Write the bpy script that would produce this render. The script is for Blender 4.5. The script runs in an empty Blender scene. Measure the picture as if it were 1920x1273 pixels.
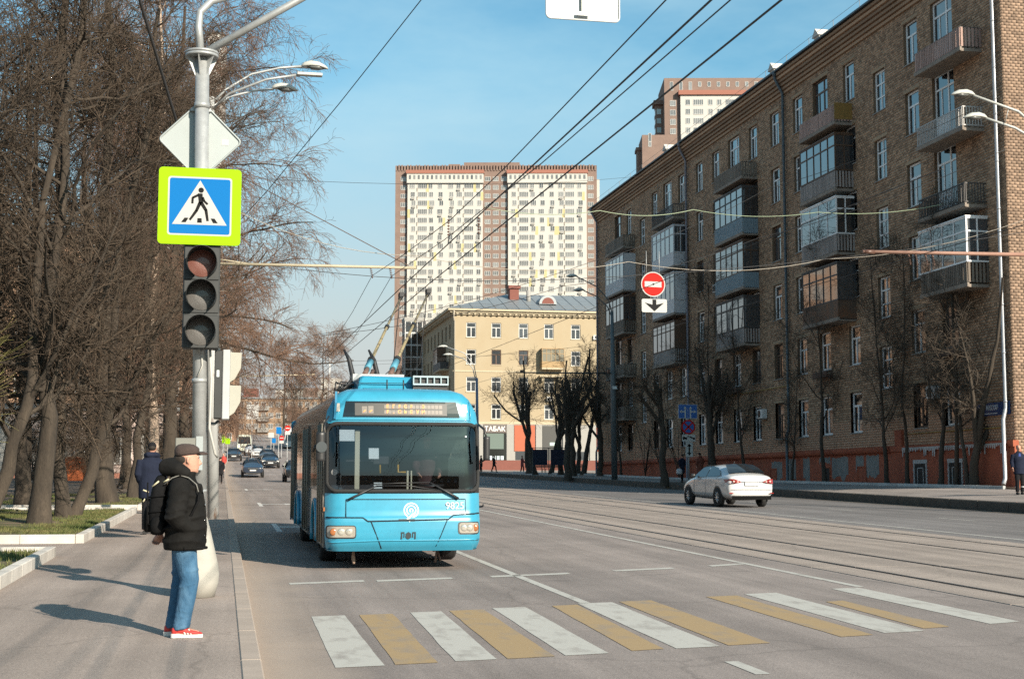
import bpy, bmesh, math, random
import numpy as np
from mathutils import Vector, Matrix

scene = bpy.context.scene
C = scene.collection
R = math.radians
random.seed(7)
S = 0.01676                      # the street climbs gently away from the camera


def gz(y, off=0.0):
    return S * y + off


# ------------------------------------------------------------------ camera, sky, sun, exposure
cam = bpy.data.cameras.new('camera')
cam.sensor_width = 36.0
cam.lens = 50.0
cam.clip_start = 0.1
cam.clip_end = 6000.0
camo = bpy.data.objects.new('camera', cam)
C.objects.link(camo)
camo.location = (0.0, 0.0, 1.75)
camo.rotation_euler = (R(90 + 5.728), 0.0, R(-11.473))
scene.camera = camo

SUN_EL = R(25.5)
SUN_DIR = Vector((0.44, -0.90, 0.0)).normalized() * math.cos(SUN_EL) + Vector((0, 0, math.sin(SUN_EL)))
SUN_AZ = math.atan2(SUN_DIR.x, SUN_DIR.y)

world = bpy.data.worlds.new('World')
scene.world = world
world.use_nodes = True
wn, wl = world.node_tree.nodes, world.node_tree.links
wn.clear()
w_out = wn.new('ShaderNodeOutputWorld')
w_bg = wn.new('ShaderNodeBackground')
w_sky = wn.new('ShaderNodeTexSky')
w_sky.sky_type = 'NISHITA'
w_sky.sun_disc = False
w_sky.sun_elevation = SUN_EL
w_sky.sun_rotation = SUN_AZ
w_sky.air_density = 1.15
w_sky.dust_density = 1.1
w_sky.ozone_density = 1.0
w_bg.inputs['Strength'].default_value = 0.084
w_tc = wn.new('ShaderNodeTexCoord')
w_map = wn.new('ShaderNodeMapping')
w_map.inputs['Scale'].default_value = (1.0, 1.0, 2.6)
w_no = wn.new('ShaderNodeTexNoise')
w_no.inputs['Scale'].default_value = 2.6
w_no.inputs['Detail'].default_value = 7.0
w_no.inputs['Roughness'].default_value = 0.56
w_cr = wn.new('ShaderNodeValToRGB')
w_cr.color_ramp.elements[0].position = 0.43
w_cr.color_ramp.elements[0].color = (0, 0, 0, 1)
w_cr.color_ramp.elements[1].position = 0.68
w_cr.color_ramp.elements[1].color = (0.62, 0.62, 0.62, 1)
w_mix = wn.new('ShaderNodeMixRGB')
w_mix.inputs['Color2'].default_value = (6.6, 5.6, 5.9, 1)
wl.new(w_tc.outputs['Generated'], w_map.inputs['Vector'])
wl.new(w_map.outputs['Vector'], w_no.inputs['Vector'])
wl.new(w_no.outputs['Fac'], w_cr.inputs['Fac'])
wl.new(w_cr.outputs['Color'], w_mix.inputs['Fac'])
wl.new(w_sky.outputs['Color'], w_mix.inputs['Color1'])
w_tint = wn.new('ShaderNodeMixRGB')
w_tint.blend_type = 'MULTIPLY'
w_tint.inputs['Fac'].default_value = 1.0
w_tint.inputs['Color2'].default_value = (0.54, 0.92, 0.97, 1)
wl.new(w_mix.outputs['Color'], w_tint.inputs['Color1'])
# paler air towards the horizon, the same all round
w_sep = wn.new('ShaderNodeSeparateXYZ')
w_hz = wn.new('ShaderNodeMapRange')
w_hz.interpolation_type = 'SMOOTHSTEP'
w_hz.inputs['From Min'].default_value = 0.05
w_hz.inputs['From Max'].default_value = 0.30
w_hz.inputs['To Min'].default_value = 0.92
w_hz.inputs['To Max'].default_value = 0.0
w_air = wn.new('ShaderNodeMixRGB')
w_air.inputs['Color2'].default_value = (3.9, 3.85, 3.85, 1)
wl.new(w_tc.outputs['Generated'], w_sep.inputs[0])
wl.new(w_sep.outputs['Z'], w_hz.inputs['Value'])
wl.new(w_hz.outputs['Result'], w_air.inputs['Fac'])
wl.new(w_tint.outputs['Color'], w_air.inputs['Color1'])
wl.new(w_air.outputs['Color'], w_bg.inputs['Color'])
wl.new(w_bg.outputs['Background'], w_out.inputs['Surface'])

sun = bpy.data.lights.new('sun', 'SUN')
sun.energy = 4.6
sun.angle = R(0.5)
sun.color = (1.0, 0.89, 0.74)
suno = bpy.data.objects.new('sun', sun)
C.objects.link(suno)
suno.location = (60, -120, 80)
suno.rotation_euler = (-SUN_DIR).to_track_quat('-Z', 'Y').to_euler()

scene.view_settings.view_transform = 'Standard'
scene.view_settings.look = 'None'
scene.view_settings.gamma = 1.0
scene.view_settings.exposure = 0.95
scene.cycles.max_bounces = 6
scene.cycles.transparent_max_bounces = 12
scene.cycles.use_denoising = False      # enough samples; keeps the fine twigs crisp
scene.cycles.sample_clamp_indirect = 3.0


# ------------------------------------------------------------------ materials
def M(name, col, rough=0.75, metal=0.0, var=0.0, vscale=3.0, col2=None, thr=(0.4, 0.65), bump=0.0, bscale=40.0,
      spec=0.5, island=0.0, emit=None, estr=0.0, coat=0.0, fine=0.0, fscale=220.0, stretch=None, coords='Object'):
    m = bpy.data.materials.new(name)
    m.use_nodes = True
    n, l = m.node_tree.nodes, m.node_tree.links
    b = n['Principled BSDF']
    b.inputs['Roughness'].default_value = rough
    b.inputs['Metallic'].default_value = metal
    b.inputs['Specular IOR Level'].default_value = spec
    b.inputs['Coat Weight'].default_value = coat
    b.inputs['Coat Roughness'].default_value = 0.05
    b.inputs['Base Color'].default_value = (*col, 1)
    cur = None
    vec = None
    if var or col2 or bump or fine:
        tc = n.new('ShaderNodeTexCoord')
        vec = tc.outputs[coords]
        if stretch:
            mp = n.new('ShaderNodeMapping')
            mp.inputs['Scale'].default_value = stretch
            l.new(vec, mp.inputs['Vector'])
            vec = mp.outputs['Vector']

    def noise(sc, det=5.0, ro=0.6):
        t = n.new('ShaderNodeTexNoise')
        t.inputs['Scale'].default_value = sc
        t.inputs['Detail'].default_value = det
        t.inputs['Roughness'].default_value = ro
        l.new(vec, t.inputs['Vector'])
        return t.outputs['Fac']

    if col2:
        rp = n.new('ShaderNodeValToRGB')
        rp.color_ramp.elements[0].position, rp.color_ramp.elements[1].position = thr
        rp.color_ramp.elements[0].color = (*col, 1)
        rp.color_ramp.elements[1].color = (*col2, 1)
        l.new(noise(vscale), rp.inputs['Fac'])
        cur = rp.outputs['Color']

    def mult(fac_out, lo, hi, cur):
        mr = n.new('ShaderNodeMapRange')
        mr.inputs['From Min'].default_value = 0.25
        mr.inputs['From Max'].default_value = 0.75
        mr.inputs['To Min'].default_value = lo
        mr.inputs['To Max'].default_value = hi
        l.new(fac_out, mr.inputs['Value'])
        mx = n.new('ShaderNodeMixRGB')
        mx.blend_type = 'MULTIPLY'
        mx.inputs['Fac'].default_value = 1.0
        if cur is None:
            mx.inputs['Color1'].default_value = (*col, 1)
        else:
            l.new(cur, mx.inputs['Color1'])
        cb = n.new('ShaderNodeCombineColor')
        for k in range(3):
            l.new(mr.outputs['Result'], cb.inputs[k])
        l.new(cb.outputs['Color'], mx.inputs['Color2'])
        return mx.outputs['Color']

    if var:
        cur = mult(noise(vscale * 1.37 + 0.1), 1 - var, 1 + var, cur)
    if fine:
        cur = mult(noise(fscale, 2.0, 0.7), 1 - fine, 1 + fine, cur)
    if island:
        g = n.new('ShaderNodeNewGeometry')
        oi = n.new('ShaderNodeObjectInfo')
        ad = n.new('ShaderNodeMath')
        ad.operation = 'ADD'
        l.new(g.outputs['Random Per Island'], ad.inputs[0])
        l.new(oi.outputs['Random'], ad.inputs[1])
        fr = n.new('ShaderNodeMath')
        fr.operation = 'FRACT'
        l.new(ad.outputs[0], fr.inputs[0])
        mr0 = n.new('ShaderNodeMath')
        mr0.operation = 'MULTIPLY_ADD'
        mr0.inputs[1].default_value = 0.5
        mr0.inputs[2].default_value = 0.25
        l.new(fr.outputs[0], mr0.inputs[0])
        cur = mult(mr0.outputs[0], 1 - island, 1 + island, cur)
    if cur is not None:
        l.new(cur, b.inputs['Base Color'])
    if bump:
        bp = n.new('ShaderNodeBump')
        bp.inputs['Strength'].default_value = bump
        bp.inputs['Distance'].default_value = 0.02
        l.new(noise(bscale, 4.0), bp.inputs['Height'])
        l.new(bp.outputs['Normal'], b.inputs['Normal'])
    if emit:
        b.inputs['Emission Color'].default_value = (*emit, 1)
        b.inputs['Emission Strength'].default_value = estr
    return m


def glass_mat(name, tint=(0.25, 0.3, 0.3), refl=0.12, rough=0.02):
    m = bpy.data.materials.new(name)
    m.use_nodes = True
    n, l = m.node_tree.nodes, m.node_tree.links
    n.clear()
    o = n.new('ShaderNodeOutputMaterial')
    t = n.new('ShaderNodeBsdfTransparent')
    t.inputs['Color'].default_value = (*tint, 1)
    g = n.new('ShaderNodeBsdfGlossy')
    g.inputs['Roughness'].default_value = rough
    mx = n.new('ShaderNodeMixShader')
    lw = n.new('ShaderNodeLayerWeight')
    lw.inputs['Blend'].default_value = 0.35
    ma = n.new('ShaderNodeMath')
    ma.operation = 'MULTIPLY_ADD'
    ma.inputs[1].default_value = 0.8
    ma.inputs[2].default_value = refl
    l.new(lw.outputs['Fresnel'], ma.inputs[0])
    l.new(ma.outputs[0], mx.inputs['Fac'])
    l.new(t.outputs[0], mx.inputs[1])
    l.new(g.outputs[0], mx.inputs[2])
    l.new(mx.outputs[0], o.inputs['Surface'])
    return m


def pane_mat(name, col, rough=0.06, var=0.5):
    """window pane with a dark room behind it: glossy dark surface, each pane a little different"""
    return M(name, col, rough, 0.0, spec=0.9, island=var, coat=1.0)


# ------------------------------------------------------------------ objects and mesh helpers
def tag(o, label=None, cat=None, group=None, kind=None):
    if label:
        o['label'] = label
    if cat:
        o['category'] = cat
    if group:
        o['group'] = group
    if kind:
        o['kind'] = kind
    return o


def thing(name, label, cat, loc=(0, 0, 0), rot=(0, 0, 0), group=None):
    o = bpy.data.objects.new(name, None)
    o.empty_display_size = 0.2
    C.objects.link(o)
    o.location = loc
    o.rotation_euler = rot
    return tag(o, label, cat, group)


def inst(mesh_obj, name=None, parent=None, loc=None, rot=None, scale=None):
    c = mesh_obj.copy()
    if name:
        c.name = name
    C.objects.link(c)
    if parent is not None:
        c.parent = parent
    if loc is not None:
        c.location = loc
    if rot is not None:
        c.rotation_euler = rot
    if scale is not None:
        c.scale = scale
    return c


KIDS = {}


def copy_tree(o, parent=None, loc=None, rot=None, label=None, depth=0):
    c = o.copy()
    C.objects.link(c)
    if parent is not None:
        c.parent = parent
    if loc is not None:
        c.location = loc
    if rot is not None:
        c.rotation_euler = rot
    if label:
        c['label'] = label
    for ch in [k for k in o.children]:
        copy_tree(ch, c, depth=depth + 1)
    return c


class MB:
    def __init__(self):
        self.v, self.f, self.m, self.s = [], [], [], []

    def face(self, idx, mi=0, sm=False):
        self.f.append(tuple(idx))
        self.m.append(mi)
        self.s.append(sm)

    def add(self, pts):
        k = len(self.v)
        self.v.extend([tuple(map(float, p)) for p in pts])
        return k

    def quad(self, a, b, c, d, mi=0):
        k = self.add((a, b, c, d))
        self.face((k, k + 1, k + 2, k + 3), mi)
        return self

    def poly(self, pts, mi=0):
        k = self.add(pts)
        self.face(range(k, k + len(pts)), mi)
        return self

    def box(self, x0, x1, y0, y1, z0, z1, mi=0):
        k = self.add([(x0, y0, z0), (x1, y0, z0), (x1, y1, z0), (x0, y1, z0),
                      (x0, y0, z1), (x1, y0, z1), (x1, y1, z1), (x0, y1, z1)])
        for q in ((0, 3, 2, 1), (4, 5, 6, 7), (0, 1, 5, 4), (1, 2, 6, 5), (2, 3, 7, 6), (3, 0, 4, 7)):
            self.face([k + i for i in q], mi)
        return self

    def hexa(self, p, mi=0):
        """eight corners: bottom four counter-clockwise, top four above them"""
        k = self.add(p)
        for q in ((0, 3, 2, 1), (4, 5, 6, 7), (0, 1, 5, 4), (1, 2, 6, 5), (2, 3, 7, 6), (3, 0, 4, 7)):
            self.face([k + i for i in q], mi)
        return self

    def loft(self, rings, mi=0, cap=True, sm=True, closed=True):
        n = len(rings[0])
        ks = [self.add(r) for r in rings]
        for a, b in zip(ks, ks[1:]):
            for i in range(n if closed else n - 1):
                j = (i + 1) % n
                self.face((a + i, a + j, b + j, b + i), mi, sm)
        if cap:
            self.face([ks[0] + i for i in reversed(range(n))], mi)
            self.face([ks[-1] + i for i in range(n)], mi)
        return self

    def tube(self, pts, r, n=8, mi=0, cap=True, sm=True, flat=1.0):
        pts = [Vector(p) for p in pts]
        rr = r if isinstance(r, (list, tuple)) else [r] * len(pts)
        rings = []
        ref = None
        for i, p in enumerate(pts):
            t = (pts[min(i + 1, len(pts) - 1)] - pts[max(i - 1, 0)]).normalized()
            if ref is None:
                ref = Vector((0, 0, 1)) if abs(t.z) < 0.9 else Vector((1, 0, 0))
            u = t.cross(ref).normalized()
            w = u.cross(t).normalized()
            ref = w
            rings.append([p + (u * math.cos(2 * math.pi * k / n) + w * math.sin(2 * math.pi * k / n) * flat) * rr[i] for k in range(n)])
        return self.loft(rings, mi, cap, sm)

    def lathe(self, prof, n=24, c=(0, 0, 0), axis='z', mi=0, cap=True, sm=True):
        rings = []
        for r, h in prof:
            ring = []
            for k in range(n):
                a = 2 * math.pi * k / n
                x, y = r * math.cos(a), r * math.sin(a)
                if axis == 'z':
                    q = (x, y, h)
                elif axis == 'y':
                    q = (x, h, -y)
                else:
                    q = (h, x, y)
                ring.append((c[0] + q[0], c[1] + q[1], c[2] + q[2]))
            rings.append(ring)
        return self.loft(rings, mi, cap, sm)

    def ext(self, poly, d, mi=0, mi_side=None):
        """extrude a 3-D polygon along d"""
        d = Vector(d)
        n = len(poly)
        a = self.add(poly)
        b = self.add([Vector(p) + d for p in poly])
        self.face([a + i for i in range(n)], mi)
        self.face([b + i for i in reversed(range(n))], mi)
        ms = mi if mi_side is None else mi_side
        for i in range(n):
            j = (i + 1) % n
            self.face((a + j, a + i, b + i, b + j), ms)
        return self

    def build(self, name, mats, parent=None, loc=(0, 0, 0), rot=(0, 0, 0), bevel=0.0, seg=1, fix=False):
        me = bpy.data.meshes.new(name)
        me.from_pydata(self.v, [], self.f)
        if not isinstance(mats, (list, tuple)):
            mats = [mats]
        for mm in mats:
            me.materials.append(mm)
        if any(self.m):
            me.polygons.foreach_set('material_index', self.m)
        if any(self.s):
            me.polygons.foreach_set('use_smooth', self.s)
        if fix:
            bm = bmesh.new()
            bm.from_mesh(me)
            bmesh.ops.recalc_face_normals(bm, faces=bm.faces)
            bm.to_mesh(me)
            bm.free()
        me.update()
        o = bpy.data.objects.new(name, me)
        C.objects.link(o)
        if parent is not None:
            o.parent = parent
        o.location = loc
        o.rotation_euler = rot
        if bevel:
            b = o.modifiers.new('bevel', 'BEVEL')
            b.width = bevel
            b.segments = seg
            b.limit_method = 'ANGLE'
            b.angle_limit = R(35)
        return o


def np_mesh(name, verts, quads, mat, parent=None, smooth=False, kind=None):
    me = bpy.data.meshes.new(name)
    nv, nf = len(verts), len(quads)
    k = quads.shape[1]
    me.vertices.add(nv)
    me.vertices.foreach_set('co', np.ascontiguousarray(verts, dtype=np.float32).ravel())
    me.loops.add(nf * k)
    me.loops.foreach_set('vertex_index', np.ascontiguousarray(quads, dtype=np.int32).ravel())
    me.polygons.add(nf)
    me.polygons.foreach_set('loop_start', np.arange(0, nf * k, k, dtype=np.int32))
    me.polygons.foreach_set('loop_total', np.full(nf, k, dtype=np.int32))
    if smooth:
        me.polygons.foreach_set('use_smooth', np.ones(nf, dtype=bool))
    me.materials.append(mat)
    me.update(calc_edges=True)
    o = bpy.data.objects.new(name, me)
    C.objects.link(o)
    if parent is not None:
        o.parent = parent
    if kind:
        o['kind'] = kind
    return o


def text_obj(name, s, size, mat, parent=None, loc=(0, 0, 0), rot=(R(90), 0, 0), depth=0.003, align='CENTER', xs=1.0, bold=0.0):
    cu = bpy.data.curves.new(name + '_curve', 'FONT')
    cu.body = s
    cu.size = size
    cu.extrude = depth
    cu.offset = bold
    cu.align_x = align
    cu.align_y = 'CENTER'
    cu.resolution_u = 3
    t = bpy.data.objects.new(name + '_tmp', cu)
    C.objects.link(t)
    dg = bpy.context.evaluated_depsgraph_get()
    me = bpy.data.meshes.new_from_object(t.evaluated_get(dg))
    bpy.data.objects.remove(t)
    bpy.data.curves.remove(cu)
    me.materials.clear()
    me.materials.append(mat)
    o = bpy.data.objects.new(name, me)
    C.objects.link(o)
    if parent is not None:
        o.parent = parent
    o.location = loc
    o.rotation_euler = rot
    o.scale = (xs, 1, 1)
    return o


def rrect(x0, x1, z0, z1, r, n=5, f=None):
    """rounded rectangle in x-z as a list of points, f maps (x,z) to 3-D"""
    pts = []
    for cx, cz, a0 in ((x1 - r, z0 + r, -90), (x1 - r, z1 - r, 0), (x0 + r, z1 - r, 90), (x0 + r, z0 + r, 180)):
        for k in range(n + 1):
            a = R(a0 + 90 * k / n)
            pts.append((cx + r * math.cos(a), cz + r * math.sin(a)))
    if f is None:
        f = lambda x, z: (x, 0, z)
    return [f(x, z) for x, z in pts]


# shared materials
white_paint = M('white_road_paint', (0.40, 0.385, 0.35), 0.8, col2=(0.22, 0.195, 0.175), vscale=3.2, thr=(0.50, 0.82), stretch=(1.6, .7, 1), fine=0.15, fscale=90)
yellow_paint = M('ochre_road_paint', (0.31, 0.215, 0.11), 0.8, col2=(0.215, 0.18, 0.15), vscale=3.0, thr=(0.50, 0.80), stretch=(1.6, .7, 1), fine=0.15, fscale=90)
black_rubber = M('black_rubber', (0.018, 0.018, 0.018), 0.85, var=0.2)
black_plastic = M('black_plastic', (0.02, 0.02, 0.021), 0.45, var=0.15)
dark_metal = M('dark_painted_metal', (0.035, 0.045, 0.05), 0.5, var=0.2, vscale=2)
galv = M('galvanised_steel', (0.34, 0.35, 0.35), 0.48, 0.35, var=0.18, vscale=5, fine=0.08, fscale=60)
sign_back = M('sign_back_grey', (0.29, 0.32, 0.32), 0.55, 0.2, var=0.06, vscale=2)
white_plastic = M('white_plastic', (0.62, 0.62, 0.6), 0.5, var=0.05)
wire_mat = M('black_wire', (0.03, 0.03, 0.032), 0.6)
chrome = M('polished_metal', (0.55, 0.55, 0.55), 0.2, 0.9)
skin = M('skin', (0.46, 0.24, 0.17), 0.55, var=0.08, vscale=9)
# ------------------------------------------------------------------ ground, road, pavements
def hill(y):
    return S * y + (0.028 * max(0.0, y - 120.0))


def sheet(name, x0, x1, ys, off, mat, zf=None, kind='structure', nx=1):
    zf = zf or (lambda x, y: S * y)
    mb = MB()
    xs = [x0 + (x1 - x0) * i / nx for i in range(nx + 1)]
    k = mb.add([(x, y, zf(x, y) + off) for y in ys for x in xs])
    w = nx + 1
    for j in range(len(ys) - 1):
        for i in range(nx):
            a = k + j * w + i
            mb.face((a, a + 1, a + w + 1, a + w))
    o = mb.build(name, mat)
    if kind:
        o['kind'] = kind
    return o


def asphalt(name, base, dust_at=None, dark=(0.72, 0.8)):
    m = bpy.data.materials.new(name)
    m.use_nodes = True
    n, l = m.node_tree.nodes, m.node_tree.links
    b = n['Principled BSDF']
    b.inputs['Roughness'].default_value = 0.82
    b.inputs['Specular IOR Level'].default_value = 0.35
    tc = n.new('ShaderNodeTexCoord')

    def noise(sc, det=4.0, ro=0.6, st=None):
        v = tc.outputs['Object']
        if st:
            mp = n.new('ShaderNodeMapping')
            mp.inputs['Scale'].default_value = st
            l.new(v, mp.inputs['Vector'])
            v = mp.outputs['Vector']
        t = n.new('ShaderNodeTexNoise')
        t.inputs['Scale'].default_value = sc
        t.inputs['Detail'].default_value = det
        t.inputs['Roughness'].default_value = ro
        l.new(v, t.inputs['Vector'])
        return t.outputs['Fac']

    def mr(v, a, b_, c, d):
        r = n.new('ShaderNodeMapRange')
        for i, q in enumerate((a, b_, c, d)):
            r.inputs[i + 1].default_value = q
        l.new(v, r.inputs[0])
        return r.outputs[0]

    def mul(a, b_):
        r = n.new('ShaderNodeMath')
        r.operation = 'MULTIPLY'
        l.new(a, r.inputs[0])
        l.new(b_, r.inputs[1])
        return r.outputs[0]

    f = mul(mr(noise(0.35, 5), 0.3, 0.7, 0.80, 1.16), mr(noise(0.8, 4, 0.6, (2.2, 0.06, 1)), 0.3, 0.7, 0.74, 1.16))
    f = mul(f, mr(noise(38, 2, 0.7), 0.25, 0.75, 0.82, 1.2))
    f = mul(f, mr(noise(110, 2, 0.8), 0.25, 0.75, 0.50, 1.58))
    # fine cracks
    vo = n.new('ShaderNodeTexVoronoi')
    vo.feature = 'DISTANCE_TO_EDGE'
    vo.inputs['Scale'].default_value = 0.33
    nz = n.new('ShaderNodeTexNoise')
    nz.inputs['Scale'].default_value = 1.6
    nz.inputs['Detail'].default_value = 5
    l.new(tc.outputs['Object'], nz.inputs['Vector'])
    mxv = n.new('ShaderNodeMixRGB')
    mxv.inputs['Fac'].default_value = 0.35
    l.new(tc.outputs['Object'], mxv.inputs['Color1'])
    l.new(nz.outputs['Color'], mxv.inputs['Color2'])
    l.new(mxv.outputs['Color'], vo.inputs['Vector'])
    f = mul(f, mr(vo.outputs['Distance'], 0.0, 0.008, 0.80, 1.0))
    mx = n.new('ShaderNodeMixRGB')
    mx.blend_type = 'MULTIPLY'
    mx.inputs['Fac'].default_value = 1
    mx.inputs['Color1'].default_value = (*base, 1)
    cb = n.new('ShaderNodeCombineColor')
    for k in range(3):
        l.new(f, cb.inputs[k])
    l.new(cb.outputs[0], mx.inputs['Color2'])
    cur = mx.outputs['Color']
    if dust_at:
        sp = n.new('ShaderNodeSeparateXYZ')
        l.new(tc.outputs['Object'], sp.inputs[0])
        ad = n.new('ShaderNodeMath')
        ad.operation = 'MULTIPLY_ADD'
        ad.inputs[1].default_value = 0.9
        l.new(noise(0.9, 5), ad.inputs[0])
        l.new(sp.outputs['X'], ad.inputs[2])
        dm = mr(ad.outputs[0], dust_at[0], dust_at[1], 0.75, 0.0)
        m2 = n.new('ShaderNodeMixRGB')
        l.new(dm, m2.inputs['Fac'])
        l.new(cur, m2.inputs['Color1'])
        m2.inputs['Color2'].default_value = (0.36, 0.285, 0.225, 1)
        cur = m2.outputs['Color']
    l.new(cur, b.inputs['Base Color'])
    bp = n.new('ShaderNodeBump')
    bp.inputs['Strength'].default_value = 0.3
    bp.inputs['Distance'].default_value = 0.01
    l.new(noise(120, 2), bp.inputs['Height'])
    l.new(bp.outputs['Normal'], b.inputs['Normal'])
    return m


asph_l = asphalt('road_asphalt', (0.222, 0.188, 0.171), (0.9, 1.75))
asph_r = asphalt('far_carriageway_asphalt', (0.150, 0.138, 0.134))
asph_p = asphalt('pavement_asphalt', (0.262, 0.215, 0.186))
asph_q = asphalt('far_pavement_asphalt', (0.25, 0.215, 0.195))
conc = asphalt('tram_bed_concrete', (0.275, 0.228, 0.196))
kerb_stone = M('kerb_stone', (0.33, 0.27, 0.225), 0.85, var=0.12, vscale=3, fine=0.2, fscale=80)
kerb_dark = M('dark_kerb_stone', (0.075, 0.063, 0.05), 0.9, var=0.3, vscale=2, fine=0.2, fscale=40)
kerb_pale = M('pale_kerb_stone', (0.47, 0.44, 0.40), 0.85, var=0.16, vscale=2.3, fine=0.12, fscale=50, island=0.12)
soil = M('bare_soil', (0.085, 0.06, 0.042), 0.95, col2=(0.20, 0.145, 0.10), vscale=1.1, thr=(0.45, 0.68), bump=0.6, bscale=18, fine=0.3, fscale=35)
lawn_soil = M('lawn_soil', (0.075, 0.075, 0.028), 0.95, col2=(0.17, 0.115, 0.075), vscale=0.7, thr=(0.5, 0.62), bump=0.6, bscale=25, fine=0.3, fscale=30)

YS = [-15, 30, 60, 90, 120, 140, 170, 220, 300, 420, 700]
sheet('ground', -500, 600, [-60, 120, 300, 700], -0.35, soil)
sheet('ground', -900, 900, [700, 3500], 11.0, soil, zf=lambda x, y: 0.0)
road = sheet('road', 0.35, 9.42, YS, 0.0, asph_l, zf=lambda x, y: hill(y), nx=2)
road_far = sheet('road', 16.62, 26.0, YS, 0.0, asph_r)
bed = sheet('tram_bed', 9.42, 16.62, YS, -0.03, M('tram_bed_joint', (0.06, 0.05, 0.045), 0.9), zf=lambda x, y: hill(y))
sheet('pavement', -14.0, 0.175, [-15, 30, 60, 90, 120, 140, 170, 220, 300], 0.10, asph_p, zf=lambda x, y: hill(y), nx=2)

# concrete panels of the tram bed, piece by piece
slab_cols = [(9.44, 10.07), (10.21, 11.58), (11.72, 14.24), (14.38, 15.76), (15.90, 16.60)]
for ci, (x0, x1) in enumerate(slab_cols):
    mb = MB()
    L = 5.985
    mb.box(x0, x1, 0, L, -0.03, 0.006)
    for k in range(4):
        pass
    base = mb.build('concrete_panel', conc, parent=bed, bevel=0.006)
    base.rotation_euler = (math.atan(S), 0, 0)
    first = True
    y = 4.0
    while y < 112:
        o = base if first else inst(base)
        o.parent = bed
        o.location = (0, y, S * y + 0.002 * ((int(y) * 7 + ci * 3) % 3 - 1))
        first = False
        y += 6.0
# beyond that the panels read as one strip
far_strip = sheet('far_concrete', 9.44, 16.6, [112, 120, 300, 600], 0.0, conc, kind='stuff', zf=lambda x, y: hill(y))
far_strip.parent = bed

steel = M('rail_steel', (0.05, 0.042, 0.037), 0.45, 0.5, var=0.2)
groove = M('rail_groove', (0.008, 0.007, 0.006), 0.9)
for x in (10.14, 11.65, 14.31, 15.83):
    mb = MB()
    for a, b_, h, mi in ((-0.055, -0.012, 0.005, 0), (-0.012, 0.022, -0.02, 1), (0.022, 0.05, 0.004, 0)):
        mb.hexa([(x + a, -10, -0.168 - 0.03), (x + b_, -10, -0.168 - 0.03), (x + b_, 119, S * 119 - 0.03), (x + a, 119, S * 119 - 0.03),
                 (x + a, -10, -0.168 + h), (x + b_, -10, -0.168 + h), (x + b_, 119, S * 119 + h), (x + a, 119, S * 119 + h)], mi)
    r_ = mb.build('tram_rail', [steel, groove])
    r_['kind'] = 'structure'


# painted markings lie 4 mm above the asphalt
def mark(name, pts, mat, parent=road, lift=0.004):
    mb = MB()
    mb.poly([(x, y, S * y + lift) for x, y in pts])
    return mb.build(name, mat, parent=parent)


def line_strip(name, x, w, y0, y1, mat, parent=road):
    return mark(name, [(x - w / 2, y0), (x + w / 2, y0), (x + w / 2, y1), (x - w / 2, y1)], mat, parent)


def stripe(x0a, x1a, x0b, x1b, y0, y1, sk, mat, i):
    rg = random.Random(i)
    n = 9
    lft = [(x0a + (x0b - x0a) * k / n + rg.uniform(-.005, .005), y0 + (y1 - y0) * k / n) for k in range(n + 1)]
    rgt = [(x1a + (x1b - x1a) * k / n + rg.uniform(-.005, .005), y0 + sk + (y1 - y0) * k / n) for k in range(n + 1)]
    return mark('crossing_stripe', lft + rgt[::-1], mat)


W, Yl = white_paint, yellow_paint
for i, (a, b_, c, d, y0, y1, sk, mt) in enumerate([
        (0.96, 1.38, 1.00, 1.37, 12.17, 16.10, .06, W), (1.48, 1.85, 1.54, 1.92, 12.27, 16.17, .06, Yl), (2.01, 2.39, 2.13, 2.50, 12.38, 16.33, .06, W),
        (2.49, 2.93, 2.60, 3.01, 12.45, 16.44, .08, Yl), (3.04, 3.46, 3.14, 3.55, 12.56, 16.63, .08, W), (3.71, 4.04, 3.89, 4.22, 12.76, 16.78, .08, Yl),
        (4.16, 4.62, 4.26, 4.72, 12.84, 17.00, .08, W), (4.72, 5.18, 4.82, 5.26, 12.97, 17.13, .1, Yl), (6.05, 6.44, 6.09, 6.54, 13.39, 17.55, .1, Yl),
        (6.62, 7.11, 6.70, 7.19, 13.6, 17.82, .1, W), (7.2, 7.55, 7.35, 7.62, 13.9, 16.7, .1, Yl), (8.11, 8.55, 8.15, 8.6, 14.16, 18.33, .14, W)]):
    stripe(a, b_, c, d, y0, y1, sk, mt, i)
line_strip('lane_line', 4.37, 0.13, 17.05, 95, W)
line_strip('lane_line', 8.68, 0.13, 18.55, 118, W)
for y0, y1 in ((11.2, 11.95), (8.2, 10.4)):
    line_strip('lane_dash', 4.37, 0.13, y0, y1, W)
for (xa, ya), (xb, yb) in (((0.95, 20.3), (2.02, 20.6)), ((2.2, 20.57), (3.34, 20.87)), ((3.95, 21.04), (5.25, 21.45)), ((6.06, 21.83), (7.16, 22.22)), ((7.9, 22.55), (8.6, 22.92))):
    mark('stop_line_dash', [(xa, ya - .13), (xb, yb - .13), (xb, yb + .13), (xa, ya + .13)], W)


def turn_arrow(x, y):
    mb = MB()
    for poly in ([(0, 0), (.14, 0), (.14, 4.2), (0, 4.2)], [(.14, 2.2), (1.0, 2.2), (1.0, 2.62), (.14, 2.62)], [(1.0, 1.7), (1.62, 2.41), (1.0, 3.1)]):
        mb.poly([(x + a, y + b_, S * (y + b_) + 0.004) for a, b_ in poly])
    return mb.build('turn_arrow', M('arrow_paint', (0.52, 0.5, 0.47), 0.8) if 'arrow_paint' not in bpy.data.materials else bpy.data.materials['arrow_paint'], parent=road)


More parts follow.
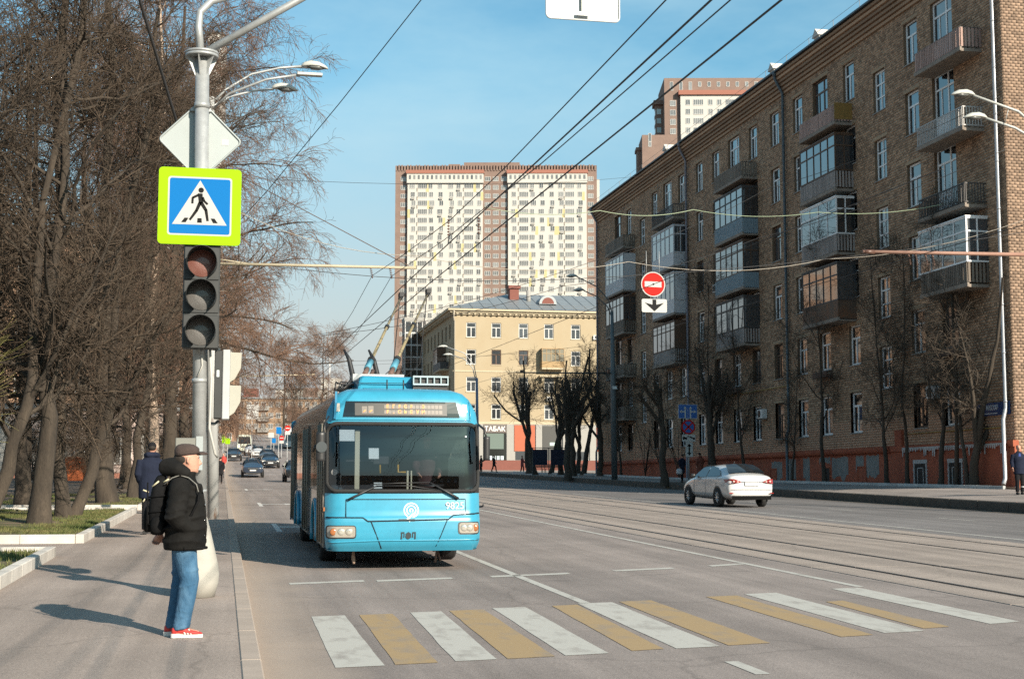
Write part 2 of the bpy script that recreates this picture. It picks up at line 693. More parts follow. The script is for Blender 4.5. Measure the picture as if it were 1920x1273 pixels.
turn_arrow(1.35, 52.6)
turn_arrow(1.25, 78.0)
turn_arrow(1.3, 34.5)
line_strip('edge_line', 17.35, 0.12, 18, 70, W, road_far)
for y0 in range(14, 140, 8):
    line_strip('lane_dash', 21.4, 0.1, y0, y0 + 2.2, W, road_far)

# left kerb, stone by stone
lk = MB().box(-0.085, 0.085, 0, 1.995, -0.12, 0.112).build('kerb_stone', kerb_stone, bevel=0.012)
left_kerb = thing('kerb', None, None)
left_kerb['kind'] = 'structure'
first = True
y = 4.0
while y < 118:
    o = lk if first else inst(lk)
    first = False
    o.parent = left_kerb
    o.location = (0.26, y, S * y)
    o.rotation_euler = (math.atan(S), 0, 0)
    y += 2.0
lkf = MB()
lkf.hexa([(0.175, 118, hill(118) - .1), (0.345, 118, hill(118) - .1), (0.345, 300, hill(300) - .1), (0.175, 300, hill(300) - .1),
          (0.175, 118, hill(118) + .118), (0.345, 118, hill(118) + .118), (0.345, 300, hill(300) + .118), (0.175, 300, hill(300) + .118)])
o = lkf.build('far_kerb_stones', kerb_stone, parent=left_kerb)
o['kind'] = 'stuff'

# right kerb and pavement (stands higher than the road, falls with distance)
def rz(x, y):
    f = min(1.0, max(0.0, (y - 45.0) / 45.0))
    top = 0.66 * (1 - f) + 0.38 * f
    t = min(1.0, max(0.0, (x - 26.15) / 3.9))
    return S * y + 0.335 + (top - 0.335) * t


YR = [-15, 20, 45, 52, 60, 70, 80, 90, 110, 130, 160, 200, 300]
sheet('pavement', 26.29, 31.6, YR, 0.0, asph_q, zf=rz, nx=4)
right_kerb = thing('kerb', None, None)
right_kerb['kind'] = 'structure'
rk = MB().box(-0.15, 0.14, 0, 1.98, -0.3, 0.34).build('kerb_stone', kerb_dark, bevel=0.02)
first = True
y = 10.0
while y < 190:
    o = rk if first else inst(rk)
    first = False
    o.parent = right_kerb
    o.location = (26.15, y, S * y)
    o.rotation_euler = (math.atan(S), 0, 0)
    y += 2.0
# grimy strip along the foot of the right kerb
mark('gutter_dirt', [(25.35, 5), (25.99, 5), (25.99, 190), (25.5, 190)], M('gutter_dirt', (0.09, 0.075, 0.06), 0.95, var=0.3, vscale=1.5, fine=0.3), road_far)

# pale kerb in front of the brick house, and the soil strip behind it
house_kerb = thing('kerb', None, None)
house_kerb['kind'] = 'structure'
hk = MB().box(-0.06, 0.06, 0, 0.985, -0.2, 0.14).build('kerb_stone', M('grey_white_kerb', (0.42, 0.43, 0.42), 0.85, var=0.15, island=0.15), bevel=0.01)
first = True
y = 51.5
while y < 119:
    o = hk if first else inst(hk)
    first = False
    o.parent = house_kerb
    o.location = (30.3, y, rz(30.2, y + .5) - 0.02)
    o.rotation_euler = (math.atan((rz(30.2, y + 1) - rz(30.2, y))), 0, 0)
    y += 1.0
sheet('flower_bed', 30.36, 31.5, [48, 60, 80, 100, 119], 0.05, soil, zf=lambda x, y: rz(30.2, y))
pit = MB()
pit.poly([(26.9 + .62 * math.cos(R(t)), 81.6 + 3.2 * math.sin(R(t)), rz(26.9 + .62 * math.cos(R(t)), 81.6 + 3.2 * math.sin(R(t))) + .006) for t in range(0, 360, 15)])
pit.build('tree_pit', soil)['kind'] = 'structure'
y = 119.0
while y < 141:
    o = inst(hk)
    o.parent = house_kerb
    o.location = (30.3 - (y - 119) * .07, y, S * y + .33)
    o.rotation_euler = (math.atan(S), 0, R(4))
    y += 1.0
bedp = MB()
bedp.poly([(30.3, 119, S * 119 + .36), (36, 119, S * 119 + .36), (36, 142, S * 142 + .36), (28.8, 141, S * 141 + .36)])
bedp.build('soil_bed', soil)['kind'] = 'structure'
# ground beyond the brick house: yard, square before the yellow house
sheet('square', 26.29, 75.0, [118.5, 140, 176.0], 0.32, asph_q)
sheet('yard', 31.6, 90, [-15, 60, 118.5], 0.25, asph_q)

# park beds on the left with their pale kerbs
def bed_box(name, x0, x1, y0, y1, h, mat, n=8):
    return sheet(name, x0, x1, [y0 + (y1 - y0) * i / n for i in range(n + 1)], 0.10 + h, mat, nx=n)


bed_box('lawn', -9.0, -2.85, 2.0, 24.75, 0.10, lawn_soil)
bed_box('lawn', -14.0, -2.75, 28.95, 44.0, 0.11, lawn_soil)
bed_box('lawn', -60.0, -2.6, 46.6, 150.0, 0.11, soil)
sheet('lawn', -60.0, -14.0, [-15, 44, 150], 0.20, soil)
park_kerb = thing('kerb', None, None)
park_kerb['kind'] = 'structure'
pk = MB().box(-0.08, 0.08, 0, 0.996, -0.1, 0.17).build('kerb_stone', kerb_pale, bevel=0.012)
first = [True]


def run(xa, ya, xb, yb):
    L = math.hypot(xb - xa, yb - ya)
    n = max(1, round(L))
    a = math.atan2(xb - xa, yb - ya)
    for i in range(n):
        o = pk if first[0] else inst(pk)
        first[0] = False
        o.parent = park_kerb
        x, y = xa + (xb - xa) * i / n, ya + (yb - ya) * i / n
        o.location = (x, y, S * y + 0.10)
        o.rotation_euler = (math.atan(S) * math.cos(a), 0, -a)
        o.scale = (1, L / n, 1)


run(-2.77, 3.0, -2.77, 24.9)
run(-2.69, 24.9, -9.0, 24.9)
run(-13.9, 28.8, -2.75, 28.8)
run(-2.67, 28.8, -2.55, 44.1)
run(-2.5, 44.2, -13.9, 44.2)
run(-13.9, 46.5, -2.6, 46.5)
run(-2.52, 46.5, -2.45, 80)


# grass on the park beds: blades in patches
def grass(name, n, boxes, hmin, hmax, seed):
    rg = np.random.default_rng(seed)
    xs, ys = [], []
    for (x0, x1, y0, y1, w) in boxes:
        m = int(n * w)
        x = rg.uniform(x0, x1, m)
        y = rg.uniform(y0, y1, m)
        f = (np.sin(x * 1.7 + 0.6 * np.sin(y * 0.9)) + np.sin(y * 0.85 + 1.3 * np.sin(x * 0.6)) + np.sin(x * 4.1 + y * 2.2) * 0.6 + rg.normal(0, 0.5, m))
        k = f > -0.15
        xs.append(x[k])
        ys.append(y[k])
    x, y = np.concatenate(xs), np.concatenate(ys)
    m = len(x)
    h = rg.uniform(hmin, hmax, m)
    a = rg.uniform(0, 2 * np.pi, m)
    w = rg.uniform(0.006, 0.013, m)
    lx, ly = rg.normal(0, 0.35, m) * h, rg.normal(0, 0.35, m) * h
    z = S * y + 0.205
    v = np.empty((m, 3, 3), np.float32)
    v[:, 0] = np.stack([x - w * np.cos(a), y - w * np.sin(a), z], 1)
    v[:, 1] = np.stack([x + w * np.cos(a), y + w * np.sin(a), z], 1)
    v[:, 2] = np.stack([x + lx, y + ly, z + h], 1)
    gm = M('grass_blades', (0.055, 0.078, 0.014), 0.8, col2=(0.14, 0.12, 0.045), vscale=1.2, island=0.35)
    o = np_mesh(name, v.reshape(-1, 3), np.arange(m * 3).reshape(m, 3), gm)
    return tag(o, 'short patchy green grass on the park beds', 'grass', kind='stuff')


grass('grass', 100000, [(-8.5, -2.9, 14, 24.7, .3), (-12, -2.8, 29.0, 43.9, .95), (-13, -2.7, 46.7, 62, .35)], 0.03, 0.085, 3)
rg_ = random.Random(12)
# ------------------------------------------------------------------ bare trees
bark_grey = M('grey_brown_bark', (0.034, 0.026, 0.019), 0.95, col2=(0.066, 0.051, 0.037), vscale=3, thr=(0.42, 0.68), bump=0.9, bscale=14, stretch=(1, 1, 0.25), fine=0.3, fscale=45)
bark_moss = M('mossy_bark', (0.085, 0.066, 0.048), 0.95, col2=(0.095, 0.095, 0.03), vscale=2, thr=(0.45, 0.62), bump=0.9, bscale=14, stretch=(1, 1, 0.3), fine=0.3, fscale=45)
bark_dark = M('dark_bark', (0.055, 0.043, 0.032), 0.95, var=0.3, bump=0.8, bscale=16, stretch=(1, 1, 0.3))
twig_brown = M('brown_twigs', (0.062, 0.043, 0.028), 0.9, var=0.25, vscale=1.0)
twig_red = M('reddish_twigs', (0.155, 0.092, 0.062), 0.9, var=0.25, vscale=0.8)
twig_dark = M('dark_twigs', (0.075, 0.056, 0.040), 0.9, var=0.2)
twig_olive = M('olive_shoots', (0.22, 0.20, 0.06), 0.85, var=0.3, vscale=1.2)
twig_pale = M('pale_birch_limbs', (0.33, 0.25, 0.19), 0.9, var=0.3, vscale=2)


def nrm(v):
    return v / np.maximum(np.linalg.norm(v, axis=-1, keepdims=True), 1e-9)


def tubes_np(P, Rr, n):
    """P (N,K,3), Rr (N,K): one n-sided tube per row"""
    N, K, _ = P.shape
    T = nrm(np.gradient(P, axis=1))
    ref = np.where(np.abs(T[:, :1, 2:3]) < 0.85, np.array([[[0, 0, 1.0]]]), np.array([[[1.0, 0, 0]]]))
    ref = np.broadcast_to(ref, T.shape)
    U = nrm(np.cross(T, ref))
    Wv = np.cross(U, T)
    a = np.arange(n) * 2 * np.pi / n
    V = P[:, :, None, :] + Rr[:, :, None, None] * (U[:, :, None, :] * np.cos(a)[None, None, :, None] + Wv[:, :, None, :] * np.sin(a)[None, None, :, None])
    idx = np.arange(N * K * n).reshape(N, K, n)
    A = idx[:, :-1, :]
    B = idx[:, 1:, :]
    q = np.stack([A, np.roll(A, -1, 2), np.roll(B, -1, 2), B], -1).reshape(-1, 4)
    return V.reshape(-1, 3), q


def grow(rg, P, Rr, n, t0, t1, length, ang, K, r_ratio, tip, wig, up, len_taper=0.5, droop=0.0):
    """n children along every row of P"""
    N, K0, _ = P.shape
    t = rg.uniform(t0, t1, (N, n))
    t = np.sort(t, 1)
    f = t * (K0 - 1)
    i = np.minimum(f.astype(int), K0 - 2)
    w = (f - i)[..., None]
    rows = np.arange(N)[:, None]
    base = P[rows, i] * (1 - w) + P[rows, i + 1] * w
    T = nrm(P[rows, i + 1] - P[rows, i])
    rad = Rr[rows, i] * (1 - w[..., 0]) + Rr[rows, i + 1] * w[..., 0]
    base, T, rad, t = base.reshape(-1, 3), T.reshape(-1, 3), rad.reshape(-1), t.reshape(-1)
    m = len(base)
    rv = nrm(rg.normal(size=(m, 3)))
    side = nrm(rv - (rv * T).sum(1, keepdims=True) * T)
    th = np.radians(rg.uniform(ang[0], ang[1], m))[:, None]
    D = nrm(T * np.cos(th) + side * np.sin(th))
    L = length * rg.uniform(0.6, 1.25, m) * (1 - len_taper * t)
    if isinstance(n, int):
        pass
    pts = np.empty((m, K, 3))
    pts[:, 0] = base
    d = D.copy()
    for k in range(1, K):
        d = nrm(d + rg.normal(0, wig, (m, 3)) + np.array([0, 0, up - droop * k / K]))
        pts[:, k] = pts[:, k - 1] + d * (L / (K - 1))[:, None]
    r0 = np.clip(rad * r_ratio, tip, None)
    s = np.linspace(0, 1, K)[None]
    R2 = r0[:, None] * (1 - s) + tip * s
    return pts, R2


def make_tree(name, label, cat, trunk, trunk_r, levels, seed, bark, twig, group=None, n_trunk=10, tip_r=0.05, limb_levels=1, limb_mat=None, extra=None):
    """trunk: list of (x,y,z) from the base up; levels: dicts for grow()"""
    rg = np.random.default_rng(seed)
    root = thing(name, label, cat, group=group)
    # smooth trunk polyline
    tp = np.array(trunk, float)
    K = 14
    s = np.linspace(0, len(tp) - 1, K)
    i = np.minimum(s.astype(int), len(tp) - 2)
    w = (s - i)[:, None]
    w = w * w * (3 - 2 * w) * 0.35 + w * 0.65
    P = tp[i] * (1 - w) + tp[i + 1] * w
    P[1:] += rg.normal(0, trunk_r * 0.22, (K - 1, 3)) * np.array([1, 1, 0.2])
    P = P[None]
    u = np.linspace(0, 1, K)
    Rr = (trunk_r * (1 - u) ** 1.15 + tip_r * u + trunk_r * 0.45 * np.exp(-u * 22))[None]
    tv, tq = tubes_np(P, Rr, n_trunk)
    # bark ridges
    tv = tv + rg.normal(0, trunk_r * 0.05, tv.shape)
    tparts = [(tv, tq)]
    # close the trunk top
    cparts = []
    cur = (P, Rr)
    for li, lv in enumerate(levels):
        cfg = dict(lv)
        ns = cfg.pop('ns', 3)
        keep = cfg.pop('also', False)
        cur2 = grow(rg, cur[0], cur[1], **cfg)
        (tparts if li < limb_levels else cparts).append(tubes_np(cur2[0], cur2[1], ns))
        cur = cur2

    def join(parts, nm, mat):
        vs, qs, k = [], [], 0
        for v, q in parts:
            vs.append(v)
            qs.append(q + k)
            k += len(v)
        return np_mesh(nm, np.concatenate(vs), np.concatenate(qs), mat, parent=root, smooth=True)

    join(tparts, 'trunk', bark)
    if cparts:
        join(cparts, 'crown', twig)
    return root


def L_(n, t0, t1, length, ang, K, rr, tip, wig, up, taper=0.5, droop=0.0, ns=3):
    return dict(n=n, t0=t0, t1=t1, length=length, ang=ang, K=K, r_ratio=rr, tip=tip, wig=wig, up=up, len_taper=taper, droop=droop, ns=ns)


park_group = 'bare park trees along the pavement'


def put(proto, used, x, y, z=None, rz=0.0, s=1.0, label=None, tilt=0.0, group=None):
    o = copy_tree(proto) if used[0] else proto
    used[0] = True
    o.location = (x, y, (S * y + 0.15) if z is None else z)
    o.rotation_euler = (tilt, 0, rz)
    o.scale = (s, s, s)
    if label:
        o['label'] = label
    if group:
        o['group'] = group
    return o


# lime-like trees with crooked limbs and dense twigs
limeA = make_tree('park_tree', 'x', 'tree', [(0, 0, -.3), (.25, .1, 2.2), (.1, .2, 5), (.5, 0, 8.5), (.3, .2, 12.5), (.6, .1, 16)], 0.235,
                  [L_(19, .24, .98, 5.8, (38, 82), 9, .42, .02, .16, .05, .5, 0, 6), L_(9, .15, 1, 2.3, (25, 70), 6, .5, .011, .2, .04, .4, 0, 4),
                   L_(8, .1, 1, 1.15, (25, 70), 5, .6, .0065, .2, .03, .4, 0, 3), L_(4, .1, 1, .55, (20, 65), 4, .7, .0046, .2, .03, .3, 0, 3)], 11, bark_grey, twig_brown)
limeB = make_tree('park_tree', 'x', 'tree', [(0, 0, -.3), (-.1, .1, 2), (-.55, 0, 4.5), (-.3, .2, 8), (-.7, .2, 12), (-.4, 0, 15)], 0.19,
                  [L_(17, .24, .98, 5.0, (35, 85), 9, .42, .02, .2, .06, .5, 0, 6), L_(9, .15, 1, 2.2, (25, 70), 6, .5, .011, .22, .02, .4, 0, 4),
                   L_(8, .1, 1, 1.1, (25, 70), 5, .6, .0065, .22, .02, .4, 0, 3), L_(4, .1, 1, .5, (20, 65), 4, .7, .0046, .22, .03, .3, 0, 3)], 23, bark_grey, twig_brown)
limeC = make_tree('park_tree', 'x', 'tree', [(0, 0, -.3), (.75, .1, 1.6), (1.05, .1, 3.4), (1.1, .2, 7), (1.9, .1, 11), (2.0, .1, 14)], 0.17,
                  [L_(16, .2, .98, 4.6, (40, 88), 9, .48, .02, .22, .03, .45, 0, 6), L_(9, .15, 1, 2.1, (25, 75), 6, .5, .011, .24, .02, .4, 0, 4),
                   L_(8, .1, 1, 1.0, (25, 70), 5, .6, .0065, .22, .02, .4, 0, 3), L_(4, .1, 1, .5, (20, 65), 4, .7, .0046, .22, .03, .3, 0, 3)], 37, bark_grey, twig_brown)
# broad reddish tree whose limbs arch out over the carriageway
archT = make_tree('park_tree', 'x', 'tree', [(0, 0, -.3), (.1, .1, 3), (-.1, .1, 7), (.2, 0, 12), (.1, .1, 17), (.3, 0, 22)], 0.34,
                  [L_(24, .30, .97, 8.9, (50, 98), 10, .42, .024, .13, .05, .36, .16, 6), L_(12, .12, 1, 3.0, (25, 70), 7, .5, .011, .17, 0, .4, .12, 4),
                   L_(9, .1, 1, 1.6, (22, 65), 6, .6, .008, .18, 0, .4, .2, 3), L_(6, .1, 1, .9, (20, 60), 4, .8, .0062, .18, -.02, .3, .3, 3)], 5, bark_grey, twig_red)
# birch: fine hanging twigs
birch = make_tree('birch_tree', 'x', 'tree', [(0, 0, -.3), (.1, .1, 5), (.2, 0, 11), (.1, .1, 17), (.3, .1, 23)], 0.24,
                  [L_(22, .28, .98, 6.2, (38, 72), 10, .5, .014, .08, .06, .55, .2, 5), L_(10, .25, 1, 2.4, (25, 65), 7, .5, .009, .12, 0, .4, .35, 3),
                   L_(10, .2, 1, 2.0, (25, 70), 7, .6, .0058, .08, -.12, .3, .55, 3), L_(4, .1, 1, .5, (20, 60), 3, .7, .0048, .1, -.1, .3, .2, 3)], 8, twig_pale, twig_red)
u_a, u_b, u_c, u_ar, u_bi = [False], [False], [False], [False], [False]
G = park_group
put(limeA, u_a, -4.17, 34.9, None, 0.6, 1.0, 'stout grey trunk behind the pale kerb corner, left of the two close trunks', group=G)
put(limeB, u_b, -4.0, 38.7, None, 1.1, 1.0, 'second of the two close trunks behind the pale kerb corner, slightly thinner', group=G)
put(limeC, u_c, -3.95, 39.0, None, 0.2, 1.0, 'crooked forked trunk leaning right over the lawn behind the pale kerb', group=G)
put(limeC, u_c, -5.5, 34.6, None, 0.0, 1.05, 'leaning grey trunk at the left edge of the photo below the olive shoots', group=G)
old = put(limeA, u_a, -3.75, 50.6, None, 2.4, 1.35, 'huge old trunk with reddish cracked bark beside the walker in the dark coat', group=G)
for i, (pr, us, x, y, rz_, s, lab) in enumerate([
        (limeB, u_b, -3.3, 56.0, 3.0, 1.0, 'dark straight trunk just left of the walker in the dark coat'),
        (limeB, u_b, -6.9, 40.5, 2.0, 1.05, 'tree behind the second park kerb, trunk leaning over the dark soil'),
        (limeA, u_a, -6.2, 47.6, 4.0, .95, 'tree in the shaded bed behind the pale cross kerb, left of the orange box'),
        (limeC, u_c, -8.2, 37.0, 2.6, 1.1, 'tree in the park behind the left edge trunk, limbs filling the upper left corner'),
        (limeB, u_b, -5.2, 62.0, 0.4, 1.2, 'tree behind the huge old trunk, its crown over the park'),
        (limeA, u_a, -8.5, 66.0, 1.4, 1.25, 'tree beyond the orange box in front of the pink house'),
        (limeB, u_b, -11.5, 45.0, 3.6, 1.15, 'tree at the back of the lawn, seen between the left trunks'),
        (limeC, u_c, -12.5, 58.0, 5.0, 1.25, 'tree at the far back of the park near the pink house'),
        (limeA, u_a, -6.9, 31.5, 3.1, 1.0, 'tree just outside the left edge with boughs across the top left corner'),
        (limeB, u_b, -4.6, 73.0, 5.6, 1.25, 'tree beside the pavement beyond the huge old trunk'),
        (limeA, u_a, -5.4, 84.0, 0.9, 1.15, 'tree beside the pavement seen behind the traffic light'),
        (limeC, u_c, -4.2, 98.0, 2.2, 1.2, 'tree left of the pavement beyond the lamp post, low twigs over the kerb')]):
    put(pr, us, x, y, None, rz_, s, lab, group=G)
put(archT, u_ar, -2.5, 70.0, None, 0.5, 1.08, 'broad reddish tree whose limbs arch over the carriageway beside the pedestrian sign', group=G)
put(archT, u_ar, -2.3, 86.0, None, 4.4, 1.05, 'reddish tree whose lower twigs reach over the carriageway behind the ochre contact wire arm', group=G)
put(archT, u_ar, -4.0, 108.0, None, 2.9, .95, 'reddish tree beyond the first arching one, twigs hanging behind the lower signal head', group=G)
put(birch, u_bi, -2.9, 62.0, None, 1.9, 1.0, 'tall birch with hanging twigs behind the top of the signal pole', group=G)

# willow with olive shoots at the left edge
wil = thing('willow_shrub', 'willow with a fan of olive green shoots at the left edge of the park', 'shrub', (-5.9, 31.0, S * 31 + .15))
rgw = np.random.default_rng(4)
Pw = np.array([[[0, 0, -.2], [-.2, .1, 1.0], [.0, 0, 2.0], [-.1, .1, 2.8]]], float)
v0, q0 = tubes_np(Pw, np.array([[.2, .17, .15, .12]]), 8)
b1 = grow(rgw, Pw, np.array([[.2, .17, .15, .12]]), 16, .45, 1, 1.5, (30, 85), 5, .5, .02, .15, .1)
v1, q1 = tubes_np(b1[0], b1[1], 5)
np_mesh('trunk', np.concatenate([v0, v1]), np.concatenate([q0, q1 + len(v0)]), bark_grey, wil, True)
b2 = grow(rgw, b1[0], b1[1], 18, .1, 1, 1.9, (10, 60), 6, .4, .004, .06, .11, .3)
b3 = grow(rgw, b2[0], b2[1], 9, .1, .95, .8, (12, 45), 4, .6, .003, .08, .06, .3)
v2, q2 = tubes_np(b2[0], b2[1], 3)
v3, q3 = tubes_np(b3[0], b3[1], 3)
np_mesh('shoots', np.concatenate([v2, v3]), np.concatenate([q2, q3 + len(v2)]), twig_olive, wil, True)
# low bare shrubs between the park trunks
shr = make_tree('bare_shrub', 'tangle of bare twigs growing between the park trunks', 'shrub', [(0, 0, -.1), (.1, 0, .6), (0, .1, 1.2)], 0.05,
                [L_(11, 0, 1, 2.4, (15, 60), 6, .6, .01, .15, .1, .2, 0, 4), L_(9, .15, 1, 1.2, (20, 60), 5, .6, .004, .18, .05, .3, 0, 3),
                 L_(9, .1, 1, .6, (20, 60), 4, .7, .003, .2, .02, .3, 0, 3), L_(3, .1, 1, .35, (20, 60), 3, .7, .0025, .2, 0, .3, 0, 3)], 71, bark_dark, twig_brown, group='bare shrubs between the park trunks')
u_s = [False]
for i, (x, y, s) in enumerate([(-14.5, 62, 1.1), (-4.6, 57, 1.0), (-12.5, 100, 1.4), (-3.6, 90, 1.4), (-3.4, 110, 1.6)]):
    put(shr, u_s, x, y, rz(30.2, y) if x > 0 else None, i * 1.3, s, 'tangle of bare twigs ' + ['deep in the park at the left edge', 'just left of the huge old trunk', 'at the foot of the pale pink house', 'by the kerb beyond the worn lamp post', 'farthest along the left pavement'][i])

sap = make_tree('bare_shrub', 'x', 'shrub', [(0, 0, -.1), (.05, 0, .4), (0, .05, .8)], 0.06,
                [L_(8, 0, .8, 5.2, (6, 30), 7, .6, .014, .07, .06, .2, 0, 5), L_(6, .4, 1, 1.2, (20, 50), 5, .5, .008, .14, .05, .3, 0, 3), L_(3, .2, 1, .5, (20, 50), 3, .7, .006, .15, .02, .3, 0, 3)], 91, bark_dark, twig_dark)
u_p = [False]
for i, (x, y, s) in enumerate([(30.95, 94.5, .9), (30.95, 98.0, 1.0), (30.95, 102.5, .85)]):
    put(sap, u_p, x, y, rz(30.2, y), i * 2.1, s, 'clump of thin bare stems by the brick plinth, ' + ['beside the forked pollard', 'middle of three', 'beside the dark lamp post'][i], group='clumps of thin stems along the plinth')
# slender trees along the brick house
hs = [L_(10, .3, .98, 3.6, (22, 62), 8, .5, .016, .14, .09, .45, 0, 5), L_(8, .15, 1, 1.8, (25, 65), 6, .5, .009, .18, .04, .4, 0, 3), L_(8, .1, 1, .95, (20, 65), 5, .6, .0065, .2, .02, .3, 0, 3), L_(3, .2, 1, .45, (20, 60), 3, .8, .0052, .2, 0, .3, 0, 3)]
slimA = make_tree('street_tree', 'x', 'tree', [(0, 0, -.2), (-.25, 0, 2.2), (-.5, -.1, 4.6), (-.6, 0, 7.5), (-.9, .1, 12.5)], 0.13, hs, 41, bark_dark, twig_dark, tip_r=.02)
slimB = make_tree('street_tree', 'x', 'tree', [(0, 0, -.2), (.1, .1, 2.4), (-.1, .2, 4.6), (.15, .1, 8), (.1, 0, 13.5)], 0.125, hs, 52, bark_dark, twig_dark, tip_r=.02)
forkT = make_tree('street_tree', 'x', 'tree', [(0, 0, -.2), (0, -.2, 1.6), (.05, -.9, 3.4), (.1, -1.9, 5.8), (.1, -2.7, 8.5)], 0.2,
                  [L_(4, .16, .3, 8.0, (22, 40), 8, .8, .03, .05, .05, .3, 0, 6)] + [L_(8, .2, 1, 2.0, (25, 65), 6, .4, .009, .18, .05, .4, 0, 3), L_(6, .1, 1, 1.0, (20, 65), 5, .6, .0062, .2, .03, .3, 0, 3), L_(3, .1, 1, .5, (20, 65), 3, .8, .005, .2, .03, .3, 0, 3)], 63, bark_dark, twig_dark, tip_r=.04)
u_1, u_2, u_3 = [False], [False], [False]
SG = 'slender bare trees along the brick house'
for pr, us, x, y, rz_, s, lab in [
        (slimA, u_1, 30.85, 108.5, 0.3, .8, 'thin leaning tree just right of the grey lamp post by the brick house'),
        (slimB, u_2, 30.9, 87.8, 1.1, .95, 'slender tree beside the brick house, just right of the stack of road signs'),
        (slimA, u_1, 30.9, 81.6, 0.2, .85, 'thin tree rising behind the roof of the white car'),
        (slimB, u_2, 30.85, 69.9, 2.1, .95, 'slender dark tree in front of the second drainpipe of the brick house'),
        (slimA, u_1, 30.9, 74.5, 2.9, .6, 'small bare tree in front of the grey patched basement'),
        (slimA, u_1, 30.8, 62.6, 0.5, .85, 'leaning thin tree at the end of the grey patched basement'),
        (slimB, u_2, 30.8, 60.6, 0.2, .82, 'thin upright tree at the left end of the white icicle trim'),
        (slimA, u_1, 30.8, 57.6, 3.3, .95, 'dark curved tree beside the left basement window with white trim'),
        (slimB, u_2, 30.85, 56.3, 4.4, .9, 'slender tree between the two trimmed basement windows'),
        (slimA, u_1, 30.85, 55.2, 5.2, .8, 'thin tree just right of the right trimmed basement window')]:
    put(pr, us, x, y, rz(30.2, y), rz_, s, lab, group=SG)
put(forkT, u_3, 30.9, 54.9, rz(30.2, 54.9), 0.0, 1.0, 'stout forked tree under the blue house number plate', group=SG)

# pollarded trees on the square, dark stubs with thin shoots
ps = [L_(5, .3, .75, 5.0, (14, 40), 7, .6, .07, .07, .07, .2, 0, 7), L_(11, .3, 1, 1.9, (25, 70), 6, .16, .010, .14, .06, .3, 0, 3), L_(8, .1, 1, 1.0, (20, 60), 5, .7, .008, .16, .03, .3, 0, 3), L_(3, .1, 1, .5, (20, 60), 3, .8, .0065, .16, .03, .3, 0, 3)]
polA = make_tree('pollard_tree', 'x', 'tree', [(0, 0, -.2), (.1, .1, 2.4), (.2, 0, 4.6), (.1, .1, 7)], .25, ps, 77, bark_dark, twig_dark, tip_r=.14)
polB = make_tree('pollard_tree', 'x', 'tree', [(0, 0, -.2), (-.5, .1, 2.4), (-1.3, 0, 4.6), (-2.1, .1, 7.4)], .22, ps, 78, bark_dark, twig_dark, tip_r=.11)
polC = make_tree('pollard_tree', 'x', 'tree', [(0, 0, -.2), (0, .1, 2.2), (-.1, 0, 4.2), (-.5, .1, 6.0)], .23, [L_(3, .5, .8, 2.6, (25, 60), 6, .8, .1, .08, .05, .2, 0, 7)] + ps[1:], 79, bark_dark, twig_dark, tip_r=.12)
u_4, u_5, u_6 = [False], [False], [False]
PG = 'pollarded trees on the square before the yellow house'
for pr, us, x, y, rz_, s, lab in [
        (polA, u_4, 25.6, 105.0, 0.3, 1.05, 'thick dark pollard at the kerb of the square, nearest of its clump'),
        (polC, u_6, 25.8, 81.6, 0.0, 1.0, 'forked pollard in a soil patch by the kerb, left of the road signs'),
        (polB, u_5, 26.9, 122.0, 0.2, 1.0, 'left-leaning pollard stub before the orange shop panel'),
        (polA, u_4, 28.9, 121.0, 1.7, 1.0, 'pollard with upright stubs before the shop door of the yellow house'),
        (polB, u_5, 29.6, 128.0, 2.7, 1.05, 'pollard stub right of the blue notice board'),
        (polA, u_4, 30.0, 112.0, 4.1, .95, 'pollard at the right end of its clump, in front of the brick house corner'),
        (polB, u_5, 30.2, 118.5, 3.7, 1.1, 'pollard leaning right before the second orange shop panel'),
        (polC, u_6, 28.2, 131.0, 1.2, 1.3, 'slim pollard behind the blue notice board'),
        (polA, u_4, 31.2, 124.0, 5.3, .9, 'pollard in shade right behind the nearest thick pollard'),
        (polC, u_6, 27.9, 112.5, 2.2, 1.2, 'crooked pollard just behind the stroller'),
        (polA, u_4, 30.3, 85.6, 2.6, .95, 'thick broken trunk rising behind the stack of road signs')]:
    put(pr, us, x, y, rz(x, y) if x < 30.3 else rz(30.2, y), rz_, s, lab, group=PG)
# ------------------------------------------------------------------ brick apartment house on the right
brick_mat = M('brown_brick', (0.385, 0.252, 0.16), 0.9, col2=(0.305, 0.19, 0.118), vscale=0.35, thr=(0.35, 0.7), island=0.36, fine=0.12, fscale=30)
brick_painted = M('painted_brick', (0.44, 0.265, 0.17), 0.9, island=0.14, var=0.08, vscale=1.2)
mortar = M('dark_mortar', (0.16, 0.11, 0.07), 0.95, var=0.2, vscale=2)
mortar_p = M('painted_mortar', (0.21, 0.125, 0.085), 0.95)
base_red = M('red_plinth_plaster', (0.33, 0.088, 0.042), 0.9, col2=(0.26, 0.065, 0.034), vscale=1.5, thr=(0.4, 0.7), fine=0.12, fscale=25)
base_grey = M('grey_patch_plaster', (0.20, 0.20, 0.19), 0.9, var=0.2, vscale=2.5)
frame_white = M('white_window_frame', (0.78, 0.78, 0.77), 0.5, var=0.08, vscale=2)
frame_brown = M('brown_window_frame', (0.10, 0.055, 0.032), 0.6, var=0.15)
sill_grey = M('grey_sill', (0.28, 0.27, 0.25), 0.8, var=0.15)
pane_dark = pane_mat('window_pane', (0.030, 0.034, 0.038), 0.05, 0.6)
curtain = M('net_curtain', (0.42, 0.41, 0.38), 0.9, var=0.2, vscale=3, stretch=(1, 6, 0.4))
slate_roof = M('grey_roof_metal', (0.23, 0.25, 0.26), 0.5, 0.3, var=0.12, vscale=0.5)
gutter_dark = M('dark_gutter', (0.03, 0.035, 0.04), 0.5)
slab_conc = M('balcony_concrete', (0.24, 0.20, 0.165), 0.9, var=0.25, vscale=2)

